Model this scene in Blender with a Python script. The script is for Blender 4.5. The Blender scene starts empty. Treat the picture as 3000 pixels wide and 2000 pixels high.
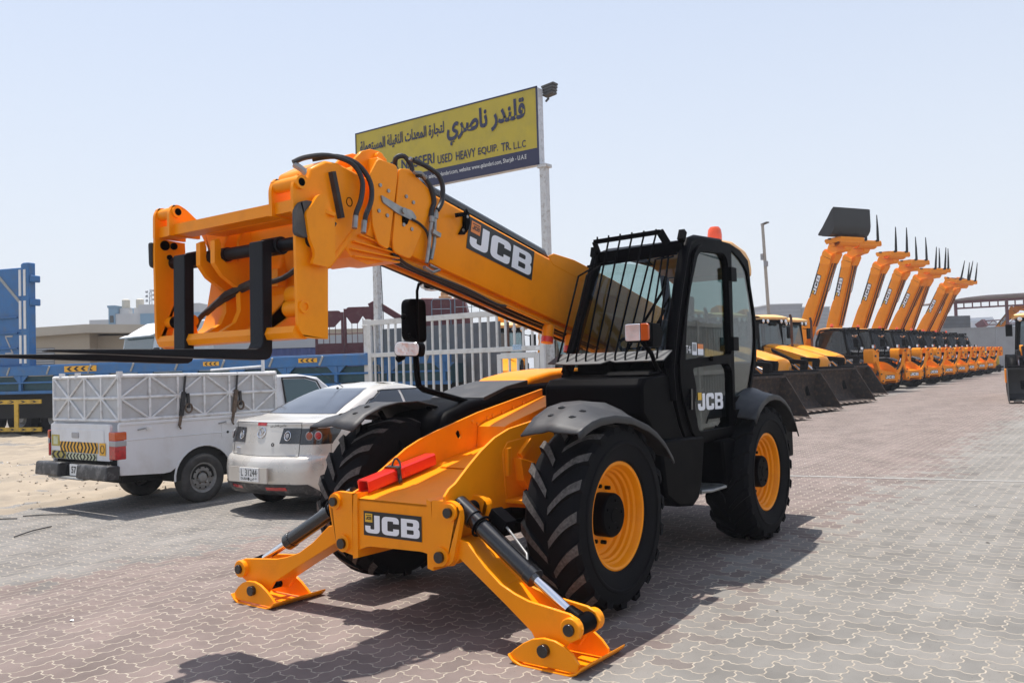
import bpy, math, random
from math import sin, cos, pi, radians, tan, atan2, sqrt
from mathutils import Vector, Matrix
from mathutils.geometry import tessellate_polygon
random.seed(7)
S = bpy.context.scene
COL = S.collection

# ---------------------------------------------------------------- camera
CAM_POS = Vector((4.8533, 3.8092, 1.6027))
F_PX, PITCH, ROLL, YAW = 2501.2, 0.0309014, -0.0292016, 3.76933882
fw = Vector((cos(PITCH)*cos(YAW), cos(PITCH)*sin(YAW), sin(PITCH)))
rt = fw.cross(Vector((0, 0, 1))).normalized()
up = rt.cross(fw)
r2 = rt*cos(ROLL) + up*sin(ROLL)
u2 = up*cos(ROLL) - rt*sin(ROLL)
cam = bpy.data.cameras.new("camera")
camo = bpy.data.objects.new("camera", cam)
COL.objects.link(camo)
cam.sensor_fit = 'HORIZONTAL'
cam.sensor_width = 36.0
cam.lens = F_PX/3000.0*36.0
cam.clip_start = 0.05
cam.clip_end = 3000
camo.matrix_world = Matrix(((r2.x, u2.x, -fw.x, CAM_POS.x), (r2.y, u2.y, -fw.y, CAM_POS.y),
                            (r2.z, u2.z, -fw.z, CAM_POS.z), (0, 0, 0, 1)))
S.camera = camo

# ---------------------------------------------------------------- light
SUN_OFF = Vector((0.085, 0.235, -1.0)).normalized()      # direction the light travels
SUN_EL = math.asin(-SUN_OFF.z)
SUN_AZ = atan2(-SUN_OFF.y, -SUN_OFF.x)                   # where the sun stands
W = bpy.data.worlds.new("World")
S.world = W
W.use_nodes = True
nt = W.node_tree
bg = nt.nodes["Background"]
sky = nt.nodes.new("ShaderNodeTexSky")
sky.sky_type = 'NISHITA'
sky.sun_disc = False
sky.sun_elevation = SUN_EL
sky.sun_rotation = pi/2 - SUN_AZ
sky.altitude = 0
sky.air_density = 1.0
sky.dust_density = 1.0
sky.ozone_density = 1.0
nt.links.new(sky.outputs[0], bg.inputs[0])
bg.inputs[1].default_value = 0.15
# summer haze: the air whitens towards the horizon
wtc = nt.nodes.new("ShaderNodeTexCoord")
wsp = nt.nodes.new("ShaderNodeSeparateXYZ")
nt.links.new(wtc.outputs["Generated"], wsp.inputs[0])
wrp = nt.nodes.new("ShaderNodeValToRGB")
we = wrp.color_ramp.elements
we[0].position = 0.0; we[0].color = (.98, .98, .98, 1)
we[1].position = 0.65; we[1].color = (.36, .36, .36, 1)
e3 = we.new(0.20); e3.color = (.80, .80, .80, 1)
nt.links.new(wsp.outputs[2], wrp.inputs[0])
hz = nt.nodes.new("ShaderNodeBackground")
hz.inputs[0].default_value = (0.595, 0.62, 0.665, 1)
hz.inputs[1].default_value = 1.0
wmx = nt.nodes.new("ShaderNodeMixShader")
nt.links.new(wrp.outputs[0], wmx.inputs[0])
nt.links.new(bg.outputs[0], wmx.inputs[1])
nt.links.new(hz.outputs[0], wmx.inputs[2])
nt.links.new(wmx.outputs[0], nt.nodes["World Output"].inputs[0])
sl = bpy.data.lights.new("sun", 'SUN')
sl.energy = 4.2
sl.angle = radians(0.53)
sl.color = (1.0, 0.95, 0.88)
so = bpy.data.objects.new("sun", sl)
COL.objects.link(so)
so.rotation_euler = SUN_OFF.to_track_quat('-Z', 'Y').to_euler()
so.location = (0, 0, 30)
S.view_settings.view_transform = 'Standard'
S.view_settings.look = 'None'
S.view_settings.exposure = 0.45
S.view_settings.gamma = 1.0
S.view_settings.use_curve_mapping = False
S.cycles.max_bounces = 8
S.cycles.transparent_max_bounces = 16
S.cycles.use_denoising = True

# ---------------------------------------------------------------- materials
def mat(name, col, rough=0.5, metal=0.0, var=0.0, vscale=6.0, bump=0.0, bscale=60.0, coat=0.0, dirt=None, dscale=3.0, damt=0.5, spec=0.5):
    m = bpy.data.materials.new(name)
    m.use_nodes = True
    n = m.node_tree.nodes
    L = m.node_tree.links
    b = n["Principled BSDF"]
    b.inputs["Base Color"].default_value = (*col, 1)
    b.inputs["Roughness"].default_value = rough
    b.inputs["Metallic"].default_value = metal
    b.inputs["Specular IOR Level"].default_value = spec
    if coat:
        b.inputs["Coat Weight"].default_value = coat
        b.inputs["Coat Roughness"].default_value = 0.12
    tc = None
    if var or bump or dirt:
        tc = n.new("ShaderNodeTexCoord")
    out = None
    if var:
        t = n.new("ShaderNodeTexNoise")
        t.inputs["Scale"].default_value = vscale
        t.inputs["Detail"].default_value = 6
        L.new(tc.outputs["Object"], t.inputs["Vector"])
        r = n.new("ShaderNodeValToRGB")
        r.color_ramp.elements[0].position = 0.3
        r.color_ramp.elements[1].position = 0.7
        r.color_ramp.elements[0].color = (*[c*(1-var) for c in col], 1)
        r.color_ramp.elements[1].color = (*[min(1, c*(1+var)) for c in col], 1)
        L.new(t.outputs["Fac"], r.inputs["Fac"])
        out = r.outputs["Color"]
        L.new(out, b.inputs["Base Color"])
        rr = n.new("ShaderNodeMapRange")
        rr.inputs["To Min"].default_value = max(0.03, rough-0.12)
        rr.inputs["To Max"].default_value = min(1, rough+0.12)
        L.new(t.outputs["Fac"], rr.inputs["Value"])
        L.new(rr.outputs[0], b.inputs["Roughness"])
    if dirt:
        t = n.new("ShaderNodeTexNoise")
        t.inputs["Scale"].default_value = dscale
        t.inputs["Detail"].default_value = 9
        t.inputs["Roughness"].default_value = 0.65
        L.new(tc.outputs["Object"], t.inputs["Vector"])
        r = n.new("ShaderNodeMapRange")
        r.inputs["From Min"].default_value = 0.5
        r.inputs["From Max"].default_value = 0.72
        r.inputs["To Max"].default_value = damt
        L.new(t.outputs["Fac"], r.inputs["Value"])
        mx = n.new("ShaderNodeMix")
        mx.data_type = 'RGBA'
        mx.inputs["A"].default_value = (*col, 1)
        mx.inputs["B"].default_value = (*dirt, 1)
        if out:
            L.new(out, mx.inputs["A"])
        L.new(r.outputs[0], mx.inputs["Factor"])
        L.new(mx.outputs["Result"], b.inputs["Base Color"])
    if bump:
        t = n.new("ShaderNodeTexNoise")
        t.inputs["Scale"].default_value = bscale
        t.inputs["Detail"].default_value = 4
        L.new(tc.outputs["Object"], t.inputs["Vector"])
        bp = n.new("ShaderNodeBump")
        bp.inputs["Strength"].default_value = bump
        bp.inputs["Distance"].default_value = 0.01
        L.new(t.outputs["Fac"], bp.inputs["Height"])
        L.new(bp.outputs[0], b.inputs["Normal"])
    return m

def glass(name, tint, refl=0.08, rough=0.02, body=None, bodyamt=0.0):
    m = bpy.data.materials.new(name)
    m.use_nodes = True
    n = m.node_tree.nodes
    L = m.node_tree.links
    n.remove(n["Principled BSDF"])
    t = n.new("ShaderNodeBsdfTransparent")
    t.inputs[0].default_value = (*tint, 1)
    g = n.new("ShaderNodeBsdfGlossy")
    g.inputs["Roughness"].default_value = rough
    lw = n.new("ShaderNodeLayerWeight")
    lw.inputs["Blend"].default_value = 0.5
    pw = n.new("ShaderNodeMath")
    pw.operation = 'POWER'
    pw.inputs[1].default_value = 4.0
    L.new(lw.outputs["Facing"], pw.inputs[0])
    ad = n.new("ShaderNodeMath")
    ad.operation = 'MULTIPLY_ADD'
    ad.inputs[1].default_value = 0.9
    ad.inputs[2].default_value = refl
    L.new(pw.outputs[0], ad.inputs[0])
    mx = n.new("ShaderNodeMixShader")
    L.new(ad.outputs[0], mx.inputs[0])
    src = t.outputs[0]
    if body:
        d = n.new("ShaderNodeBsdfDiffuse")
        d.inputs[0].default_value = (*body, 1)
        m2 = n.new("ShaderNodeMixShader")
        m2.inputs[0].default_value = bodyamt
        L.new(t.outputs[0], m2.inputs[1])
        L.new(d.outputs[0], m2.inputs[2])
        src = m2.outputs[0]
    L.new(src, mx.inputs[1])
    L.new(g.outputs[0], mx.inputs[2])
    L.new(mx.outputs[0], n["Material Output"].inputs[0])
    return m

M = {}
M['orange'] = mat("orange_paint", (0.96, 0.305, 0.0012), 0.40, var=0.03, vscale=4, coat=0.06, bump=0.04, bscale=25, spec=.22, dirt=(0.55, 0.15, 0.01), dscale=5, damt=.22)
M['orange_old'] = mat("weathered_orange_paint", (0.85, 0.29, 0.004), 0.42, var=0.10, vscale=5, coat=0.1, dirt=(0.30, 0.16, 0.06), dscale=6, damt=0.35)
M['yellow_roof'] = mat("pale_orange_roof", (0.86, 0.46, 0.16), 0.45, var=0.05)
M['black'] = mat("black_paint", (0.0030, 0.0030, 0.0040), 0.45, var=0.15, vscale=8, bump=0.03, bscale=90, spec=.025)
M['gloss_black'] = mat("gloss_black_paint", (0.008, 0.008, 0.009), 0.2, coat=0.4)
M['plastic'] = mat("grey_black_plastic", (0.028, 0.029, 0.033), 0.55, var=0.2, vscale=5, bump=0.15, bscale=180, dirt=(0.09, 0.088, 0.085), dscale=5, damt=0.5)
M['tyre'] = mat("tyre_rubber", (0.0060, 0.0060, 0.0075), 0.8, var=0.3, vscale=12, bump=0.2, bscale=120, spec=0.14)
M['lug'] = mat("dusty_lug_rubber", (0.105, 0.098, 0.092), 0.95, var=0.4, vscale=50, bump=0.5, bscale=200, spec=0.2)
M['tyre_dusty'] = mat("dusty_tyre_rubber", (0.07, 0.068, 0.066), 0.9, var=0.25, vscale=9, spec=0.2)
M['chrome'] = mat("chromed_rod", (0.8, 0.8, 0.82), 0.12, metal=1.0)
M['steel'] = mat("zinc_steel", (0.32, 0.32, 0.31), 0.45, metal=0.7, var=0.2, vscale=20)
M['red'] = mat("red_paint", (0.72, 0.025, 0.014), 0.3, var=0.08, vscale=8, coat=0.3)
M['white'] = mat("white_vinyl", (0.84, 0.85, 0.88), 0.45)
M['decal_black'] = mat("black_vinyl", (0.012, 0.012, 0.013), 0.4)
M['decal_orange'] = mat("orange_vinyl", (0.80, 0.24, 0.05), 0.45)
M['decal_yellow'] = mat("yellow_vinyl", (0.75, 0.45, 0.03), 0.45)
M['cab_glass'] = glass("green_tinted_glass", (0.60, 0.71, 0.70), 0.05)
M['door_glass'] = glass("door_tinted_glass", (0.44, 0.53, 0.52), 0.045)
M['row_glass'] = glass("dark_cab_glass", (0.16, 0.20, 0.20), 0.06)
M['dark_glass'] = glass("smoked_glass", (0.10, 0.12, 0.13), 0.10)
M['lens'] = mat("clear_lens", (0.78, 0.81, 0.84), 0.12, metal=0.45, var=0.15, vscale=14, bump=0.5, bscale=22)
M['amber'] = mat("amber_lens", (0.55, 0.085, 0.008), 0.2, coat=0.5)
M['beacon'] = mat("orange_beacon_lens", (0.75, 0.09, 0.02), 0.2, coat=0.5)
M['seat'] = mat("grey_seat_fabric", (0.04, 0.042, 0.045), 0.9)
M['hose'] = mat("black_hose_rubber", (0.016, 0.016, 0.018), 0.5)
M['fork'] = mat("black_fork_steel", (0.008, 0.008, 0.0105), 0.5, var=0.3, vscale=7, bump=0.1, bscale=70, spec=.2)
M['shelf'] = mat("grey_coated_shelf", (.075, .077, .08), .55, var=.2, vscale=8)
M['pad_grey'] = mat("worn_grey_rubber", (.07, .068, .066), .8, var=.35, vscale=9, dirt=(.16, .13, .10), dscale=8, damt=.6)
M['dusty_black'] = mat("dusty_black_pad", (0.03, 0.029, 0.03), 0.8, var=0.3, vscale=9, dirt=(0.10, 0.09, 0.08), dscale=8, damt=0.6)

# ---------------------------------------------------------------- mesh builder
def spline(p, k=4):
    out = []
    for i in range(len(p)-1):
        a, b, c, d = p[max(0, i-1)], p[i], p[i+1], p[min(len(p)-1, i+2)]
        for q in range(k):
            t = q/k
            out.append(.5*((2*b)+(c-a)*t+(2*a-5*b+4*c-d)*t*t+(3*b-a-3*c+d)*t**3))
    return out+[p[-1]]
class MB:
    def __init__(s):
        s.v = []; s.f = []; s.m = []; s.mats = []; s.tf = None
    def mi(s, m):
        m = M[m] if isinstance(m, str) else m
        if m not in s.mats:
            s.mats.append(m)
        return s.mats.index(m)
    def add(s, vs, fs, m):
        b = len(s.v); k = s.mi(m)
        for p in vs:
            p = Vector(p)
            s.v.append(s.tf @ p if s.tf else p)
        for f in fs:
            s.f.append([i+b for i in f]); s.m.append(k)
        return s
    def box(s, x0, x1, y0, y1, z0, z1, m):
        vs = [(x, y, z) for x in (x0, x1) for y in (y0, y1) for z in (z0, z1)]
        return s.add(vs, [(0, 1, 3, 2), (4, 6, 7, 5), (0, 4, 5, 1), (2, 3, 7, 6), (0, 2, 6, 4), (1, 5, 7, 3)], m)
    def beam(s, p0, p1, w, h, m, upv=(0, 0, 1), w1=None, h1=None):
        p0 = Vector(p0); p1 = Vector(p1); d = (p1-p0).normalized(); u = Vector(upv)
        a = d.cross(u)
        if a.length < 1e-4:
            a = d.cross(Vector((1, 0, 0)))
        a.normalize(); u = a.cross(d)
        w1 = w if w1 is None else w1; h1 = h if h1 is None else h1
        vs = []
        for p, ww, hh in ((p0, w, h), (p1, w1, h1)):
            for i, j in ((-1, -1), (1, -1), (1, 1), (-1, 1)):
                vs.append(p + a*ww/2*i + u*hh/2*j)
        return s.add(vs, [(0, 1, 2, 3), (7, 6, 5, 4), (0, 4, 5, 1), (1, 5, 6, 2), (2, 6, 7, 3), (3, 7, 4, 0)], m)
    def tube(s, path, r, m, n=8):
        path = [Vector(p) for p in path]
        if m in ('hose', 'dusty_black', 'rusty') and len(path) > 3 and not isinstance(r, (list, tuple)):
            path = spline(path)
        P = []; prev = None
        for i, p in enumerate(path):
            d = (path[min(i+1, len(path)-1)] - path[max(i-1, 0)]).normalized()
            if prev is None:
                a = d.cross(Vector((0, 0, 1)))
                if a.length < 1e-3:
                    a = d.cross(Vector((1, 0, 0)))
            else:
                a = prev - d*prev.dot(d)
            a.normalize(); prev = a; b = d.cross(a)
            rr = r[i] if isinstance(r, (list, tuple)) else r
            P.append([p + (a*cos(2*pi*k/n) + b*sin(2*pi*k/n))*rr for k in range(n)])
        vs = [q for ring in P for q in ring]
        fs = [(i*n+k, i*n+(k+1) % n, (i+1)*n+(k+1) % n, (i+1)*n+k) for i in range(len(P)-1) for k in range(n)]
        fs.append(list(range(n))[::-1]); fs.append([(len(P)-1)*n+k for k in range(n)])
        return s.add(vs, fs, m)
    def cyl(s, p0, p1, r, m, n=24, r1=None):
        return s.tube([p0, p1], [r, r if r1 is None else r1], m, n)
    def prism(s, pts, a, b, m, axis='y', holes=()):
        """extrude a 2D outline between a and b; axis y: (x,z) pts, x: (y,z), z: (x,y)"""
        def P(q, t):
            return {'y': (q[0], t, q[1]), 'x': (t, q[0], q[1]), 'z': (q[0], q[1], t)}[axis]
        loops = [list(pts)] + [list(h) for h in holes]
        flat = [q for lp in loops for q in lp]
        n = len(flat)
        tris = tessellate_polygon([[Vector((q[0], q[1], 0)) for q in lp] for lp in loops]) if holes else [tuple(range(n))]
        vs = [P(q, a) for q in flat] + [P(q, b) for q in flat]
        fs = [tuple(t) for t in tris] + [tuple(i+n for i in t[::-1]) for t in tris]
        o = 0
        for lp in loops:
            k = len(lp)
            for i in range(k):
                j = (i+1) % k
                fs.append((o+i, o+i+n, o+j+n, o+j))
            o += k
        return s.add(vs, fs, m)
    def lathe(s, prof, org, m, axis='y', n=48, sgn=1):
        """prof: list of (r, t); revolve about axis through org"""
        vs = []
        for k in range(n):
            a = 2*pi*k/n
            for r, t in prof:
                if axis == 'y':
                    p = (org[0]+r*cos(a), org[1]+t*sgn, org[2]+r*sin(a))
                elif axis == 'z':
                    p = (org[0]+r*cos(a), org[1]+r*sin(a), org[2]+t*sgn)
                else:
                    p = (org[0]+t*sgn, org[1]+r*cos(a), org[2]+r*sin(a))
                vs.append(p)
        q = len(prof)
        fs = [(k*q+i, k*q+i+1, ((k+1) % n)*q+i+1, ((k+1) % n)*q+i) for k in range(n) for i in range(q-1)]
        return s.add(vs, fs, m)
    def grid(s, rows, m):
        n = len(rows[0])
        vs = [p for r in rows for p in r]
        return s.add(vs, [(i*n+j, i*n+j+1, (i+1)*n+j+1, (i+1)*n+j) for i in range(len(rows)-1) for j in range(n-1)], m)
    def build(s, name, parent=None, bevel=0.0, smooth=30, seg=2, frame=None, solid=0.0):
        me = bpy.data.meshes.new(name)
        inv = frame.inverted() if frame is not None else None
        me.from_pydata([tuple(inv @ v if inv else v) for v in s.v], [], s.f)
        for m in s.mats:
            me.materials.append(m)
        me.polygons.foreach_set("material_index", s.m)
        import bmesh
        bm = bmesh.new(); bm.from_mesh(me)
        bmesh.ops.recalc_face_normals(bm, faces=bm.faces)
        bm.to_mesh(me); bm.free()
        if smooth:
            me.polygons.foreach_set("use_smooth", [True]*len(me.polygons))
            me.set_sharp_from_angle(angle=radians(smooth))
        o = bpy.data.objects.new(name, me)
        COL.objects.link(o)
        if parent is not None:
            o.parent = parent
        if solid:
            md = o.modifiers.new("thickness", 'SOLIDIFY'); md.thickness = solid; md.offset = -1
        if bevel:
            md = o.modifiers.new("bevel", 'BEVEL')
            md.width = bevel; md.segments = seg; md.limit_method = 'ANGLE'; md.angle_limit = radians(40)
            md.harden_normals = False
        return o

class FB(MB):
    """mesh builder whose y axis points away from the viewer's side"""
    def __init__(s):
        super().__init__(); s.tf = Matrix.Diagonal((1, -1, 1, 1))

def empty(name, label=None, cat=None, group=None, loc=(0, 0, 0), rotz=0.0):
    o = bpy.data.objects.new(name, None)
    COL.objects.link(o)
    o.empty_display_size = 0.2
    o.location = loc
    o.rotation_euler = (0, 0, rotz)
    tag(o, label, cat, group)
    return o
def tag(o, label=None, cat=None, group=None, kind=None):
    if label: o['label'] = label
    if cat: o['category'] = cat
    if group: o['group'] = group
    if kind: o['kind'] = kind
    return o
def struct(o):
    o['kind'] = 'structure'
    return o
def kids(o):
    return [c for c in bpy.data.objects if c.parent is o]
def copy_tree(o, parent=None, ch=None):
    c = o.copy(); COL.objects.link(c); c.parent = parent
    for k in ch.get(o.name, []):
        copy_tree(k, c, ch)
    return c
def child_map():
    ch = {}
    for o in COL.objects:
        if o.parent:
            ch.setdefault(o.parent.name, []).append(o)
    return ch

# ---------------------------------------------------------------- lettering
def rpoly(pts, n=5):
    """polygon with rounded corners: (x, y, r)"""
    out = []
    k = len(pts)
    for i, p in enumerate(pts):
        r = p[2] if len(p) > 2 else 0
        P0 = Vector(pts[i-1][:2]); P1 = Vector(p[:2]); P2 = Vector(pts[(i+1) % k][:2])
        if r <= 0:
            out.append((P1.x, P1.y)); continue
        a = (P0-P1).normalized(); b = (P2-P1).normalized()
        A = P1 + a*r; B = P1 + b*r
        for j in range(n+1):
            t = j/n
            q = A*(1-t)**2 + P1*2*t*(1-t) + B*t*t
            out.append((q.x, q.y))
    return out
def LOGO():
    J = [rpoly([(0, .40), (0, 0, .24), (.74, 0, .24), (.74, 1), (.46, 1), (.46, .22, .05), (.27, .22, .05), (.27, .40)])]
    c = .84
    Cc = [rpoly([(c, 0, .26), (c+.84, 0, .22), (c+.84, .37), (c+.56, .37), (c+.56, .23, .04), (c+.28, .23, .06), (c+.28, .77, .06), (c+.56, .77, .04), (c+.56, .65), (c+.84, .65), (c+.84, 1, .22), (c, 1, .26)])]
    b = 1.78
    B = [rpoly([(b, 0), (b+.88, 0, .22), (b+.88, .46, .1), (b+.80, .52, .03), (b+.86, .58, .08), (b+.86, 1, .22), (b, 1)]),
         rpoly([(b+.28, .19), (b+.60, .19, .06), (b+.60, .42, .06), (b+.28, .42)]),
         rpoly([(b+.28, .61), (b+.58, .61, .06), (b+.58, .81, .06), (b+.28, .81)])]
    return [J, Cc, B]
LG = LOGO()
def logo(mb, org, ex, ey, h, m, lift=0.0, sx=1.0):
    """letters of height h from org along unit vectors ex, ey"""
    org = Vector(org); ex = Vector(ex); ey = Vector(ey); nn = ex.cross(ey).normalized()
    for g in LG:
        flat = [q for lp in g for q in lp]
        tris = tessellate_polygon([[Vector((q[0], q[1], 0)) for q in lp] for lp in g])
        mb.add([org + ex*q[0]*h*sx + ey*q[1]*h + nn*lift for q in flat], [tuple(t) for t in tris], m)
def quad(mb, org, ex, ey, x0, x1, y0, y1, m, lift):
    org = Vector(org); ex = Vector(ex); ey = Vector(ey); nn = ex.cross(ey).normalized()*lift
    mb.add([org+ex*x0+ey*y0+nn, org+ex*x1+ey*y0+nn, org+ex*x1+ey*y1+nn, org+ex*x0+ey*y1+nn], [(0, 1, 2, 3)], m)
def decal(name, parent, org, ex, ey, w, h, panel=True, emblem='decal_yellow', frame=None, fine=True):
    """black panel with the maker's letters and the little square emblem; org = lower left corner"""
    mb = MB()
    if panel:
        quad(mb, org, ex, ey, 0, w, 0, h, 'decal_black', 0.002)
    lh = h*0.74 if panel else h
    lw = w*0.94 if panel else w
    sx = lw/2.66/lh
    x0 = (w-lw)/2; y0 = h*0.11 if panel else 0
    logo(mb, Vector(org)+Vector(ex)*x0+Vector(ey)*y0, ex, ey, lh, 'white', 0.004, sx)
    e0, e1 = x0, x0+0.37*lh*sx
    ya, yb = y0+0.60*lh, min(y0+1.08*lh, h*0.97)
    quad(mb, org, ex, ey, e0, e1, ya, yb, emblem, 0.0045)
    if fine:
        o2 = Vector(org)+Vector(ex)*(e0+0.05*lh*sx)+Vector(ey)*(ya+0.14*lh)
        logo(mb, o2, ex, ey, 0.17*lh, 'decal_black', 0.006, sx*.62)
        quad(mb, org, ex, ey, e0+0.05*lh*sx, e1-0.05*lh*sx, ya+.36*lh, ya+.40*lh, 'decal_black', 0.006)
    return mb.build(name, parent, smooth=0, frame=frame)

def text_mesh(body, font=None, bold=0.0, align='LEFT'):
    cu = bpy.data.curves.new("txt", 'FONT')
    cu.body = body; cu.size = 1.0; cu.align_x = align; cu.offset = bold
    cu.resolution_u = 3
    o = bpy.data.objects.new("txt", cu)
    COL.objects.link(o)
    dg = bpy.context.evaluated_depsgraph_get()
    me = bpy.data.meshes.new_from_object(o.evaluated_get(dg))
    vs = [v.co.copy() for v in me.vertices]; fs = [tuple(p.vertices) for p in me.polygons]
    bpy.data.objects.remove(o); bpy.data.meshes.remove(me); bpy.data.curves.remove(cu)
    return vs, fs
def put_text(mb, body, org, ex, ey, w, h, m, lift=0.004, bold=0.0, base=None):
    """text stretched into a w x h box whose lower left corner is org"""
    vs, fs = text_mesh(body, bold=bold)
    if not vs:
        return
    x0 = min(v.x for v in vs); x1 = max(v.x for v in vs); y0 = min(v.y for v in vs); y1 = max(v.y for v in vs)
    org = Vector(org); ex = Vector(ex); ey = Vector(ey); nn = ex.cross(ey).normalized()*lift
    # joined letters overlap: give every glyph its own hair-thin lift
    par = list(range(len(vs)))
    def find(i):
        while par[i] != i:
            par[i] = par[par[i]]; i = par[i]
        return i
    for f in fs:
        for i in f[1:]:
            par[find(i)] = find(f[0])
    ids = {}
    lf = [ids.setdefault(find(i), len(ids)) % 7 for i in range(len(vs))]
    mb.add([org+ex*((v.x-x0)/(x1-x0)*w)+ey*((v.y-y0)/(y1-y0)*h)+nn*(1+.12*lf[i]) for i, v in enumerate(vs)], fs, m)
AR = {'ا': (0xFE8D, 2), 'ب': (0xFE8F, 4), 'ة': (0xFE93, 2), 'ت': (0xFE95, 4), 'ث': (0xFE99, 4), 'ج': (0xFE9D, 4), 'د': (0xFEA9, 2), 'ذ': (0xFEAB, 2),
      'ر': (0xFEAD, 2), 'س': (0xFEB1, 4), 'ص': (0xFEB9, 4), 'ض': (0xFEBD, 4), 'ع': (0xFEC9, 4), 'ف': (0xFED1, 4), 'ق': (0xFED5, 4), 'ل': (0xFEDD, 4),
      'م': (0xFEE1, 4), 'ن': (0xFEE5, 4), 'ه': (0xFEE9, 4), 'ي': (0xFEF1, 4)}
def arabic(s):
    """shape the letters (initial, medial, final forms) and put them in drawing order"""
    out = []
    for w in s.split(' '):
        q = ''
        for i, c in enumerate(w):
            base, k = AR[c]
            prev = i > 0 and AR[w[i-1]][1] == 4
            nxt = k == 4 and i+1 < len(w)
            form = (3 if k == 4 and nxt else 1) if prev else (2 if nxt else 0)
            q += chr(base+form)
        out.append(q)
    return ' '.join(out)[::-1]
# ================================================================ telehandler
TILT = radians(0.70)
BOOM_TH = math.atan(0.2126)
BOOM_PIV = Vector((-3.30, -0.33, 1.79))
BF = Matrix.Translation(BOOM_PIV) @ Matrix.Rotation(-BOOM_TH, 4, 'Y')
YC = -0.33

def tyre_mesh(mb, cx, cy, cz, out, lugs=True, R=0.615, hw=0.2, worn='lug', dirn=1):
    k = R/0.615
    prof = [(.335*k, hw*.72), (.36*k, hw*.88), (.43*k, hw*1.0), (.50*k, hw*1.02), (.545*k, hw*.97), (.575*k, hw*.82), (.585*k, hw*.5), (.588*k, 0)]
    prof = prof + [(r, -t) for r, t in prof[-2::-1]]
    mb.lathe(prof, (cx, cy, cz), 'tyre', n=64)
    # raised lettering ring on the outer sidewall
    mb.lathe([(.455*k, hw*1.0+.006), (.462*k, hw*1.02+.008), (.475*k, hw*1.02+.008), (.482*k, hw*1.0+.006)], (cx, cy, cz), 'tyre', n=64, sgn=out)
    if not lugs:
        return
    N = 19
    for side in (1, -1):
        for q in range(N):
            a0 = 2*pi*(q + (0.5 if side > 0 else 0))/N
            P = []
            st = 6
            for i in range(st+1):
                s = i/st
                y = side*(0.012 + (hw*1.0-0.012)*s)
                a = a0 + 0.40*s - 0.10*s*s
                top = R - 0.004 - 0.030*k*max(0, s-0.62)/0.38
                bot = .580*k - (.045*k*max(0, s-.7)/.3)
                wd = 0.024 + 0.010*s
                P.append((y, a, top, bot, wd))
            vs = []
            for y, a, top, bot, wd in P:
                for r, da in ((bot, -wd*1.35), (top, -wd), (top, wd), (bot, wd*1.35)):
                    aa = a + da/R
                    vs.append((cx+r*cos(aa), cy+y, cz+r*sin(aa)))
            # shoulder end runs down the sidewall
            y, a, top, bot, wd = P[-1]
            for r, da in ((.545*k, -wd*1.1), (.552*k, -wd*.9), (.552*k, wd*.9), (.545*k, wd*1.1)):
                aa = a + da/R + .035
                vs.append((cx+r*cos(aa), cy+side*(hw*1.02), cz+r*sin(aa)))
            nn = st+2
            for j, mm in ((0, 'tyre'), (1, worn), (2, 'tyre')):
                fs = [(i*4+j, i*4+j+1, (i+1)*4+j+1, (i+1)*4+j) for i in range(nn-1)]
                if mm == worn:
                    mb.add(vs, fs[:-1], mm); mb.add(vs, fs[-1:], 'tyre')
                else:
                    mb.add(vs, fs, mm)
            mb.add(vs, [(0, 1, 2, 3), tuple((nn-1)*4+j for j in range(4))], 'tyre')

def wheel(root, x, side, y=0.93, z=0.6, fine=True):
    cy = side*y
    mb = MB()
    tyre_mesh(mb, x, cy, z, side, True, worn='lug' if (fine and x > -1) else 'tyre')
    w = mb.build("wheel", root, smooth=28)
    rm = MB()
    rm.lathe([(.345, .150), (.350, .160), (.338, .166), (.326, .160), (.318, .145), (.312, .118), (.300, .105), (.296, .085), (.283, .075), (.279, .05), (.262, .038), (.256, .02), (.235, .01), (.21, .012), (.12, .02), (.0, .02)], (x, cy, z), 'orange', n=56, sgn=side)
    rm.lathe([(.345, -.150), (.33, -.155), (.30, -.10), (.25, 0.0)], (x, cy, z), 'orange', n=40, sgn=side)
    for k in range(10):
        a = 2*pi*k/10+.2
        rm.cyl((x+.185*cos(a), cy+side*.012, z+.185*sin(a)), (x+.185*cos(a), cy+side*.048, z+.185*sin(a)), .014, 'black', 6)
    rm.build("rim", w, smooth=25)
    hb = MB()
    hb.lathe([(.142, .0), (.142, .115), (.134, .128), (.05, .131), (.045, .136), (.0, .136)], (x, cy, z), 'black', n=36, sgn=side)
    for k in range(5):
        a = 2*pi*k/5+.5
        hb.cyl((x+.095*cos(a), cy+side*.128, z+.095*sin(a)), (x+.095*cos(a), cy+side*.138, z+.095*sin(a)), .011, 'black', 8)
    hb.build("hub", w, smooth=30)
    return w

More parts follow.
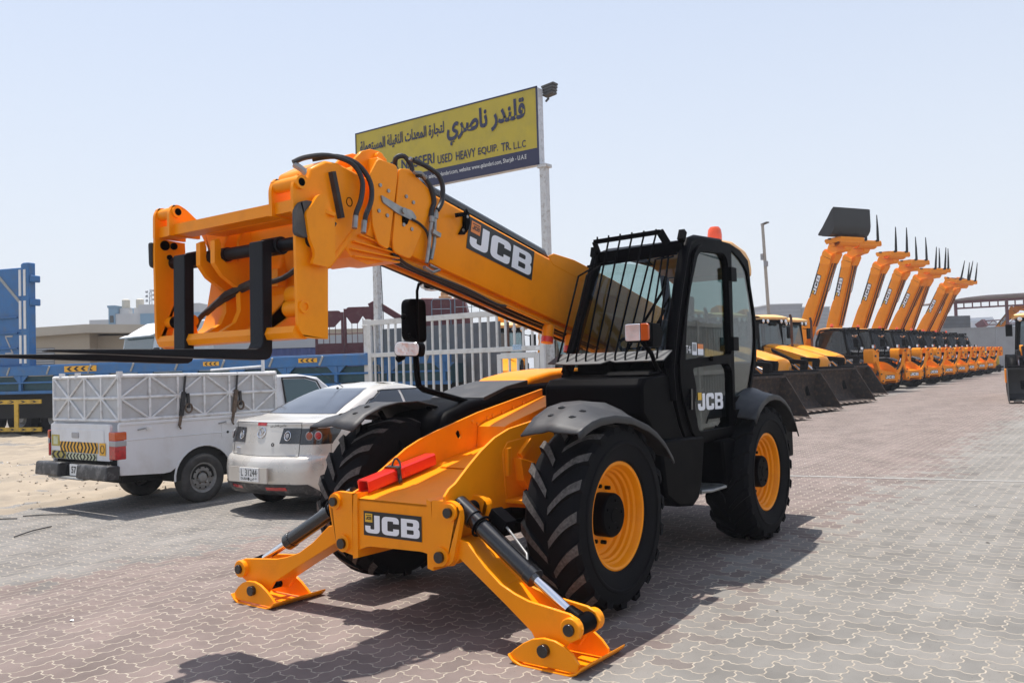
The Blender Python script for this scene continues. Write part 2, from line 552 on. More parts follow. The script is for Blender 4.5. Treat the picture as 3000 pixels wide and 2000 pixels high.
def fender(root, x0, side, front=True):
    """arched plastic mudguard above one wheel"""
    if front:
        out = [(.60, 1.172), (.53, 1.20), (.44, 1.228), (.33, 1.245), (.155, 1.252), (-.074, 1.228), (-.292, 1.165), (-.42, 1.108), (-.54, 1.03), (-.66, .92)]
        inn = [(.58, 1.145), (.50, 1.20), (.43, 1.25), (.27, 1.307), (.10, 1.332), (-.12, 1.335), (-.35, 1.29), (-.50, 1.20), (-.63, 1.08), (-.74, .95)]
    else:
        out = [(.50, 1.10), (.40, 1.19), (.28, 1.25), (.15, 1.285), (.0, 1.295), (-.15, 1.28), (-.30, 1.23), (-.44, 1.15), (-.55, 1.05), (-.64, .92)]
        inn = [(.52, 1.12), (.42, 1.22), (.30, 1.29), (.15, 1.33), (.0, 1.34), (-.17, 1.325), (-.33, 1.27), (-.48, 1.18), (-.60, 1.06), (-.70, .92)]
    yi, yo = 0.74, 1.17
    rows = []
    for k in range(9):
        t = k/8
        row = []
        for i in range(len(out)):
            a, b = inn[i], out[i]
            crown = 0.028*sin(pi*min(1, t*1.1)) + (0.018 if .42 < t < .58 and i < 7 else 0)
            y = yi + (yo-yi)*t
            row.append((x0 + a[0]+(b[0]-a[0])*t, side*y, a[1]+(b[1]-a[1])*t + crown*(1-abs(i-4)/9)))
        rows.append(row)
    # outer lip turned down
    rows.append([(p[0]*1.0, side*(yo+.012), p[2]-.045) for p in rows[-1]])
    mb = MB(); mb.grid(rows, 'plastic')
    if front:
        for (ti, xx) in ((2.4, .42), (2.4, .30), (5.2, .42), (5.2, .30)):
            t = ti/8
            y = side*(yi+(yo-yi)*t)
            i = min(range(len(out)), key=lambda j: abs(out[j][0]-xx))
            zz = inn[i][1]+(out[i][1]-inn[i][1])*t + .033
            mb.lathe([(.026, -.010), (.024, .001), (.013, .002), (.012, .006), (0, .007)], (x0+xx, y, zz-.012), 'plastic', axis='z', n=16)
    o = mb.build("mudguard", root, smooth=50)
    md = o.modifiers.new("thickness", 'SOLIDIFY'); md.thickness = 0.012
    return o

def pin(mb, p, d, r=.032, ln=.03, boss=.058, bm='orange'):
    p = Vector(p); d = Vector(d).normalized()
    mb.cyl(p - d*.02, p + d*ln*.6, boss, bm, 24)
    mb.cyl(p + d*ln*.55, p + d*ln, r, 'gloss_black', 20)

def make_telehandler(root, fine=True, raised=False):
    O = 'orange'
    # -------- chassis
    mb = MB()
    mb.box(-3.7, -.95, -.42, .42, .55, .98, 'black')
    mb.box(-.95, .25, -.38, .42, .55, .80, 'black')
    mb.box(-4.1, -3.2, -.9, .9, .62, 1.05, 'black')
    mb.cyl((0, -.95, .6), (0, .95, .6), .11, 'black', 16)
    mb.cyl((-2.75, -.95, .6), (-2.75, .95, .6), .11, 'black', 16)
    mb.box(-.28, .28, -.3, .3, .42, .78, 'black')
    mb.prism([(-4.25, .75), (-3.55, .65), (-3.2, 1.2), (-3.3, 1.98), (-3.6, 1.98), (-4.2, 1.4)], -.62, -.04, O)
    mb.build("chassis", root, bevel=.012)
    # -------- front frame: side plates, deck, ridge
    top_l = [(.965, .80), (.92, .842), (.86, .868), (.725, .964), (.60, 1.045), (.457, 1.117), (.30, 1.165), (.016, 1.203), (-.17, 1.215), (-.95, 1.27)]
    fr = MB()
    fr.prism(top_l + [(-.95, .55), (.0, .60), (.30, .65), (.47, .65), (.56, .70), (.60, .45), (.93, .45)], .432, .452, O)
    top_r = [(.93, .76), (.80, .80), (.66, .88), (.53, .945), (.395, 1.016), (.25, 1.068), (.07, 1.117), (-.445, 1.234), (-1.35, 1.395)]
    fr.prism(top_r + [(-1.35, .9), (-.95, .55), (.60, .60), (.60, .45), (.93, .45)], -.41, -.39, O,
             holes=[[(-.20+.045*cos(a)*(1.0 if cos(a) > 0 else .6), 1.075+.034*sin(a)+.012*cos(a)) for a in [2*pi*k/6 for k in range(6)]]])
    # deck sheet
    fr.prism([(.95, .742), (.60, .790), (.18, .868), (-.42, .968), (-.95, 1.06), (-.95, 1.04), (-.42, .948), (.18, .848), (.60, .770), (.95, .722)], -.392, .434, O)
    fr.prism([(.20, .870), (-.30, .956), (-.30, .962), (.20, .876)], -.25, .30, O)
    # ridge beside the right flange
    fr.prism([(-.40, .95), (-.42, 1.125), (-.50, 1.15), (-1.35, 1.335), (-1.35, 1.1)], -.385, -.12, O)
    # stiffeners on the left plate
    for poly in ([(.515, 1.03), (.50, .72), (.44, .70), (.455, 1.05)], ):
        pass
    fr.prism([(-.60, .70), (.34, .70), (.36, .74), (.385, 1.02), (.33, 1.08), (-.60, 1.15)], .451, .458, O)
    fr.beam((.21, .468, .975), (.08, .468, 1.07), .03, .05, O)
    fr.prism([(.36, .86), (.36, 1.04), (.32, 1.045), (.32, .86)], .456, .482, O)
    fr.prism([(.27, .97), (.12, .93), (.10, .74), (.18, .76), (.24, .82)], .456, .52, O)
    fr.box(.02, .36, .45, .62, .685, .71, O)
    for x in (.12, .19, .26):
        fr.cyl((x, .56, .70), (x, .56, .735), .016, 'steel', 6)
    fr.build("front_frame", root, bevel=.007)
    for x, z in ((-.55, 1.21), (-.62, 1.225), (-.75, 1.25), (-.9, 1.28), (-1.05, 1.31), (-.42, 1.17), (-.36, 1.19)):
        if fine:
            bl = MB(); bl.cyl((x, -.40, z-.03), (x, -.378, z-.03), .014, 'orange_old', 8); bl.build("bolt", root)
    # -------- stabiliser beam
    st = MB()
    st.prism(rpoly([(-.31, .742), (.31, .742), (.31, .44, .02), (.25, .452, .03), (-.22, .440, .03), (-.31, .405)]), .56, .95, O, axis='x')
    for s in (1, -1):
        st.prism([(s*.30, .36), (s*.345, .35), (s*.355, .45), (s*.335, .765), (s*.30, .775)], .55, .962, O, axis='x')
        lug = rpoly([(s*.345, .772), (s*.53, .778, .06), (s*.575, .70, .05), (s*.50, .40, .05), (s*.345, .372)])
        for xa in (.925, .66):
            st.prism(lug, xa, xa+.04, O, axis='x')
        st.box(.66, .96, min(s*.345, s*.36), max(s*.345, s*.36), .38, .77, O)
        pin(st, (.955, s*.494, .711), (1, 0, 0), r=.030, ln=.05, boss=.052)
        pin(st, (.955, s*.421, .444), (1, 0, 0), r=.034, ln=.05, boss=.056)
        st.cyl((.62, s*.494, .711), (.67, s*.494, .711), .052, O, 20)
    sb = st.build("stabiliser_beam", root, bevel=.009)
    decal("front_decal", sb, (.952, -.2505, .5105), (0, 1, 0), (0, 0, 1), .501, .155, fine=fine)
    # -------- stabiliser legs
    for s in (1, -1):
        def shear(y): return .13*(abs(y)-.42)/.96
        ol = [(.395, .49), (.43, .535), (.50, .56), (.60, .535), (.74, .415), (.86, .338), (.97, .300), (1.07, .278), (1.36, .258), (1.42, .238), (1.447, .19), (1.425, .14), (1.35, .10), (1.30, .035), (1.15, .035), (1.09, .115), (.90, .228), (.53, .435), (.47, .385), (.42, .375), (.385, .41)]
        lg = MB()
        def arm(xa, xb, poly):
            k = len(poly)
            vs = [(xa+shear(y), s*y, z) for y, z in poly]+[(xb+shear(y), s*y, z) for y, z in poly]
            fs = [tuple(range(k)), tuple(range(2*k-1, k-1, -1))]+[(i, (i+1) % k, k+(i+1) % k, k+i) for i in range(k)]
            lg.add(vs, fs, O)
        arm(.895, .917, ol); arm(.715, .737, ol)
        # bottom and top closing plates
        arm(.737, .895, [(.53, .435), (.90, .228), (1.09, .115), (1.11, .13), (.91, .248), (.53, .46)])
        arm(.737, .895, [(.42, .53), (.50, .552), (.60, .527), (.74, .408), (.86, .331), (.86, .30), (.74, .38), (.60, .50), (.50, .52)])
        arm(.737, .895, [(.86, .33), (.89, .315), (1.12, .14), (1.09, .12)])
        po = Vector((.917+shear(1.382), s*1.382, .187))
        pin(lg, po, (1, 0, 0), r=.032, ln=.05, boss=.06)
        lg.cyl(po-Vector((.235, 0, 0)), po-Vector((.19, 0, 0)), .06, O, 20)
        LF = Matrix.Translation((.80, s*.421, .444))
        leg = lg.build("stabiliser_leg", root, bevel=.005, frame=LF)
        leg.matrix_local = LF
        ft = MB()
        yc = 1.226; xf = .917+shear(1.226)
        tab = [(yc-.235, .0), (yc-.20, .03), (yc-.14, .073), (yc-.08, .104), (yc-.01, .120), (yc+.06, .116), (yc+.12, .096), (yc+.17, .062), (yc+.21, .018), (yc+.20, -.03), (yc-.20, -.03)]
        for xa in (xf+.035, xf-.27):
            ft.prism([(s*y, z) for y, z in tab], xa, xa+.02, O, axis='x')
        base = [(yc-.235, .005), (yc-.205, -.022), (yc-.15, -.040), (yc+.15, -.040), (yc+.20, -.02), (yc+.232, .012)]
        base = base + [(y*1.0, z-.014) for y, z in base[::-1]]
        ft.prism([(s*y, z) for y, z in base], xf-.40, xf+.07, O, axis='x')
        ft.cyl((xf+.05, s*yc, .058), (xf+.085, s*yc, .058), .034, 'gloss_black', 20)
        ft.cyl((xf-.25, s*yc, .058), (xf+.05, s*yc, .058), .025, 'black', 14)
        ft.build("stabiliser_foot", leg, bevel=.004, frame=LF)
        # hydraulic ram
        a = Vector((.84, s*.494, .711)); b = po - Vector((.10, 0, 0))
        if raised:
            RX = Matrix.Translation((.80, s*.421, .444)) @ Matrix.Rotation(s*radians(90), 4, 'X') @ Matrix.Translation((-.80, -s*.421, -.444))
            RX = RX @ Matrix.Diagonal((1, 1, 1, 1))
            leg.matrix_local = RX @ LF @ Matrix.Diagonal((1, 1.2, 1.2, 1))
            b = RX @ b
        d = (b-a); L_ = d.length; d.normalize()
        rm = MB()
        rm.cyl(a-d*.055, a+d*.10, .062, 'gloss_black', 24)
        rm.cyl(a+d*.09, a+d*L_*.60, .053, 'gloss_black', 28)
        rm.cyl(a+d*L_*.58, a+d*L_*.635, .058, 'gloss_black', 28)
        rm.cyl(a-Vector((.10, 0, 0)), a+Vector((.075, 0, 0)), .046, 'black', 20)
        # valve block, hose pipe
        up_ = Vector((0, s*.5, .85))
        rm.beam(a+d*.16+up_*.08-Vector((.09, 0, 0)), a+d*.30+up_*.08-Vector((.09, 0, 0)), .09, .07, 'black')
        rm.tube([a+d*.30+up_*.08-Vector((.06, 0, 0)), a+d*.36+up_*.07-Vector((.06, 0, 0)), a+d*.52+up_*.06-Vector((.03, 0, 0)), a+d*.56+up_*.045], .008, 'steel', 8)
        ring = [a+d*.17 + (d.cross(up_).normalized()*cos(t)+d.cross(d.cross(up_)).normalized()*sin(t))*.066 for t in [2*pi*k/16 for k in range(17)]]
        rm.tube(ring, .009, 'black', 6)
        rr_ = rm.build("stabiliser_ram", root, bevel=.004)
        rd = MB()
        rd.cyl(a+d*L_*.62, b-d*.09, .027, 'chrome', 24)
        rd.cyl(b-d*.11, b-d*.03, .036, 'black', 20, r1=.05)
        rd.cyl(b-Vector((.065, 0, 0)), b+Vector((.065, 0, 0)), .052, 'black', 24)
        rd.build("piston_rod", rr_)
    # -------- wheels
    for x in (0, -2.75):
        for s in (1, -1):
            wheel(root, x, s, fine=fine)
    fender(root, 0, 1); fender(root, 0, -1); fender(root, -2.78, 1, False); fender(root, -2.78, -1, False)
    br = MB()
    br.tube([(.12, -.45, .70), (.10, -.70, .98), (.12, -.92, 1.26)], .02, 'black', 8)
    br.tube([(-.20, -.42, .98), (-.24, -.52, 1.16), (-.30, -.80, 1.27)], .02, 'black', 8)
    br.build("mudguard_stay", root)
    # -------- side tank and step under the cab
    tk = MB()
    tk.prism([(-.82, 1.02), (-.90, .60), (-1.10, .50), (-1.36, .47), (-1.47, .52), (-1.53, .62), (-1.60, .93), (-1.60, 1.0)], .44, 1.0, 'black')
    tk.prism([(-1.96, .94), (-2.34, .93), (-2.39, .72), (-2.22, .60), (-2.02, .53)], .5, 1.0, 'black')
    tk.box(-2.05, -1.5, .44, .62, .45, 1.0, 'black')
    t_ = tk.build("side_tank", root, bevel=.02)
    am = MB(); am.lathe([(.035, 0), (.035, .01), (.02, .018), (0, .02)], (-2.24, 1.0, .80), 'amber', n=20); am.build("side_reflector", t_)
    sp = MB()
    sp.box(-2.03, -1.56, .72, .98, .535, .55, 'steel')
    sp.tube([(-1.58, .78, .555), (-1.59, .97, .555), (-1.66, 1.02, .555), (-1.95, 1.02, .555), (-2.01, .97, .555), (-2.02, .78, .555)], .014, 'steel', 8)
    sp.build("step", root)
    # -------- cab
    cb = MB()
    k = 'black'
    side = [(-1.09, 1.52), (-1.18, 1.85), (-1.31, 2.17), (-1.43, 2.44), (-1.50, 2.53), (-1.58, 2.585), (-1.70, 2.61), (-2.16, 2.64), (-2.36, 2.64), (-2.60, 2.605), (-2.79, 2.53), (-2.82, 2.45), (-2.84, 2.31), (-2.96, 1.96), (-2.93, 1.63), (-2.74, 1.28), (-2.52, 1.0), (-2.42, .955), (-1.56, .955), (-1.37, .935), (-1.25, 1.11), (-1.14, 1.355)]
    upg = rpoly([(-1.40, 2.08, .2), (-1.62, 2.475, .06), (-1.72, 2.505, .05), (-2.19, 2.535, .08), (-2.25, 2.46, .05), (-2.265, 1.66, .05), (-1.31, 1.605, .02)][::-1])
    log_ = rpoly([(-1.44, 1.545, .05), (-2.19, 1.585, .06), (-2.27, 1.51, .05), (-2.25, 1.035, .04), (-1.53, 1.03, .05), (-1.46, 1.24, .06), (-1.51, 1.38, .05)])
    qg = rpoly([(-2.39, 2.59, .02), (-2.58, 2.535, .08), (-2.765, 2.44, .06), (-2.93, 1.99, .15), (-2.90, 1.66, .15), (-2.72, 1.32, .04), (-2.37, 1.285, .02)])
    Y0, Y1 = .925, .965
    cb.prism(side, Y0, Y1, k, holes=[upg, log_, qg])
    # right (inner) side, leaning in at the top
    rs = [(-1.09, 1.52), (-1.45, 2.50), (-1.70, 2.58), (-2.70, 2.56), (-2.90, 2.1), (-2.90, 1.5), (-2.5, .96), (-1.3, .96)]
    def inn(x, z): return (x, .03 + max(0, (z-1.5))*.11, z)
    for i in range(len(rs)):
        a = inn(*rs[i]); b = inn(*rs[(i+1) % len(rs)])
        cb.beam(a, b, .07, .07, k)
    cb.beam((-1.05, .03, 1.51), (-1.05, .96, 1.51), .05, .06, k)
    cb.beam((-1.08, .05, 1.53), (-1.435, .15, 2.48), .05, .06, k)
    cb.beam((-1.46, .15, 2.50), (-1.46, .93, 2.52), .06, .09, k)
    cb.beam((-2.80, .15, 2.48), (-2.80, .93, 2.50), .07, .10, k)
    cb.beam((-2.90, .05, 1.55), (-2.90, .95, 1.55), .07, .10, k)
    cb.box(-2.45, -1.2, .05, .93, .93, .99, k)
    cb.prism([(-2.9, 1.56), (-2.42, 1.0), (-2.38, 1.0), (-2.86, 1.56)], .05, .93, k)
    # rounded front pillar of the door side
    cb.tube([(-1.13, .945, 1.30), (-1.10, .945, 1.53), (-1.19, .945, 1.86), (-1.32, .94, 2.18), (-1.45, .935, 2.46), (-1.53, .93, 2.56), (-1.68, .925, 2.60), (-2.2, .92, 2.63)], .042, k, 12)
    cab = cb.build("cab", root, bevel=.008)
    dr = MB()
    dout = rpoly([(-1.215, 1.60, .02), (-1.30, 1.86, .3), (-1.56, 2.50, .1), (-1.70, 2.555, .05), (-2.26, 2.585, .06), (-2.325, 2.5, .05), (-2.315, .985, .04), (-1.46, .975, .1), (-1.30, 1.20, .2), (-1.215, 1.42, .1)][::-1])
    dr.prism(dout, Y1+.001, Y1+.022, k, holes=[upg, log_])
    dr.cyl((-1.36, Y1+.02, 1.29), (-1.36, Y1+.028, 1.29), .05, k, 20)
    dr.beam((-1.37, Y1+.032, 1.38), (-1.36, Y1+.032, 1.22), .03, .025, 'gloss_black', upv=(0, 1, 0))
    for zz in (2.36, 1.75, 1.12):
        dr.box(-2.37, -2.25, Y1+.018, Y1+.05, zz-.06, zz+.06, k)
    dr.cyl((-1.80, Y1+.02, 1.62), (-1.80, Y1+.05, 1.62), .02, k, 10)
    door = dr.build("door", cab, bevel=.006)
    GL = 'door_glass' if fine else 'row_glass'
    dg = MB()
    dg.prism(upg, Y1-.02, Y1-.014, GL); dg.prism(log_, Y1-.02, Y1-.014, GL)
    if fine:
        dg.build("door_glass", cab)
        st = MB()
        ex, ey = Vector((-1, 0, -.01)), Vector((0, 0, 1))
        ds = MB()
        logo(ds, (-1.60, Y1-.012, 1.20), ex, ey, .138, 'white', .0, 1.42)
        quad(ds, (-1.60, Y1-.012, 1.20), ex, ey, 0, .072, .085, .145, 'decal_yellow', .002)
        put_text(st, "T4i", (-1.40, Y1-.012, 1.665), ex, ey, .10, .06, 'white', 0)
        quad(st, (-1.52, Y1-.012, 1.65), ex, ey, 0, .09, 0, .10, 'white', 0)
        for q in range(4):
            quad(st, (-1.53, Y1-.012, 1.66), ex, ey, q*.018, q*.018+.008, 0.02, .08, 'decal_black', .002)
        quad(st, (-1.63, Y1-.012, 1.65), ex, ey, 0, .11, .05, .09, 'decal_orange', 0)
        quad(st, (-1.63, Y1-.012, 1.65), ex, ey, 0, .11, 0, .05, 'white', 0)
        st.build("door_sticker", cab, smooth=0)
        ds.build("door_logo", cab, smooth=0)
    else:
        dg.build("door_glass", cab)
    q = MB(); q.prism(qg, Y1-.02, Y1-.014, GL)
    q.build("quarter_window", cab)
    # windscreen
    GL = 'cab_glass' if fine else 'row_glass'
    ws = MB()
    ws.add([(-1.055, .06, 1.53), (-1.055, .93, 1.53), (-1.43, .91, 2.46), (-1.43, .17, 2.46)], [(0, 1, 2, 3)], GL)
    ws.build("windscreen", cab, smooth=0)
    rg = MB()
    rg.add([inn(-1.2, 1.54), inn(-2.85, 1.54), inn(-2.68, 2.54), inn(-1.48, 2.48)], [(0, 1, 2, 3)], GL)
    rg.build("side_window", cab, smooth=0)
    bw = MB(); bw.add([(-2.92, .10, 1.58), (-2.92, .93, 1.58), (-2.80, .92, 2.46), (-2.80, .16, 2.46)], [(0, 1, 2, 3)], GL)
    bw.build("rear_window", cab, smooth=0)
    # roof: black front visor and tan cover at the back
    rf = MB()
    rf.prism([(-1.46, 2.515), (-1.50, 2.56), (-1.70, 2.615), (-2.2, 2.645), (-2.2, 2.60), (-1.5, 2.50)], .15, .925, k)
    rfo = rf.build("roof", cab, bevel=.015)
    ry = MB()
    ry.prism([(-2.19, 2.60), (-2.19, 2.665), (-2.50, 2.68), (-2.80, 2.63), (-2.92, 2.56), (-2.955, 2.46), (-2.94, 2.38), (-2.90, 2.40)], .12, .945, 'yellow_roof')
    ry.build("roof_cover", rfo, bevel=.03, seg=3)
    bc = MB()
    bc.cyl((-2.62, .72, 2.64), (-2.62, .72, 2.725), .068, 'black', 20)
    bo = bc.build("beacon", cab)
    bl = MB()
    bl.lathe([(.066, 0), (.067, .05), (.060, .10), (.042, .125), (.0, .134)], (-2.62, .72, 2.725), 'beacon', axis='z', n=24)
    bl.build("beacon_lens", bo)
    # seat, steering wheel
    se = MB()
    se.prism([(-2.15, 1.32), (-1.75, 1.32), (-1.70, 1.40), (-2.10, 1.44), (-2.28, 2.0), (-2.38, 2.0), (-2.30, 1.38)], .28, .72, 'seat')
    se.box(-2.2, -1.8, .32, .68, 1.0, 1.32, 'black')
    se.prism([(-2.30, 2.02), (-2.36, 2.02), (-2.38, 2.2), (-2.31, 2.2)], .38, .62, 'seat')
    se.build("seat", cab, bevel=.03)
    sw = MB()
    c0 = Vector((-1.52, .5, 1.72)); ax = Vector((-.45, 0, .9)).normalized(); e1 = Vector((0, 1, 0)); e2 = ax.cross(e1)
    sw.tube([c0+(e1*cos(t)+e2*sin(t))*.19 for t in [2*pi*j/24 for j in range(25)]], .014, 'black', 8)
    sw.tube([c0, c0-ax*.25, c0-ax*.25+Vector((.12, 0, -.35))], .04, 'black', 8)
    sw.beam(c0-e1*.19, c0+e1*.19, .03, .015, 'black')
    sw.box(-1.35, -1.12, .12, .88, 1.45, 1.60, 'black')
    sw.build("steering_wheel", cab)
    # black console fairing under the windscreen
    cf = MB()
    cf.prism([(-.64, 1.42), (-.70, 1.475), (-1.09, 1.515), (-1.12, 1.34), (-1.24, 1.10), (-1.36, .94), (-.90, .95), (-.74, 1.14), (-.64, 1.22)], .11, .955, k)
    cf.prism([(-.80, 1.49), (-.84, 1.525), (-1.06, 1.535), (-1.06, 1.49)], .55, .93, k)
    cf.build("console_fairing", root, bevel=.02)
    # windscreen guard
    gd = MB()
    n = 11
    def gb(t): return Vector((-.90+.03*sin(pi*t), .05+t*.96, 1.605))
    def gt(t): return Vector((-1.24, .06+t*.94, 2.50))
    shelf = [(-.98, .02, 1.62), (-.86, .02, 1.60), (-.86, 1.02, 1.62), (-.98, 1.02, 1.64)]
    gd.tf = Matrix.Translation((-.85, 0, 1.595)) @ Matrix.Rotation(radians(26), 4, 'Y') @ Matrix.Translation((.85, 0, 0))
    gd.prism([(-1.03, .02), (-.86, .0), (-.83, .2), (-.83, .5), (-.88, .56), (-.85, .62), (-.86, 1.02), (-1.03, 1.02)], 0, .008, 'shelf', axis='z')
    gd.tf = None
    for j in range(n):
        t = (j+.5)/n*.96
        b0 = Vector((-.875, .04+t*1.0, 1.61))
        if 2 <= j <= 7:
            tp = Vector((-1.235, .27+(j-2)*.107, 2.61))
            gd.tube([b0, b0+Vector((-.0, 0, .04)), tp], .0085, k, 6)
        else:
            if j < 2: tp = Vector((-1.20, .10+.08*j, 2.33)); t2 = Vector((-1.32, .20+.05*j, 2.42))
            else: tp = Vector((-1.20, .81+(j-8)*.055, 2.40)); t2 = Vector((-1.33, .82+(j-8)*.04, 2.43))
            gd.tube([b0, tp, t2], .0085, k, 6)
    gd.beam((-1.235, .24, 2.605), (-1.235, .84, 2.62), .03, .035, k)
    gd.beam((-1.235, .24, 2.61), (-1.30, .24, 2.52), .02, .05, k)
    gd.beam((-1.235, .84, 2.62), (-1.32, .86, 2.53), .02, .07, k)
    gd.beam((-1.32, .12, 2.42), (-1.32, .94, 2.45), .02, .02, k)
    for y in (.12, .5, .88):
        gd.beam((-.94, y, 1.61), (-1.03, y, 1.50), .03, .05, k)
    gd.beam((-1.40, .94, 2.56), (-1.44, .94, 2.64), .05, .05, k)
    gd.beam((-1.36, .16, 2.50), (-1.38, .16, 2.58), .05, .05, k)
    for j in range(6):
        y = .27+j*.107
        gd.cyl((-1.235, y, 2.615), (-1.235, y, 2.645), .008, k, 6)
    gd.build("windscreen_guard", cab)
    # headlight and amber indicator on the stalk before the cab
    hl = MB()
    hl.prism(rpoly([(.83, 1.735, .02), (1.03, 1.735, .02), (1.03, 1.875, .02), (.83, 1.875, .02)]), -.72, -.63, k, axis='x')
    hl.tube([(-.70, .93, 1.74), (-.80, .95, 1.66), (-.92, .93, 1.56), (-1.05, .90, 1.50)], .018, k, 8)
    hl.prism([(-.66, 1.70), (-.80, 1.70), (-.84, 1.80), (-.78, 1.87), (-.66, 1.87)], .985, 1.035, k)
    ho = hl.build("headlight", root, bevel=.008)
    ln = MB(); ln.prism(rpoly([(.835, 1.745, .015), (.955, 1.745, .01), (.955, 1.868, .01), (.835, 1.868, .015)]), -.632, -.622, 'lens', axis='x'); ln.build("lens", ho, bevel=.004)
    ln = MB(); ln.prism(rpoly([(.962, 1.745, .01), (1.028, 1.745, .02), (1.028, 1.868, .02), (.962, 1.868, .01)]), -.66, -.618, 'amber', axis='x'); ln.build("indicator", ho, bevel=.006)
    # wiper
    wi = MB()
    wi.tube([(-.98, .60, 1.50), (-1.03, .70, 1.60), (-1.14, .86, 1.92), (-1.15, .90, 2.00)], .012, k, 6)
    wi.beam((-1.02, .58, 1.62), (-1.25, .86, 2.18), .012, .02, k)
    wi.build("wiper", cab)
    # -------- engine pod on the right
    pb = MB()
    pb.prism([(-.12, .95), (-.14, 1.18), (-.22, 1.24), (-.52, 1.32), (-.70, 1.335), (-1.0, 1.42), (-2.7, 1.50), (-2.9, .75), (-.7, .7)], -1.12, -.50, k)
    pod = pb.build("engine_pod", root, bevel=.06, seg=4)
    bn = MB()
    bn.prism([(-1.30, 1.36), (-1.32, 1.465), (-1.42, 1.50), (-1.75, 1.55), (-2.2, 1.58), (-2.75, 1.56), (-2.8, 1.30)], -1.13, -.55, O)
    bn.build("bonnet", pod, bevel=.04, seg=3)
    mt = MB()
    mt.prism([(-.66, 1.25), (-.68, 1.345), (-1.0, 1.43), (-1.315, 1.475), (-1.315, 1.34)], -1.10, -.52, 'plastic')
    for x, z in ((-.80, 1.285), (-1.02, 1.345), (-1.25, 1.395)):
        mt.cyl((x, -.525, z), (x, -.512, z), .014, 'steel', 8)
    mt.build("engine_mat", pod, bevel=.02)
    # hoop with mirror and headlight
    hp = MB()
    hy = -.62
    hp.tube([(-.73, hy, 1.19), (-.70, hy, 1.25), (-.64, hy, 1.29), (-.54, hy, 1.32), (-.25, hy, 1.38), (-.05, hy, 1.425), (.0, hy, 1.455), (.015, hy, 1.53), (.03, hy, 1.70), (.0, hy, 1.78)], .024, k, 10)
    hp.tube([(.0, hy, 1.76), (.0, hy, 1.95), (.0, hy, 2.18), (-.02, hy, 2.235), (-.06, hy, 2.245)], .011, k, 8)
    hp.tube([(.0, hy, 1.79), (.09, hy, 1.82), (.1, hy, 1.85)], .01, k, 6)
    hpo = hp.build("mirror_hoop", root)
    mm = MB()
    mm.prism(rpoly([(-.135, 1.785, .05), (.085, 1.80, .06), (.085, 2.12, .06), (-.13, 2.13, .06)]), hy-.10, hy-.02, k)
    mm.cyl((.085, hy-.05, 1.98), (.12, hy-.05, 1.98), .025, k, 10)
    mm.build("mirror", hpo, bevel=.03, seg=3)
    # lamp housing faces forward-left
    R0 = Matrix.Translation((.13, hy+.03, 1.735)) @ Matrix.Rotation(radians(15), 4, 'Z')
    sh = MB(); sh.tf = R0
    shp = rpoly([(-.115, -.055, .04), (.10, -.065, .03), (.115, .045, .05), (-.11, .06, .05)])
    sh.prism(shp, -.06, .035, k, axis='x')
    sh.tube([(-.02, -.06, -.05), (-.03, -.12, -.08)], .03, k, 8)
    hl2 = sh.build("headlight", root, bevel=.01)
    sl_ = MB(); sl_.tf = R0
    sl_.prism([(y*.92, z*.9) for y, z in shp], .034, .044, 'lens', axis='x')
    sl_.build("lens", hl2, bevel=.01)
    cv = MB()
    cv.lathe([(.11, 0), (.105, -.03), (.085, -.06), (.05, -.08), (.0, -.088)], (-.15, hy+.02, 2.275), 'chrome', axis='z', n=28)
    cv.lathe([(.113, .0), (.113, .012), (0, .012)], (-.15, hy+.02, 2.275), 'black', axis='z', n=28)
    cv.build("convex_mirror", hpo)
    # -------- boom
    bm = MB()
    u0 = BOOM_PIV
    def L(u, v, y):   # boom coordinates to machine coordinates
        return BF @ Vector((u, y, v))
    ulen = 4.42
    sec = [(-.235, -.148), (-.205, -.20), (.205, -.20), (.235, -.16)]
    def bsec(hw, ht, hb, ch):
        return [(hw-ch*.35, -hb), (hw, -hb+ch), (hw, ht-.02), (hw-.02, ht), (-hw+.02, ht), (-hw, ht-.02), (-hw, -hb+ch), (-hw+ch*.35, -hb)]
    def tubebox(u_a, u_b, s0, m, s1=None):
        s1 = s1 or s0
        vs = [L(u_a, v, y) for y, v in s0] + [L(u_b, v, y) for y, v in s1]
        n_ = len(s0)
        bm.add(vs, [tuple(range(n_)), tuple(range(2*n_-1, n_-1, -1))]+[(i, (i+1) % n_, n_+(i+1) % n_, n_+i) for i in range(n_)], m)
    tubebox(-.35, 4.05, bsec(.195, .245, .245, .07), O)
    # bottom rail strip and rear hump
    bm.prism([], 0, 1, O) if False else None
    for sy in (1, -1):
        vs = [(L(2.55, .20, 0), ), ]
    def sideplate(pts, ya, yb, m):
        n_ = len(pts)
        vs = [L(u, v, ya) for u, v in pts]+[L(u, v, yb) for u, v in pts]
        bm.add(vs, [tuple(range(n_)), tuple(range(2*n_-1, n_-1, -1))]+[(i, (i+1) % n_, n_+(i+1) % n_, n_+i) for i in range(n_)], m)
    # raised side cheeks at the rear (behind the black rail)
    sideplate([(2.22, .20), (2.30, .25), (2.22, .30), (1.9, .345), (1.2, .37), (-.3, .37), (-.3, .20)], .188, .198, O)
    sideplate([(2.22, .20), (2.30, .25), (2.22, .30), (1.9, .345), (1.2, .37), (-.3, .37), (-.3, .20)], -.198, -.188, O)
    # underside plate, stops
    tubebox(.6, 4.0, [(.12, -.275), (.12, -.24), (-.12, -.24), (-.12, -.275)], O)
    for uu in (1.72, 2.05):
        c = L(uu, -.28, .12)
    boom = bm.build("boom", root, bevel=.008, frame=BF)
    boom.matrix_local = BF
    rl = MB()
    rl.tf = BF
    rl.prism([(2.2, .245), (4.1, .245), (4.1, .30), (4.0, .315), (2.3, .315)], -.175, .165, 'gloss_black')
    rl.build("cable_tray", boom, bevel=.02, frame=BF)
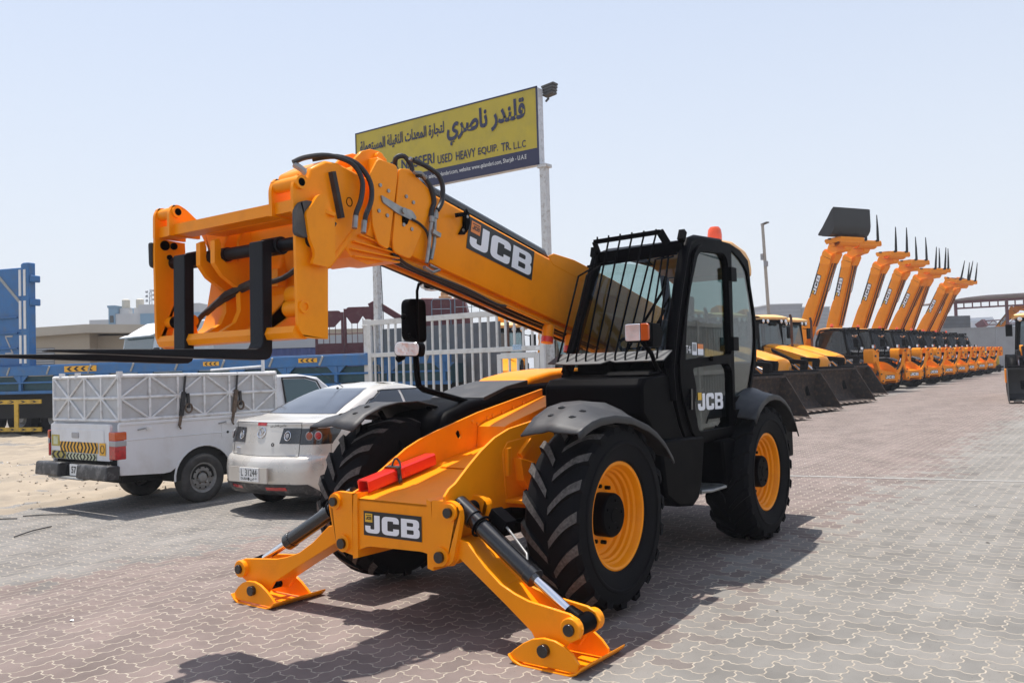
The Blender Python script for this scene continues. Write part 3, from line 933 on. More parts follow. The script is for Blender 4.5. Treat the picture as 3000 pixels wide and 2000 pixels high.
    uh = MB(); uh.tf = BF
    for j, yy in enumerate((.15, .10, .05, -.02, -.08)):
        uh.tube([(4.05, yy, -.30-.012*(j % 2)), (3.2, yy, -.30), (2.4, yy, -.295-.01*(j % 3)), (1.2, yy, -.29)], .014, ('orange_old', 'hose', 'hose', 'orange_old', 'hose')[j], 6)
    uh.tube([(4.15, .17, -.26), (4.05, .19, -.31), (3.85, .16, -.33), (3.3, .17, -.315), (2.9, .17, -.33), (2.75, .15, -.30)], .013, 'hose', 6)
    if fine:
        uh.build("boom_pipes", boom, frame=BF)
    else:
        uh.build("boom_pipes", boom, frame=BF)
    for uu in (1.74, 2.10):
        sp_ = MB(); sp_.tf = BF
        sp_.cyl((uu, .13, -.30), (uu, .13, -.40), .05, O, 18); sp_.cyl((uu, .13, -.40), (uu, .13, -.45), .054, 'red', 18)
        if fine:
            sp_.build("boom_stop", boom, frame=BF)
    # decal on the near side
    dT = Vector((-.046, YC+.1975, 2.703)); dB = Vector((-.006, YC+.1975, 2.462)); dR = Vector((-.846, YC+.1975, 2.287))
    ex = (dR-dB); w_ = ex.length; ex.normalize()
    ey = Vector((0, 1, 0)).cross(ex)
    decal("boom_decal", boom, dB, ex, ey, w_, .247, emblem='decal_orange' if fine else 'decal_yellow', frame=BF, fine=fine)
    if not fine:
        d2 = Vector((dR.x, YC-.1975, dR.z))
        ex2 = -ex
        decal("boom_decal", boom, d2, ex2, Vector((0, -1, 0)).cross(ex2), w_, .247, frame=BF, fine=False)
    # wear plates and collars at the mouth of the boom
    wp = MB()
    p2 = rpoly([(.715, 2.915, .02), (.62, 2.93, .02), (.375, 2.80, .03), (.44, 2.62, .03), (.62, 2.315, .03), (.785, 2.345, .04), (.79, 2.43, .02)])
    p1 = rpoly([(.915, 2.945, .03), (.73, 2.93, .04), (.735, 2.85, .03), (.83, 2.355, .03), (.925, 2.385, .03), (.975, 2.50, .04), (.985, 2.835, .02)])
    for s in (1, -1):
        for pp in (p2, p1):
            wp.prism(pp, YC+s*.205, YC+s*.222, O)
    def cbox(u_a, u_b, hw, hb, ht, m=O):
        s0 = bsec(hw, ht, hb, .05)
        vs = [L(u_a, v, y) for y, v in s0]+[L(u_b, v, y) for y, v in s0]; n_ = 8
        wp.add(vs, [tuple(range(8)), tuple(range(15, 7, -1))]+[(i, (i+1) % 8, 8+(i+1) % 8, 8+i) for i in range(8)], m)
    cbox(3.80, 4.14, .206, .262, .26)
    cbox(4.16, 4.34, .206, .262, .28)
    cbox(4.12, 4.18, .19, .24, .26, 'black')
    # stepped ribs under the head
    for j, (ua, va) in enumerate(((4.40, -.24), (4.47, -.28), (4.40, -.32))):
        pass
    wp.prism([(.80, 2.40), (1.00, 2.50), (1.10, 2.44), (1.16, 2.33), (1.12, 2.285), (.97, 2.25), (.74, 2.30)], YC-.17, YC+.17, O)
    for q0, q1 in (((.72, 2.375), (1.06, 2.43)), ((.71, 2.345), (1.11, 2.385)), ((.70, 2.315), (1.135, 2.335)), ((.70, 2.29), (1.11, 2.29))):
        wp.beam((q0[0], YC, q0[1]), (q1[0], YC, q1[1]), .40, .012, O)
    # lifting lugs on top
    lug = [(1.03, 2.86), (1.0, 2.95), (.94, 3.01), (.86, 3.04), (.78, 3.04), (.71, 3.0), (.69, 2.93), (.72, 2.86)]
    wp.prism(lug, YC+.07, YC+.10, O); wp.prism(lug, YC-.10, YC-.07, O)
    wp.cyl((.80, YC-.13, 2.99), (.80, YC+.13, 2.99), .035, O, 18)
    wp.cyl((.98, YC-.12, 2.87), (.98, YC+.12, 2.87), .035, O, 16)
    wpo = wp.build("boom_collar", boom, bevel=.004, frame=BF)
    for (x, z) in ((.905, 2.77), (.83, 2.745), (.92, 2.60), (.845, 2.58), (.66, 2.735), (.59, 2.705), (.69, 2.54), (.61, 2.52)):
        for s in (1, -1):
            if fine and s > 0:
                bo_ = MB(); bo_.cyl((x, YC+s*.218, z), (x, YC+s*.232, z), .013, 'steel', 8); bo_.build("bolt", boom, frame=BF)
    bo_ = MB()
    bo_.prism(rpoly([(.905, 2.705, .01), (.89, 2.66, .01), (.75, 2.605, .02), (.60, 2.575, .02), (.565, 2.60, .02), (.61, 2.645, .02), (.72, 2.655, .02)]), YC+.223, YC+.236, 'steel')
    bo_.cyl((.70, YC+.234, 2.63), (.70, YC+.25, 2.63), .022, 'steel', 8)
    bo_.prism([(.70, 2.60), (.64, 2.58), (.66, 2.545), (.70, 2.555)], YC+.222, YC+.232, 'black')
    if fine:
        bo_.build("locking_link", boom, frame=BF)
    # hoses over the head
    hs = MB()
    yn = YC+.235
    for dy, pts in ((0.02, [(.62, 2.985), (.52, 2.975), (.43, 2.955), (.36, 2.93), (.315, 2.86), (.325, 2.75), (.375, 2.68)]),
                    (-.0, [(.56, 2.90), (.50, 2.90), (.455, 2.87), (.41, 2.82), (.385, 2.74), (.41, 2.68), (.42, 2.63)])):
        hs.tube([(x, yn+dy, z) for x, z in pts], .018, 'hose', 8)
    hs.tube([(.62, yn, 2.585), (.54, yn, 2.565), (.47, yn, 2.52), (.445, yn, 2.45), (.44, yn, 2.36), (.47, yn, 2.30)], .009, 'hose', 6)
    for pts in ([(.375, 2.68), (.395, 2.60), (.405, 2.45), (.44, 2.33)], [(.42, 2.63), (.44, 2.55), (.46, 2.42), (.49, 2.30)], [(.64, 2.995), (.56, 2.975), (.50, 2.97)], [(.60, 2.905), (.53, 2.915), (.48, 2.885)]):
        hs.tube([(x, yn+.012, z) for x, z in pts], .013, 'steel', 8)
    for x, z in ((.385, 2.64), (.425, 2.61)):
        hs.cyl((x-.002, yn+.012, z+.02), (x+.004, yn+.012, z-.02), .02, 'steel', 8)
    hs.beam((.37, yn+.02, 2.50), (.45, yn+.02, 2.52), .03, .05, 'steel', upv=(0, 1, 0))
    hs.tube([(.58, YC+.05, 2.97), (.60, YC+.08, 3.03), (.55, YC+.11, 3.05), (.50, YC+.13, 2.99), (.50, YC+.14, 2.93)], .018, 'hose', 8)
    hs.tube([(.50, yn, 2.27), (.40, yn-.02, 2.245), (.30, yn-.04, 2.27), (.38, yn-.06, 2.30)], .014, 'steel', 8)
    if fine:
        hs.build("boom_hoses", boom, frame=BF)
    # folding latch near the decal
    la = MB()
    yl = YC+.20
    la.prism([(-.03, 2.71), (.0, 2.75), (.03, 2.71), (.035, 2.62), (.09, 2.55), (.03, 2.555), (-.015, 2.60), (-.035, 2.65)], yl, yl+.018, k)
    la.tube([(.03, yl+.03, 2.57), (.05, yl+.04, 2.64), (.085, yl+.05, 2.69)], .008, k, 6)
    la.beam((.16, yl+.05, 2.675), (.07, yl+.05, 2.695), .03, .03, k)
    for x, z in ((.0, 2.69), (.05, 2.585)):
        la.cyl((x, yl+.016, z), (x, yl+.024, z), .012, 'steel', 8)
    if fine:
        la.build("side_latch", boom, frame=BF)
    # nose (inner boom head)
    no = MB()
    npts = [(.84, 2.80), (1.20, 2.872), (1.30, 2.868), (1.42, 2.80), (1.44, 2.74), (1.62, 2.30), (1.68, 2.12), (1.62, 2.02), (1.52, 1.97), (1.42, 2.00), (1.266, 2.225), (1.06, 2.46), (.95, 2.505), (.84, 2.52)]
    no.prism(npts, YC-.155, YC+.155, O)
    no.prism([(1.0, 2.50), (1.29, 2.19), (1.32, 2.21), (1.06, 2.50)], YC-.172, YC+.172, O)
    no.cyl((1.56, YC-.2, 2.06), (1.56, YC+.2, 2.06), .06, O, 20)
    noo = no.build("boom_nose", boom, bevel=.015, frame=BF)
    nh = MB()
    yq = YC+.17
    for pts in ([(1.47, YC+.05, 2.84), (1.40, YC+.08, 2.88), (1.25, YC+.12, 2.915), (1.12, YC+.19, 2.88), (1.06, YC+.22, 2.78), (1.09, YC+.24, 2.65), (1.14, YC+.25, 2.56), (1.15, YC+.25, 2.52)],
                [(1.32, YC+.05, 2.89), (1.20, YC+.14, 2.915), (1.08, YC+.2, 2.88), (.99, YC+.22, 2.78), (1.0, YC+.24, 2.66), (1.06, YC+.25, 2.55), (1.07, YC+.25, 2.50)]):
        nh.tube(pts, .017, 'hose', 8)
    for p in ((1.15, YC+.25, 2.53), (1.075, YC+.25, 2.51)):
        nh.cyl(p, (p[0]+.02, p[1]+.01, p[2]-.08), .018, 'steel', 8)
    nh.tube([(1.46, YC+.05, 2.83), (1.43, YC+.10, 2.79), (1.40, YC+.12, 2.74)], .02, 'steel', 8)
    nh.beam((1.27, YC+.165, 2.80), (1.20, YC+.165, 2.52), .055, .03, 'dusty_black', upv=(1, 0, 0))
    ring = [(1.112+.024*cos(t), YC+.157, 2.638+.028*sin(t)) for t in [2*pi*j/16 for j in range(17)]]
    nh.tube(ring, .003, 'black', 5)
    if fine:
        nh.build("nose_hoses", boom, frame=BF)
    # -------- carriage with pallet forks
    CF = Matrix.Translation((1.56, YC, 2.06))
    YL, YR = -.985, .29
    ca = MB()
    # right plate pair
    rp = rpoly([(1.935, 2.30, .03), (1.925, 1.775, .05), (1.87, 1.735, .03), (1.72, 1.733), (1.712, 2.20), (1.80, 2.33)])
    ca.prism(rp, YR-.02, YR, O)
    ear = rpoly([(1.945, 2.39), (1.95, 2.56, .05), (1.90, 2.61, .05), (1.83, 2.58, .03), (1.74, 2.52), (1.74, 2.38)])
    ca.prism(ear, YR-.02, YR+.0, O)
    ca.prism([(x, z+.005) for x, z in ear], YR-.20, YR-.175, O)
    ca.cyl((1.905, YR-.2, 2.556), (1.905, YR+.02, 2.556), .036, O, 20)
    ca.cyl((1.905, YR+.018, 2.556), (1.905, YR+.021, 2.556), .022, 'black', 16)
    hk = rpoly([(1.82, 2.50, .03), (1.765, 2.51, .02), (1.745, 2.46), (1.705, 2.395, .02), (1.705, 2.165, .02), (1.75, 2.115, .02), (1.87, 2.125, .02), (1.84, 2.18, .03), (1.885, 2.265, .04), (1.905, 2.39, .02), (1.86, 2.44, .03)])
    ca.prism(hk, YR+.028, YR+.05, O)
    ca.prism([(1.765, 2.50), (1.72, 2.42), (1.72, 2.17), (1.80, 2.13), (1.83, 2.2), (1.80, 2.4)], YR-.0, YR+.03, O)
    ca.beam((1.765, YR+.03, 2.42), (1.72, YR+.07, 2.40), .04, .02, O)
    # left plate pair
    lp = rpoly([(1.95, 2.53), (1.945, 2.40), (1.75, 2.39), (1.745, 2.29), (1.745, 2.19), (1.745, 1.715), (1.90, 1.72, .05), (1.945, 1.775, .05), (1.955, 2.3)])
    ca.prism(lp, YL-.02, YL, O)
    earl = rpoly([(1.955, 2.40), (1.955, 2.56, .04), (1.91, 2.60, .04), (1.84, 2.57, .02), (1.745, 2.50), (1.745, 2.40)])
    ca.prism(earl, YL-.02, YL+.002, O); ca.prism(earl, YL+.13, YL+.155, O)
    ca.cyl((1.905, YL, 2.545), (1.905, YL+.17, 2.545), .036, O, 20)
    ca.cyl((1.905, YL+.168, 2.545), (1.905, YL+.171, 2.545), .022, 'black', 16)
    # top bar
    ca.box(1.80, 1.925, YL, YR-.02, 2.405, 2.468, O)
    ca.box(1.70, 1.82, -.66, YR-.02, 2.40, 2.412, O)
    # centre back sheet and lower trough
    prof = [(1.66, 2.45), (1.635, 2.30), (1.62, 2.15), (1.615, 2.02), (1.63, 1.93), (1.66, 1.86), (1.73, 1.80), (1.86, 1.765)]
    rows = []
    ysh = [-.945, -.90, -.665, -.45, -.2, .0, .10]
    for j, y in enumerate(ysh):
        rows.append([(x, y + (.09*sin(pi*i/3.0) if j == 0 and 0 < i < 3 else (.05*sin(pi*(i-3)/3.0) if j == 0 and i > 5 else 0)), z) for i, (x, z) in enumerate(prof)])
    ca.grid(rows, O)
    ca.grid([[(x-.015, y, z-.004) for x, y, z in r] for r in rows], O)
    for y in (-.61, -.47):
        ca.prism([(1.645, 2.42), (1.70, 2.41), (1.735, 2.34), (1.735, 2.22), (1.64, 2.20), (1.63, 2.3)], y-.011, y+.011, O)
    lipf = [(1.93, 1.80), (1.945, 1.765), (1.93, 1.735), (1.86, 1.73), (1.80, 1.745), (1.84, 1.79)]
    ca.prism(lipf, YL, YR-.02, O)
    ca.prism([(1.70, 1.79), (1.88, 1.80), (1.88, 1.77), (1.72, 1.76)], YL, YR-.02, O)
    # vertical ribs with hooks over the fork shaft
    rib = [(1.66, 2.20), (1.72, 2.23), (1.785, 2.22), (1.83, 2.205), (1.872, 2.23), (1.872, 2.31), (1.885, 2.345), (1.915, 2.33), (1.915, 2.20), (1.86, 2.13), (1.745, 2.06), (1.74, 1.93), (1.775, 1.86), (1.88, 1.80), (1.74, 1.785), (1.64, 1.88), (1.615, 2.05)]
    for y in (-.60, -.46):
        ca.prism(rib, y-.020, y+.020, O)
        ca.prism([(1.63, 2.0), (1.70, 1.93), (1.78, 1.86), (1.88, 1.80), (1.74, 1.785), (1.64, 1.88)], -.16, -.14, O)
    ca.prism([(1.63, 2.0), (1.70, 1.93), (1.78, 1.86), (1.88, 1.80), (1.74, 1.785), (1.64, 1.88)], .02, .04, O)
    ca.box(1.65, 1.70, -.27, -.15, 2.06, 2.16, O)
    # bosses behind the plates
    ca.cyl((1.86, YL, 1.885), (1.86, YL+.25, 1.885), .036, O, 16); ca.cyl((1.86, YL+.06, 1.885), (1.86, YL+.12, 1.885), .038, 'black', 16)
    ca.prism([(1.82, 1.87), (1.90, 1.87), (1.92, 1.79), (1.80, 1.79)], YL+.12, YL+.135, O); ca.prism([(1.82, 1.87), (1.90, 1.87), (1.92, 1.79), (1.80, 1.79)], YL+.2, YL+.215, O)
    ca.cyl((1.84, YR-.18, 1.90), (1.84, YR-.02, 1.90), .045, O, 18); ca.cyl((1.84, YR-.20, 1.90), (1.84, YR-.07, 1.90), .034, 'black', 16)
    ca.cyl((1.80, YR-.20, 1.975), (1.80, YR-.10, 1.975), .055, O, 18); ca.cyl((1.80, YR-.14, 1.975), (1.80, YR-.08, 1.975), .046, 'black', 16)
    ca.lathe([(.035, 0), (.035, .012), (.022, .012), (.022, .002), (0, .002)], (1.885, YR, 1.90), O, n=20)
    ca.cyl((1.89, YL-.001, 2.36), (1.89, YL+.01, 2.36), .03, 'black', 16)
    ca.cyl((1.83, YL, 2.362), (1.83, YL+.012, 2.362), .022, 'black', 12)
    ca.cyl((1.86, YL, 2.29), (1.86, YL+.012, 2.29), .016, 'black', 12)
    car = ca.build("carriage", root, bevel=.006, frame=CF)
    car.matrix_local = CF
    # rubber side hooks
    pd = MB()
    pd.prism(rpoly([(1.95, 2.42, .04), (1.90, 2.46, .03), (1.83, 2.46, .03), (1.82, 2.30, .03), (1.87, 2.26, .03), (1.95, 2.27, .03)]), YR-.005, YR+.034, 'pad_grey')
    pd.build("hook_pad", car, bevel=.01, frame=CF); pd = MB()
    pd.prism(rpoly([(1.97, 2.38, .02), (1.965, 2.22, .03), (1.90, 2.22), (1.90, 2.36, .03)]), YL-.055, YL-.02, 'dusty_black')
    pd.build("hook_pad", car, bevel=.01, frame=CF)
    sh_ = MB()
    sh_.cyl((1.835, YL+.01, 2.255), (1.835, YR+.03, 2.255), .036, 'fork', 24)
    sh_.cyl((1.835, -.60, 2.255), (1.835, -.42, 2.255), .041, 'fork', 20)
    sh_.build("fork_shaft", car, frame=CF)
    for yf in (-.735, -.015):
        fk = MB()
        w0 = .056
        heel = []
        outer = [(1.955, 2.29), (1.955, 1.69), (1.953, 1.655)]
        pts = [(1.825, 2.30), (1.955, 2.27), (1.955, 1.72), (1.97, 1.692), (2.0, 1.685), (2.2, 1.683), (3.06, 1.672), (3.07, 1.662), (2.5, 1.642), (2.0, 1.628), (1.93, 1.628), (1.905, 1.64), (1.892, 1.67), (1.89, 2.21), (1.80, 2.215), (1.79, 2.26), (1.80, 2.29)]
        # body follows the outline; blade tapers in width near the tip
        n_ = len(pts)
        def wy(x): return w0 if x < 2.5 else w0*(1-.55*((x-2.5)/.57)**2)
        vs = [(x, yf-wy(x), z) for x, z in pts]+[(x, yf+wy(x), z) for x, z in pts]
        fk.add(vs, [tuple(range(n_)), tuple(range(2*n_-1, n_-1, -1))]+[(i, (i+1) % n_, n_+(i+1) % n_, n_+i) for i in range(n_)], 'fork')
        fk.cyl((1.835, yf-w0-.02, 2.255), (1.835, yf+w0+.02, 2.255), .05, 'fork', 20)
        fk.build("fork", car, bevel=.006, frame=CF)
    hz = MB()
    hz.tube([(1.72, -.92, 1.86), (1.75, -.80, 1.93), (1.74, -.55, 2.02), (1.72, -.35, 2.075), (1.70, -.10, 2.10), (1.66, .06, 2.2), (1.62, .16, 2.31), (1.58, .2, 2.40)], .016, 'dusty_black', 8)
    hz.tube([(1.73, -.80, 1.94), (1.76, -.55, 2.035), (1.73, -.35, 2.09)], .021, 'dusty_black', 6)
    if fine:
        hz.build("carriage_hose", car, frame=CF)
    return dict(boom=boom, carriage=car)
# ================================================================ ground
def sst(t):
    t = min(1, max(0, t)); return t*t*(3-2*t)
def zg(x, y=0.0):
    """the yard dips a little by the parked cars and rises towards the far wall"""
    return 0.32*(1-math.exp(-max(0, -20-x)/20)) - 0.11*sst((-y-1.5)/3.0)*sst((x+16)/8)
def paver_mat():
    m = bpy.data.materials.new("zigzag_pavers")
    m.use_nodes = True
    n = m.node_tree.nodes; L = m.node_tree.links
    b = n["Principled BSDF"]
    geo = n.new("ShaderNodeNewGeometry")
    def math_(op, a, bb=None, c=None):
        q = n.new("ShaderNodeMath"); q.operation = op
        for i, v in enumerate((a, bb, c)):
            if v is None: continue
            if isinstance(v, (int, float)): q.inputs[i].default_value = v
            else: L.new(v, q.inputs[i])
        return q.outputs[0]
    rot = n.new("ShaderNodeMapping"); rot.inputs["Rotation"].default_value = (0, 0, radians(PAVE_ROT))
    L.new(geo.outputs["Position"], rot.inputs["Vector"])
    sp = n.new("ShaderNodeSeparateXYZ"); L.new(rot.outputs[0], sp.inputs[0])
    u, v = sp.outputs[0], sp.outputs[1]
    U = 0.116
    un = math_('DIVIDE', u, U); vn = math_('DIVIDE', v, U)
    def step(x):        # S-shaped edge of every block, one kink per half block
        a = math_('PINGPONG', math_('ADD', x, 40000.0), .5)
        a = math_('MULTIPLY', math_('SUBTRACT', a, .25), 11.0)
        return math_('MAXIMUM', math_('MINIMUM', a, 1.0), -1.0)
    uu = math_('MULTIPLY_ADD', step(vn), -.095, un)
    vv = math_('MULTIPLY_ADD', step(math_('ADD', un, .5)), .085, vn)
    ci = math_('FLOOR', uu); cj = math_('FLOOR', vv)
    fu = math_('SUBTRACT', uu, ci); fv = math_('SUBTRACT', vv, cj)
    # herringbone bond: which half of which block this cell is
    k = math_('FLOORED_MODULO', math_('SUBTRACT', ci, cj), 4.0)
    def isk(n): return math_('COMPARE', k, float(n), .5)
    def far(d, n): return math_('MULTIPLY_ADD', isk(n), 9.0, d)
    dl = far(fu, 1); dr = far(math_('SUBTRACT', 1.0, fu), 0); db = far(fv, 2); dt = far(math_('SUBTRACT', 1.0, fv), 3)
    dist = math_('MINIMUM', math_('MINIMUM', dl, dr), math_('MINIMUM', db, dt))
    jm = n.new("ShaderNodeMapRange"); jm.interpolation_type = 'SMOOTHSTEP'
    jm.inputs["From Min"].default_value = .024; jm.inputs["From Max"].default_value = .054
    jm.inputs["To Min"].default_value = 1.0; jm.inputs["To Max"].default_value = 0.0
    L.new(dist, jm.inputs["Value"])
    joint = jm.outputs[0]
    bi = math_('SUBTRACT', ci, isk(1)); bj = math_('SUBTRACT', cj, isk(2))
    idv = n.new("ShaderNodeCombineXYZ"); L.new(bi, idv.inputs[0]); L.new(bj, idv.inputs[1])
    wn = n.new("ShaderNodeTexWhiteNoise"); wn.noise_dimensions = '2D'; L.new(idv.outputs[0], wn.inputs["Vector"])
    rnd = wn.outputs["Value"]
    bpos = n.new("ShaderNodeVectorMath"); bpos.operation = 'SCALE'; L.new(idv.outputs[0], bpos.inputs[0]); bpos.inputs["Scale"].default_value = U
    # colour regions: grey, rose, greenish
    def noise(sc, det=4, ro=.5, vec=None):
        t = n.new("ShaderNodeTexNoise"); t.inputs["Scale"].default_value = sc; t.inputs["Detail"].default_value = det; t.inputs["Roughness"].default_value = ro
        L.new(vec or geo.outputs["Position"], t.inputs["Vector"])
        return t.outputs["Fac"]
    def ramp(fac, stops):
        r = n.new("ShaderNodeValToRGB")
        e = r.color_ramp.elements
        while len(e) < len(stops): e.new(0.5)
        for i, (p, c) in enumerate(stops):
            e[i].position = p; e[i].color = (*c, 1)
        L.new(fac, r.inputs[0]); return r.outputs[0]
    def mix(f, a, bb, mode='MIX'):
        q = n.new("ShaderNodeMix"); q.data_type = 'RGBA'; q.blend_type = mode
        if isinstance(f, (int, float)): q.inputs[0].default_value = f
        else: L.new(f, q.inputs[0])
        for nm, val in (("A", a), ("B", bb)):
            if isinstance(val, tuple): q.inputs[nm].default_value = (*val, 1)
            else: L.new(val, q.inputs[nm])
        return q.outputs["Result"]
    # laid in broad bands of grey and rose blocks
    wp = n.new("ShaderNodeTexNoise"); wp.inputs["Scale"].default_value = .35; L.new(bpos.outputs[0], wp.inputs["Vector"])
    sx = n.new("ShaderNodeSeparateXYZ"); L.new(bpos.outputs[0], sx.inputs[0])
    band = math_('ADD', math_('MULTIPLY', sx.outputs[1], .9), math_('MULTIPLY_ADD', rnd, .7, math_('MULTIPLY', wp.outputs["Fac"], 1.2)))
    base = ramp(math_('MULTIPLY_ADD', band, 0.10, 0.5), BANDS)
    tone = ramp(rnd, [(.0, (.86, .86, .86)), (.5, (1.0, 1.0, 1.0)), (1.0, (1.10, 1.08, 1.07))])
    c = mix(1.0, base, tone, 'MULTIPLY')
    grain = ramp(noise(260, 3, .7), [(.3, (.80, .80, .80)), (.7, (1.18, 1.18, 1.18))])
    c = mix(1.0, c, grain, 'MULTIPLY')
    stain = ramp(noise(1.3, 7, .62), [(.34, (.80, .79, .78)), (.62, (1.08, 1.07, 1.06))])
    c = mix(1.0, c, stain, 'MULTIPLY')
    streak = n.new("ShaderNodeMapping"); streak.inputs["Scale"].default_value = (.25, 1.6, 1); streak.inputs["Rotation"].default_value = (0, 0, radians(4))
    L.new(geo.outputs["Position"], streak.inputs["Vector"])
    tyre = ramp(noise(.9, 5, .6, streak.outputs[0]), [(.36, (.80, .79, .79)), (.60, (1.06, 1.06, 1.06))])
    c = mix(.55, c, tyre, 'MULTIPLY')
    mort = ramp(noise(5, 6, .6), [(.28, (.29, .25, .20)), (.60, (.42, .37, .305))])
    spots = ramp(noise(38, 2, .5), [(.27, (.25, .25, .25)), (.31, (1, 1, 1))])
    c = mix(.5, c, spots, 'MULTIPLY')
    c = mix(joint, c, mort)
    L.new(c, b.inputs["Base Color"])
    b.inputs["Roughness"].default_value = 0.9
    b.inputs["Specular IOR Level"].default_value = 0.25
    h = math_('MULTIPLY_ADD', joint, -1.0, math_('MULTIPLY', noise(160, 3, .7), .25))
    bp = n.new("ShaderNodeBump"); bp.inputs["Strength"].default_value = .5; bp.inputs["Distance"].default_value = .006
    L.new(h, bp.inputs["Height"]); L.new(bp.outputs[0], b.inputs["Normal"])
    return m
PAVE_ROT = 0
BANDS = [(.0, (.212, .204, .193)), (.235, (.212, .202, .19)), (.265, (.205, .166, .153)), (.70, (.205, .166, .153)), (.73, (.214, .206, .192)), (1.0, (.218, .213, .20))]
M['paver'] = paver_mat()
xs = [60, 30, 15, 8, 4] + [2-k for k in range(30)] + [-29-2*k for k in range(20)] + [-70, -90, -130, -200, -400, -900]
ys = [-900, -400, -200, -100, -50, -25, -12, -8] + [-6+.5*k for k in range(13)] + [6, 12, 30, 80, 200, 500]
g = MB()
g.grid([[(x, y, zg(x, y)) for y in ys] for x in xs], 'paver')
struct(g.build("paved_yard", smooth=60))
# drain channel across the yard
dc = MB()
M['drain'] = mat("pale_concrete_channel", (.30, .285, .265), .9, var=.15, vscale=8)
for k in range(40):
    x0, y0 = -6.95-.205*(k*.35), -.2+.35*k
    dc.beam((x0, y0, zg(x0, y0)+.001), (x0-.065, y0+.345, zg(x0, y0)+.001), .10, .008, 'drain')
struct(dc.build("drain_channel"))
# sand beside the paving
M['sand'] = mat("dry_sand", (.33, .27, .20), .95, var=.14, vscale=2.5, bump=.8, bscale=18, dirt=(.20, .17, .135), dscale=.7, damt=.85)
from mathutils import noise as mno
def sand_h(x, y):
    e = sst((-7.15 - .35*(x < 0)*1.0 + .25*mno.noise((x*.8, y*.8, 0)) - y)/1.0)
    m = .06*mno.noise((x*.9, y*.9, 3.1)) + .05*mno.noise((x*2.7, y*2.7, 1.7)) + .022*mno.noise((x*9, y*9, .3))
    return zg(x, y) - .10 + .125*e + m*e
sd = MB()
nx, ny = 150, 170
sd.grid([[(4-14.0*i/nx*1.0, -6.6-.0006*j*j-.06*j, sand_h(4-14.0*i/nx, -6.6-.0006*j*j-.06*j)) for j in range(ny)] for i in range(nx+1)], 'sand')
struct(sd.build("sand", smooth=70))
M['rubble'] = mat("broken_rubble", (.42, .36, .29), .95, var=.4, vscale=20)
M['litter'] = mat("pale_litter", (.7, .7, .72), .8, var=.5, vscale=4)
rb = MB()
rr = random.Random(3)
for k in range(700):
    x = rr.uniform(-6, 1.6); y = rr.uniform(-16, -7.5)
    s_ = rr.choice([.006, .008, .01, .014, .022]); z = sand_h(x, y)
    rb.tf = Matrix.Translation((x, y, z+s_*.2)) @ Matrix.Rotation(rr.random()*6, 4, (rr.random(), rr.random(), .5))
    q = [(rr.uniform(.6, 1.3)*s_*sx, rr.uniform(.6, 1.3)*s_*sy, rr.uniform(.4, .9)*s_*sz) for sx in (-1, 1) for sy in (-1, 1) for sz in (-1, 1)]
    rb.add(q, [(0, 1, 3, 2), (4, 6, 7, 5), (0, 4, 5, 1), (2, 3, 7, 6), (0, 2, 6, 4), (1, 5, 7, 3)], 'rubble' if k % 14 else 'litter')
tag(rb.build("rubble", smooth=0), "small stones and litter scattered over the sand by the pickup", "rubble", kind='stuff')
# scraps lying on the paving
rr = random.Random(11)
lt = MB()
for k in range(70):
    x = rr.uniform(-26, 2); y = rr.uniform(-3, 3.0) if k % 3 else rr.uniform(-9, -2)
    if -3.6 < x < 1.6 and -1.5 < y < 1.5: continue
    s_ = rr.uniform(.006, .025); z = zg(x, y)+.004
    lt.tf = Matrix.Translation((x, y, z)) @ Matrix.Rotation(rr.random()*6, 4, 'Z')
    lt.add([(-s_, -s_*.5, 0), (s_, -s_*.4, .004), (s_*.8, s_*.5, .002), (-s_*.7, s_*.6, .006)], [(0, 1, 2, 3)], 'litter' if k % 2 else 'dusty_black')
lt.tf = None
for x, y, a, ln in ((-.1, -6.55, .5, .62), (.6, -6.95, 1.5, .5), (-.3, -7.7, 2.2, .7), (.2, -7.9, 2.4, .5), (.9, -7.6, 1.2, .45)):
    d_ = Vector((cos(a), sin(a), 0))*ln; q_ = Vector((x, y, max(zg(x, y), sand_h(x, y))+.012))
    lt.tube([q_, q_+d_*.5+Vector((.02, .01, .012)), q_+d_], .008, 'dusty_black', 5)
tag(lt.build("yard_litter", smooth=0), "tiny scraps of paper and rubber lying about on the pavers", "litter", kind='stuff')
TR = Matrix.Rotation(-TILT, 4, 'Y')
tele = empty("telehandler", "large orange and black telehandler in front with forks lowered and stabilisers planted on the pavers", "telehandler")
tele.location = (2.75*(cos(TILT)-1), 0, 2.75*sin(TILT))
tele.rotation_euler = (0, -TILT, 0)
make_telehandler(tele)
# red safety strut strapped to the front frame
MF = Matrix.Translation(tele.location) @ TR
ss = MB()
sl0, sl1 = Vector((.87, -.335, .805)), Vector((.20, -.335, .925))
dd = (sl1-sl0).normalized(); nn_ = Vector((0, 1, 0)).cross(dd)*-1
if nn_.z < 0: nn_ = -nn_
def sq(t, hw, hh): 
    c = sl0+(sl1-sl0)*t
    return [c+Vector((0, a*hw, 0))+nn_*b*hh for a, b in ((-.75, -1), (.75, -1), (1, -.7), (1, .75), (.78, 1), (-.78, 1), (-1, .75), (-1, -.7))]
rows = [sq(0, .051, .044), sq(1, .051, .044), sq(1, .041, .035), sq(0, .041, .035)]
vs = [p for r in rows for p in r]
ss.add(vs, [(i*8+j, i*8+(j+1) % 8, ((i+1) % 4)*8+(j+1) % 8, ((i+1) % 4)*8+j) for i in range(4) for j in range(8)], 'red')
sso = ss.build("safety_strut", smooth=20); sso.matrix_world = MF
tag(sso, "red hollow safety strut strapped on the deck of the front telehandler", "safety strut")
sk = MB()
c = sl0+(sl1-sl0)*.42
lp = [c+Vector((0, .060*a, 0))+nn_*b*.055 for a, b in ((1, -1), (1, .9), (.85, 1.02), (-.85, 1.02), (-1, .9), (-1, -1))]
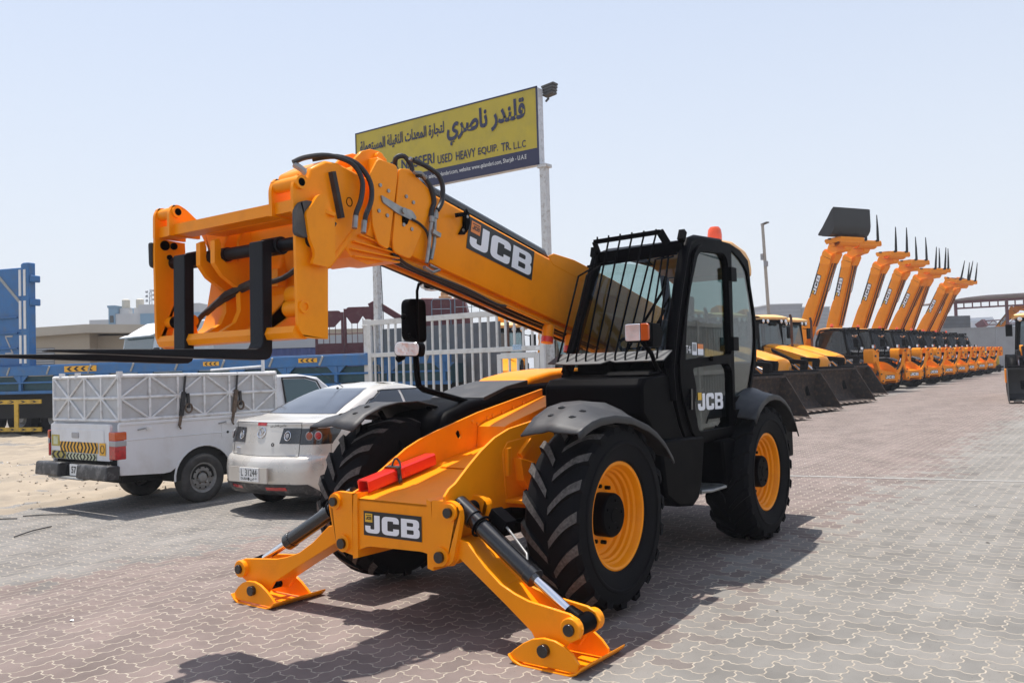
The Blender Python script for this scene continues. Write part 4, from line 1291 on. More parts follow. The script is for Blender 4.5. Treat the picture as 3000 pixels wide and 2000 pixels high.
for i in range(len(lp)-1):
    sk.beam(lp[i], lp[i+1], .035, .004, 'dusty_black', upv=dd.cross(lp[i+1]-lp[i]))
sk.tube([c+nn_*.057, c+nn_*.097+dd*.03, c+nn_*.092+dd*.06, c+nn_*.057+dd*.05+Vector((0, .03, 0)), c+Vector((0, .06, 0))-nn_*.0], .007, 'dusty_black', 6)
sk.tube([c+Vector((0, .062, 0)), c+Vector((0, .08, 0))-nn_*.03-dd*.02, c+Vector((0, .07, 0))-nn_*.04-dd*.03], .009, 'dusty_black', 6)
sk.build("strap", sso)
# ================================================================ white pickup with a steel cage
M['wpaint'] = mat("old_white_paint", (.68, .685, .70), .42, var=.04, vscale=3, coat=.1, dirt=(.45, .40, .34), dscale=2.5, damt=.35)
M['cage'] = mat("chipped_white_enamel", (.70, .70, .695), .6, var=.08, vscale=7, dirt=(.30, .26, .22), dscale=9, damt=.6, bump=.2, bscale=40)
M['cagepanel'] = mat("dull_white_board", (.47, .475, .48), .65, var=.06, vscale=5, dirt=(.30, .27, .24), dscale=5, damt=.6)
M['bumper'] = mat("scuffed_black_plastic", (.03, .03, .032), .5, var=.3, vscale=14, dirt=(.30, .29, .28), dscale=9, damt=.55)
M['redlens'] = mat("red_lens", (.42, .012, .014), .15, coat=.5, var=.3, vscale=30)
M['greylens'] = mat("grey_lens", (.33, .33, .34), .15, coat=.5)
M['plate'] = mat("plate_white", (.78, .78, .76), .5)
M['ink'] = mat("black_ink", (.012, .012, .014), .6)
M['refl_y'] = mat("yellow_reflector", (.78, .40, .02), .4)
M['refl_g'] = mat("greenish_reflector", (.55, .58, .38), .45, dirt=(.2, .18, .1), dscale=14, damt=.6)
M['refl_o'] = mat("olive_reflector", (.42, .34, .05), .45, dirt=(.1, .08, .03), dscale=20, damt=.7)
M['steelrim'] = mat("dusty_steel_rim", (.30, .295, .285), .6, metal=.4, var=.25, vscale=14)
M['silver'] = mat("champagne_silver_paint", (.60, .57, .52), .30, metal=.30, var=.04, vscale=3, coat=.5, dirt=(.42, .38, .33), dscale=2.2, damt=.25)
M['tint'] = mat("dark_tinted_window", (.010, .011, .013), .12, coat=.8, spec=.7)
M['rearglass'] = mat("dusty_tinted_rear_glass", (.045, .052, .066), .16, coat=.7, var=.25, vscale=4, spec=.6)
M['cabglass_blue'] = mat("teal_tinted_window", (.03, .075, .085), .12, coat=.6)
M['rusty'] = mat("rusty_strap_steel", (.12, .085, .06), .8, var=.4, vscale=20)
M['underbody'] = mat("dark_underbody", (.012, .012, .012), .9)
M['lamp_amber'] = mat("dull_amber_lamp", (.30, .055, .012), .2, coat=.5)
M['smoke'] = mat("smoked_lamp_housing", (.010, .010, .012), .12, coat=.8)

def road_wheel(root, x, y, z, R, w, side, style, tyre='tyre_dusty'):
    mb = MB()
    prof = [(.60*R, w*.42), (.68*R, w*.50), (.80*R, w*.53), (.92*R, w*.49), (.985*R, w*.40), (R, w*.25), (R, 0)]
    prof += [(r, -t) for r, t in prof[-2::-1]]
    mb.lathe(prof, (x, y, z), tyre, n=48)
    for t in (-.18, 0, .18):
        mb.lathe([(R+.001, t*w-.006), (R-.008, t*w), (R+.001, t*w+.006)], (x, y, z), 'tyre', n=48)
    wh = mb.build("wheel", root, smooth=30)
    rm = MB()
    rm.lathe([(.62*R, w*.42), (.61*R, w*.46), (.57*R, w*.44), (.53*R, w*.30), (.49*R, w*.27), (.44*R, w*.34), (.30*R, w*.36), (.22*R, w*.30), (.17*R, w*.42), (.10*R, w*.46), (0, w*.46)], (x, y, z), style, n=40, sgn=side)
    for k in range(10):
        a = 2*pi*k/10
        c = (x+.42*R*cos(a), y+side*w*.335, z+.42*R*sin(a))
        rm.cyl(c, (c[0], c[1]+side*.004+side*w*.03, c[2]), .035*R, 'underbody', 10)
    for k in range(6):
        a = 2*pi*k/6
        c = (x+.25*R*cos(a), y+side*w*.33, z+.25*R*sin(a))
        rm.cyl(c, (c[0], c[1]+side*.02, c[2]), .03*R, 'rusty', 6)
    rm.build("rim", wh, smooth=30)
    return wh

pk = empty("pickup_truck", "dented white pickup with a caged load bed parked behind the raised forks", "pickup truck", loc=(-2.16, -7.40, zg(-2.16, -7.4)), rotz=pi)
R_ = .335
ys_, yl = -.84, .84
def arch(cx, r, z0, n=12, a0=-12, a1=192):
    return [(cx+r*cos(radians(a)), z0+r*.93*sin(radians(a))) for a in [a0+(a1-a0)*k/n for k in range(n+1)]]
bd = MB()
side = [(-1.20, .50), (-1.22, .62), (-1.21, 1.145), (1.24, 1.135), (1.24, .46), (.47, .46)] + [(x, z) for x, z in arch(.0, .455, .36) if z > .40] + [(-.50, .47), (-.60, .46)]
for s in (-1, 1):
    bd.prism(side, s*.80, s*.84, 'wpaint')
    bd.beam((-1.2, s*.825, 1.145), (1.24, s*.825, 1.14), .06, .035, 'wpaint')
    bd.prism([(-1.15, .945), (1.22, .935), (1.22, .925), (-1.15, .93)], s*.838, s*.848, 'wpaint')
    bd.prism([(x*1.0, z) for x, z in arch(0, .462, .365, 16, -5, 185)] + [(x, z) for x, z in arch(0, .435, .365, 16, -5, 185)][::-1], s*.838, s*.852, 'wpaint')
    bd.prism(arch(0, .45, .36, 12, -4, 184), min(s*.795, s*.5), max(s*.795, s*.5), 'underbody')
bd.box(-1.18, 1.24, -.80, .80, .62, .70, 'underbody')
bd.box(-1.0, 3.3, -.5, .5, .36, .50, 'underbody')
bd.tube([(-.95, -.45, .40), (-.2, -.5, .36), (.6, -.5, .38)], .03, 'underbody', 8)
bd.cyl((0, -.7, .335), (0, .7, .335), .06, 'underbody', 12)
bd.box(1.20, 1.24, -.82, .82, .6, 1.15, 'wpaint')
pbody = bd.build("load_bed", pk, bevel=.012)
tg = MB()
tg.prism(rpoly([(-.68, .675, .02), (.835, .665, .03), (.835, 1.14, .04), (-.68, 1.145, .04)]), -1.245, -1.205, 'wpaint', axis='x')
tg.prism(rpoly([(-.55, .90, .02), (.78, .90, .02), (.78, 1.07, .02), (-.55, 1.07, .02)]), -1.252, -1.244, 'wpaint', axis='x')
tgo = tg.build("tailgate", pk, bevel=.012)
th = MB(); th.prism(rpoly([(.07, .955, .02), (.25, .955, .02), (.25, 1.03, .02), (.07, 1.03, .02)]), -1.262, -1.250, 'greylens', axis='x'); th.build("tailgate_handle", tgo, bevel=.006)
# chevron reflector strips (the rear faces -X, so viewed right is -Y)
def strip(name, y0, y1, z0, z1, bgm, dark, n, parent, X=-1.2535):
    mb = MB(); ex, ey = Vector((0, -1, 0)), Vector((0, 0, 1)); o = Vector((X, y0, z0)); w = y0-y1; h = z1-z0
    quad(mb, o, ex, ey, 0, w, 0, h, bgm, 0)
    st = w/n
    for k in range(n):
        d = 1 if k < n/2 else -1
        x0 = k*st + (0 if d > 0 else st*.5)
        q = [(x0, h*.5), (x0+st*.5*d, h), (x0+st*.5*d+st*.45, h), (x0+st*.45, h*.5), (x0+st*.5*d+st*.45, 0), (x0+st*.5*d, 0)]
        q = [(min(max(a, .002), w-.002), b) for a, b in q]
        mb.add([o+ex*a+ey*b+Vector((-.002, 0, 0)) for a, b in q], [(0, 1, 2, 3), (0, 3, 4, 5)], dark)
    return mb.build(name, parent, smooth=0)
strip("chevron_strip", .57, -.40, .765, .905, 'refl_y', 'ink', 11, tgo)
strip("chevron_strip", .40, -.36, .675, .755, 'refl_g', 'ink', 9, tgo)
strip("chevron_strip", .80, .42, .675, .775, 'refl_o', 'ink', 3, tgo)
rs = MB(); quad(rs, (-1.2535, .80, .84), (0, -1, 0), (0, 0, 1), 0, .22, 0, .15, 'refl_o', 0); quad(rs, (-1.2545, .75, .86), (0, -1, 0), (0, 0, 1), 0, .12, 0, .11, 'refl_g', 0); rs.build("round_sticker_patch", tgo, smooth=0)
rs = MB(); quad(rs, (-1.2535, -.44, .745), (0, -1, 0), (0, 0, 1), 0, .15, 0, .16, 'refl_y', 0)
rs.tube([(-1.255, -.515+.045*cos(t), .825+.05*sin(t)) for t in [2*pi*k/16 for k in range(17)]], .006, 'rusty', 5); rs.build("speed_sticker", tgo, smooth=0)
for s in (-1, 1):
    tl = MB()
    yi_ = .64 if s < 0 else .842
    def q_(y): return -.69 if (s < 0 and y == .64) else (.842 if y in (.64, .65) and s > 0 else (-.695 if y == .65 else s*(y + (.03 if s > 0 else 0))))
    sh = rpoly([(q_(.64), .70, .012), (q_(.845), .70, .012), (q_(.845), 1.05, .012), (q_(.64), 1.05, .012)])
    tl.prism(sh, -1.265, -1.12, 'redlens', axis='x')
    t_ = tl.build("tail_light", pk, bevel=.02)
    t2 = MB(); t2.prism(rpoly([(q_(.65), .945), (q_(.85), .945, .01), (q_(.85), 1.045, .012), (q_(.65), 1.045, .012)]), -1.27, -1.115, 'amber', axis='x'); t2.build("indicator_lens", t_, bevel=.015)
    t2 = MB(); t2.prism([(q_(.65), .865), (q_(.85), .865), (q_(.85), .94), (q_(.65), .94)], -1.268, -1.115, 'greylens', axis='x'); t2.build("reversing_lens", t_, bevel=.01)
bp = MB()
for y0, y1 in ((-.90, -.17), (.30, .92)):
    bp.prism(rpoly([(-1.43, .46, .03), (-1.25, .45, .02), (-1.23, .63, .03), (-1.41, .645, .04)]), y0, y1, 'bumper')
bp.box(-1.40, -1.25, -.30, .62, .43, .46, 'steel')
bp.box(-1.30, -1.22, -.8, .85, .46, .60, 'underbody')
bpo = bp.build("rear_bumper", pk, bevel=.025, seg=3)
pp = MB(); ex, ey = Vector((0, -1, 0)), Vector((0, 0, 1)); o = Vector((-1.315, .20, .47))
pp.prism([(.20, .47), (-.16, .47), (-.16, .62), (.20, .62)], -1.314, -1.306, 'plate', axis='x')
put_text(pp, "57", o+ey*.03+ex*.05, ex, ey, .12, .09, 'ink', .003, .02)
pp.build("licence_plate", pk, smooth=0)
fl = MB(); fl.prism(rpoly([(.28, .86, .03), (.57, .86, .05), (.57, 1.06, .02), (.28, 1.06, .02)]), -.8445, -.841, 'wpaint'); fl.cyl((.38, -.842, .93), (.38, -.852, .93), .018, 'ink', 10)
fl.build("fuel_flap", pk)
hk = MB()
for x in (-.85, .35, 1.02):
    hk.box(x, x+.08, -.865, -.84, 1.05, 1.09, 'cage')
    hk.tube([(x-.12, -.86, 1.06), (x-.02, -.87, 1.075)], .01, 'steel', 6)
hk.build("rope_hook", pk)
# cab and bonnet (mostly hidden from the camera, still whole)
cbm = MB()
def sect(x, w0, w1, z0, z1, z2):
    return [(x, -w0, z0), (x, -w0, z1), (x, -w1, z2), (x, w1, z2), (x, w0, z1), (x, w0, z0)]
st_ = [(1.26, .84, .74, .46, 1.15, 1.66), (1.33, .845, .735, .46, 1.15, 1.705), (1.75, .85, .73, .42, 1.15, 1.715), (2.15, .85, .715, .42, 1.14, 1.66), (2.85, .85, .80, .42, 1.09, 1.12), (3.3, .84, .76, .42, 1.02, 1.05), (3.72, .80, .70, .44, .88, .93), (3.80, .76, .66, .50, .80, .84)]
rows = [sect(*q) for q in st_]
cbm.grid(rows, 'wpaint')
cbm.add(rows[0], [tuple(range(6))], 'wpaint'); cbm.add(rows[-1], [tuple(range(6))], 'wpaint')
for s in (-1, 1):
    cbm.prism(arch(2.86, .44, .36, 12, -4, 184), min(s*.856, s*.5), max(s*.856, s*.5), 'underbody')
cabp = cbm.build("cab", pk, bevel=.03, seg=3, smooth=40)
for s in (-1, 1):
    w_ = MB(); w_.add([(1.44, s*.853, 1.22), (2.25, s*.853, 1.20), (2.06, s*.775, 1.58), (1.85, s*.757, 1.64), (1.44, s*.757, 1.64)], [(0, 1, 2, 3, 4)], 'cabglass_blue')
    w_.tube([(1.42, s*.856, 1.20), (2.30, s*.856, 1.18), (2.08, s*.777, 1.60), (1.86, s*.757, 1.665), (1.42, s*.757, 1.665), (1.42, s*.856, 1.20)], .013, 'ink', 6)
    w_.build("side_window", cabp, smooth=0)
w_ = MB(); w_.add([(1.255, -.62, 1.2), (1.255, .62, 1.2), (1.255, .60, 1.58), (1.255, -.60, 1.58)], [(0, 1, 2, 3)], 'cabglass_blue'); w_.build("rear_window", cabp, smooth=0)
w_ = MB(); w_.add([(2.22, -.70, 1.61), (2.22, .70, 1.61), (2.80, .78, 1.165), (2.80, -.78, 1.165)], [(0, 1, 2, 3)], 'cabglass_blue'); w_.build("windscreen", cabp, smooth=0)
for x in (0, 2.86):
    for s in (-1, 1):
        road_wheel(pk, x, s*.72, R_, R_, .22, s, 'steelrim')
# steel cage on the load bed
cg = MB()
z0, z1, z2 = 1.19, 1.475, 1.755
xa, xb = -1.19, 1.23
for s in (-1, 1):
    y = s*.825
    cg.box(xa+.02, xb-.02, y-.004*s-.003, y-.004*s+.003, z0+.02, z2-.02, 'cagepanel')
    yo = y + s*.012
    for z in (z0, z1, z2):
        cg.tube([(xa, yo, z), (xb, yo, z-.02*(z == z2))], .024 if z != z1 else .019, 'cage', 8)
    n = 6
    xs_ = [xa+(xb-xa)*k/n for k in range(n+1)]
    for k, x in enumerate(xs_):
        cg.box(x-.014, x+.014, yo-.012, yo+.012, z0, z2-.01, 'cage')
    for k in range(n):
        a, b = xs_[k], xs_[k+1]
        if k % 2 == 0:
            d = [(a, z1, b, z2), (a, z1, b, z0)]
        else:
            d = [(a, z2, b, z1), (a, z0, b, z1)]
        for x0, q0, x1, q1 in d:
            cg.tube([(x0, yo, q0), (x1, yo, q1)], .0145, 'cage', 6)
for X in (xa, xb):
    o_ = -.012 if X == xa else .012
    cg.box(X-.003, X+.003, -.80, .80, z0+.02, z2-.02, 'cagepanel')
    for z in (z0, z1, z2):
        cg.tube([(X+o_, -.83, z), (X+o_, .83, z)], .020, 'cage', 8)
    ys2 = [-.83+1.66*k/4 for k in range(5)]
    for y in ys2:
        cg.box(X+o_-.012, X+o_+.012, y-.014, y+.014, z0, z2, 'cage')
    for y0, y1, a, b in ((-.83, -.415, z2, z1), (-.415, 0, z1, z2), (0, .415, z2, z1), (.415, .83, z1, z2), (-.83, -.415, z0, z1), (-.415, 0, z1, z0), (0, .415, z0, z1), (.415, .83, z1, z0)):
        cg.tube([(X+o_*1.2, y0, a), (X+o_*1.2, y1, b)], .015, 'cage', 6)
for y in (-.83, .2, .62):
    cg.box(xa-.03, xa+.03, y-.025, y+.025, z2-.02, z2+.06, 'cage')
cg.tube([(xb, -.55, z2), (xb, -.55, z2+.09), (xb, .75, z2+.06)], .02, 'cage', 8)
cg.tube([(xb-.05, -.62, z2-.1), (xb-.05, -.62, z2+.30)], .025, 'cage', 8)
cg.build("load_cage", pk)
for x, mm, L_ in ((-.33, 'dusty_black', .62), (.50, 'rusty', .55)):
    sp = MB()
    sp.beam((x+.06, -.85, 1.76), (x+.02, -.865, 1.50), .03, .008, 'dusty_black', upv=(0, 1, 0))
    sp.beam((x+.02, -.87, 1.52), (x-.03, -.875, 1.20), .055, .03, mm, upv=(0, 1, 0))
    sp.beam((x+.07, -.88, 1.50), (x+.08, -.88, 1.30), .035, .03, 'dusty_black', upv=(0, 1, 0))
    sp.tube([(x+.08+.05*cos(t), -.885, 1.30+.06*sin(t)) for t in [2*pi*k/10 for k in range(11)]], .013, 'rusty', 6)
    sp.beam((x-.03, -.87, 1.20), (x-.05, -.86, 1.07), .035, .02, 'rusty', upv=(0, 1, 0))
    sp.tube([(x-.05, -.86, 1.10), (x-.06, -.88, 1.06), (x-.04, -.88, 1.03)], .012, 'rusty', 6)
    sp.build("ratchet_strap", pk)

# ================================================================ silver saloon car
sc_ = empty("car", "silver saloon car seen from behind, parked beside the white pickup", "car", loc=(-2.62, -4.95, zg(-2.62, -4.95)), rotz=pi)
# horizontal slices: z, rear x, front x, half width, rear corner radius, rear bulge, front corner radius
SL = [(.25, -.74, 3.50, .78, .22, .06, .30), (.30, -.84, 3.58, .83, .28, .09, .34), (.40, -.90, 3.66, .86, .34, .11, .40), (.55, -.92, 3.69, .875, .36, .12, .42), (.66, -.90, 3.68, .88, .36, .12, .45), (.70, -.86, 3.66, .88, .35, .11, .45),
      (.73, -.80, 3.64, .88, .33, .10, .45), (.85, -.77, 3.56, .875, .32, .09, .48), (.98, -.735, 3.36, .865, .31, .085, .5), (1.07, -.71, 2.95, .85, .30, .08, .5), (1.115, -.70, 2.6, .835, .28, .07, .45), (1.145, -.66, 2.45, .81, .25, .06, .4),
      (1.16, -.50, 2.40, .785, .22, .05, .35), (1.175, -.30, 2.36, .765, .20, .045, .3), (1.20, -.20, 2.31, .75, .19, .04, .3), (1.30, .02, 2.12, .70, .20, .04, .28), (1.40, .27, 1.90, .645, .20, .04, .26), (1.48, .50, 1.68, .59, .20, .035, .25), (1.535, .76, 1.42, .53, .22, .03, .25), (1.565, 1.0, 1.25, .42, .2, .02, .2), (1.575, 1.10, 1.15, .2, .1, .01, .1)]
def cr(p0, p1, p2, p3, t):
    return .5*((2*p1)+(-p0+p2)*t+(2*p0-5*p1+4*p2-p3)*t*t+(-p0+3*p1-3*p2+p3)*t**3)
SS = []
SUB = 4
for i in range(len(SL)-1):
    a = SL[max(0, i-1)]; b = SL[i]; c = SL[i+1]; d = SL[min(len(SL)-1, i+2)]
    for k in range(SUB):
        t = k/SUB
        SS.append(tuple(b[q]+(c[q]-b[q])*t for q in range(1)) + tuple(cr(a[q], b[q], c[q], d[q], t) if abs(c[q]-b[q]) < .15 else b[q]+(c[q]-b[q])*t for q in range(1, 7)))
SS.append(SL[-1])
NR, NC, NS, NF = 10, 8, 28, 8
def outline(s):
    z, xr, xf, w, rc, bu, rf = s
    pts = []
    rc = min(rc, w*.8); rf = min(rf, w*.8)
    for k in range(NR):     # rear, centre to corner
        y = (w-rc)*k/NR
        pts.append((xr + bu*(y/(w-rc))**2, y, z))
    for k in range(NC):     # corner
        a = pi/2*k/NC
        pts.append((xr+bu + rc*(1-cos(a)), w-rc+rc*sin(a), z))
    for k in range(NS):
        t = k/NS
        x0, x1 = xr+bu+rc, xf-rf*1.3
        tt = 1-abs(2*t-1)
        pts.append((x0+(x1-x0)*t, w+.012*tt, z))
    for k in range(NF+1):
        a = pi/2*k/NF
        pts.append((xf-rf*1.3+rf*1.3*sin(a), w-rf+rf*cos(a), z))
    pts.append((xf+.03, 0, z))
    return pts
OUT = [outline(s) for s in SS]
def full(o):
    return [(x, -y, z) for x, y, z in o[::-1]][:-1] + o
cm = MB()
half = OUT
AX, ARC = (0.0, 2.64), .365
def in_arch(p):
    return any((p[0]-ax)**2+(p[2]-.32)**2 < ARC*ARC for ax in AX)
for sgn in (1, -1):
    vs = [(x, sgn*y, z) for o in half for x, y, z in o]
    # pull vertices near the wheel openings onto the circle
    nn2 = len(half[0])
    fs = []
    for i in range(len(half)-1):
        for j in range(nn2-1):
            q = [i*nn2+j, i*nn2+j+1, (i+1)*nn2+j+1, (i+1)*nn2+j]
            c = [sum(vs[k][d] for k in q)/4 for d in range(3)]
            if abs(c[1]) > .8 and in_arch(c):
                continue
            fs.append(q)
    vs2 = []
    for (x, y, z) in vs:
        if abs(y) > .78 and z < .75:
            for ax in AX:
                d = sqrt((x-ax)**2+(z-.32)**2)
                if abs(d-ARC) < .075 and d > 1e-6:
                    x = ax+(x-ax)*ARC/d; z = .32+(z-.32)*ARC/d
        vs2.append((x, y, z))
    cm.add(vs2, fs, 'silver')
cm.add(full(OUT[0]), [tuple(range(len(full(OUT[0]))))], 'underbody')
for ax in AX:
    for s in (-1, 1):
        cm.prism(arch(ax, ARC+.005, .32, 12, -2, 182), min(s*.84, s*.5), max(s*.84, s*.5), 'underbody')
cbody = cm.build("body", sc_, smooth=40)
cbody.modifiers.new("weld", 'WELD').merge_threshold = .0005
def surf(zq, jq, sgn=1, off=.004):
    """point on the body at height zq and outline position jq"""
    i = max(k for k in range(len(SS)) if SS[k][0] <= zq); i = min(i, len(SS)-2)
    t = (zq-SS[i][0])/(SS[i+1][0]-SS[i][0])
    j = int(jq); u = jq-j
    def P(ii, jj): return Vector(OUT[ii][min(jj, len(OUT[0])-1)])
    p = (P(i, j)*(1-u)+P(i, j+1)*u)*(1-t) + (P(i+1, j)*(1-u)+P(i+1, j+1)*u)*t
    du = (P(i, j+1)-P(i, j)); dv = (P(i+1, j)-P(i, j))
    n = du.cross(dv)
    if n.length > 0: n.normalize()
    if n.dot(Vector((p.x-1.2, p.y, .2))) < 0: n = -n
    p = p+n*off
    return Vector((p.x, sgn*p.y, p.z))
def jx(z, x):
    """outline position on the side at a given x"""
    i = max(k for k in range(len(SS)) if SS[k][0] <= z); i = min(i, len(SS)-2)
    o = OUT[i]
    for j in range(NR, len(o)-1):
        if o[j][0] <= x <= o[j+1][0]:
            return j+(x-o[j][0])/(o[j+1][0]-o[j][0]+1e-9)
    return NR
def patch(mb, zs, j0f, j1f, n, m, sgn=1, off=.004):
    rows = []
    for z in zs:
        a, b = j0f(z), j1f(z)
        rows.append([surf(z, a+(b-a)*k/n, sgn, off) for k in range(n+1)])
    mb.grid(rows, m)
def lin(a, b, n): return [a+(b-a)*k/n for k in range(n+1)]
# rear window spans both halves
rw = MB()
def rwj(z): return NR+3.0 - 1.0*sst((z-1.40)/.12)
patch(rw, lin(1.205, 1.50, 14), lambda z: 0.0, rwj, 16, 'rearglass', 1); patch(rw, lin(1.205, 1.50, 14), lambda z: 0.0, rwj, 16, 'rearglass', -1)
rwo = rw.build("rear_window", sc_, smooth=60); rwo.modifiers.new("weld", 'WELD').merge_threshold = .001
for s in (-1, 1):
    sw = MB()
    zl = lin(1.20, 1.46, 12)
    def tx(z): return (z-1.20)/.26
    patch(sw, zl, lambda z: jx(z, .16+.55*tx(z)), lambda z: jx(z, 1.05), 8, 'tint', s)
    patch(sw, zl, lambda z: jx(z, 1.10), lambda z: jx(z, 2.08-.55*tx(z)), 8, 'tint', s)
    sw.build("side_window", sc_, smooth=60)
    tr_ = MB()
    tr_.tube([surf(z, jx(z, .13+.55*tx(z)), s, .004) for z in zl]+[surf(1.468, jx(1.468, x), s, .004) for x in lin(.75, 1.52, 6)]+[surf(z, jx(z, 2.10-.55*tx(z)), s, .004) for z in zl[::-1]]+[surf(1.195, jx(1.195, x), s, .004) for x in lin(2.1, .12, 10)], .009, 'ink', 6)
    tr_.build("window_trim", sc_)
    # tail lamp: trunk part and wing part, seam between
    tl = MB()
    patch(tl, lin(.875, 1.06, 8), lambda z: 6.0+.5*(z-.875)/.185, lambda z: NR+1.1, 10, 'smoke', s, .006)
    patch(tl, lin(.865, 1.055, 8), lambda z: NR+1.25, lambda z: NR+NC-.2+(z-.865)*9, 12, 'smoke', s, .006)
    tlo = tl.build("tail_light", sc_, smooth=60)
    for jj, mm, rr_ in ((7.9, 'lens', .044), (NR+3.0, 'lamp_amber', .040), (NR+4.7, 'redlens', .040)):
        c = surf(.965, jj, s, .01); n0 = (surf(.965, jj, s, .05)-surf(.965, jj, s, .0)).normalized()
        e1 = Vector((0, 0, 1)); e2 = n0.cross(e1).normalized(); e1 = e2.cross(n0)
        lb = MB()
        lb.tube([c+(e1*cos(t)*1.25+e2*sin(t))*rr_ for t in [2*pi*k/20 for k in range(21)]], .006, 'chrome' if mm == 'lens' else 'greylens', 6)
        if mm != 'lens':
            lb.add([c+n0*.014]+[c+n0*.006+(e1*cos(t)*1.2+e2*sin(t))*rr_*.92 for t in [2*pi*k/20 for k in range(20)]], [(0, 1+k, 1+(k+1) % 20) for k in range(20)], mm)
        else:
            lb.add([c+n0*.012]+[c+n0*.006+(e1*cos(t)*1.2+e2*sin(t))*rr_*.6 for t in [2*pi*k/20 for k in range(20)]], [(0, 1+k, 1+(k+1) % 20) for k in range(20)], 'greylens')
        lb.build("lamp_ring", tlo, smooth=40)
    rf = MB(); patch(rf, lin(.325, .365, 2), lambda z: 4.2, lambda z: NR-.5, 6, 'redlens', s, .010); rf.build("rear_reflector", sc_, smooth=60)
# black bumper insert, seams, lip
bi = MB()
for s in (-1, 1):
    patch(bi, lin(.252, .40, 6), lambda z: 0.0, lambda z: NR+NC-1.0-(0.40-z)*12*0-(max(0, z-.30))*28, 24, 'bumper', s, .006)
bi.build("bumper_insert", sc_, smooth=60)
sm = MB()
for s in (-1, 1):
    sm.tube([surf(.725, j, s, .001) for j in lin(0, NR+1, 12)] + [surf(z, NR+1.18, s, .001) for z in lin(.73, 1.13, 14)], .004, 'ink', 4)
    sm.tube([surf(1.125, j, s, .002) for j in lin(0, NR+1, 10)], .003, 'ink', 4)
    sm.tube([surf(z, NR+NC-.5, s, .001) for z in lin(.40, .86, 8)], .003, 'ink', 4)
sm.build("panel_gap", sc_)
# number plate
np_ = MB()
X = -.95
ex, ey = Vector((0, -1, 0)), Vector((0, 0, 1))
npb = Vector((X, .165, .43))
np_.prism([(.40, .415), (-.34, .415), (-.34, .60), (.40, .60)], X+.012, X+.03, 'silver', axis='x')
np_.prism([(.165, .43), (-.20, .43), (-.20, .595), (.165, .595)], X, X+.012, 'plate', axis='x')
put_text(np_, "L", npb+ex*.035+ey*.065, ex, ey, .035, .085, 'ink', .003, .0)
put_text(np_, "31244", npb+ex*.115+ey*.065, ex, ey, .22, .085, 'ink', .003, .0)
for q in (.012, .345):
    quad(np_, npb, ex, ey, q, q+.008, .105, .112, 'ink', .003)
put_text(np_, "DUBAI", npb+ex*.03+ey*.018, ex, ey, .13, .03, 'ink', .003, .0)
put_text(np_, arabic("دبي"), npb+ex*.20+ey*.008, ex, ey, .13, .045, 'ink', .003, .0)
quad(np_, npb, ex, ey, .168, .19, .014, .05, 'ink', .003)
np_.build("licence_plate", sc_, smooth=0)
# emblem, lock, high brake lamp, script
em = MB()
def rp(y, z, off=.006):
    s = 1 if y >= 0 else -1
    i = max(k for k in range(len(SS)) if SS[k][0] <= z)
    w, rc = SS[i][3], SS[i][4]
    return surf(z, min(abs(y)/(w-rc)*NR, NR), s, off)
em.tube([rp(.07*cos(t), 1.0+.062*sin(t), .008) for t in [2*pi*k/28 for k in range(29)]], .007, 'chrome', 6)
em.tube([rp(.066, 1.02, .008), rp(.035, 1.025, .008), rp(.0, .975, .008), rp(-.035, 1.025, .008), rp(-.066, 1.02, .008)], .007, 'chrome', 6)
em.build("emblem", sc_)
lk = MB(); lk.tube([rp(-.23+.018*cos(t), .862+.018*sin(t), .004) for t in [2*pi*k/12 for k in range(13)]], .005, 'ink', 6); lk.build("boot_lock", sc_)
hb = MB(); hb.grid([[rp(y, z, .008) for y in lin(.10, -.07, 8)] for z in (1.085, 1.10, 1.118)], 'redlens'); hb.build("high_brake_lamp", sc_, smooth=60)
scp = MB()
vs, fs = text_mesh(arabic("هذا من فضل ربي"), bold=.012)
x0 = min(v.x for v in vs); x1 = max(v.x for v in vs); y0 = min(v.y for v in vs); y1 = max(v.y for v in vs)
scp.add([rp(-.14-(v.x-x0)/(x1-x0)*.26, 1.062+(v.y-y0)/(y1-y0)*.045, .006+.0006*(i % 5)) for i, v in enumerate(vs)], fs, 'ink')
scp.build("rear_script", sc_, smooth=0)
bs = MB()
bs.tube([rp(.60-.02*k, .80+.008*(k % 2), .006) for k in range(9)], .007, 'chrome', 5)
bs.build("badge", sc_)
an = MB(); an.tube([surf(1.52, 2, 1, .0), surf(1.52, 2, 1, .0)+Vector((-.42, .25, .30))], [.006, .002], 'ink', 6); an.cyl(surf(1.50, 2, 1, -.005), surf(1.50, 2, 1, .02), .025, 'ink', 10, r1=.012)
an.build("antenna", sc_)
for x in AX:
    for s in (-1, 1):
        road_wheel(sc_, x, s*.755, .315, .315, .20, s, 'steelrim', 'tyre')
# ================================================================ sign, gate, yard fence
M['sign_y'] = mat("faded_yellow_sign", (.49, .375, .032), .5, var=.06, vscale=2.0, dirt=(.30, .25, .05), dscale=1.3, damt=.5)
M['sign_b'] = mat("sign_navy", (.026, .028, .07), .5)
M['sign_w'] = mat("sign_white", (.68, .68, .66), .5)
M['sign_edge'] = mat("weathered_white_sheet", (.62, .63, .65), .5, var=.08, vscale=5, dirt=(.25, .24, .23), dscale=9, damt=.7)
M['post'] = mat("flaking_white_post", (.58, .58, .57), .6, var=.08, dirt=(.24, .18, .13), dscale=14, damt=.8)
M['gate'] = mat("cream_white_gate_paint", (.63, .625, .60), .55, var=.06, vscale=4, dirt=(.42, .39, .34), dscale=5, damt=.6)
M['shelter'] = mat("dark_grey_floodlight", (.09, .088, .085), .7, var=.2)
XS = -12.0
sg = empty("sign_board", "yellow and navy shop sign with Arabic and English lettering on two white posts", "sign", loc=(XS, -10.5, zg(XS, -10.5)))
zo = -zg(XS, -10.5); yo = 10.5
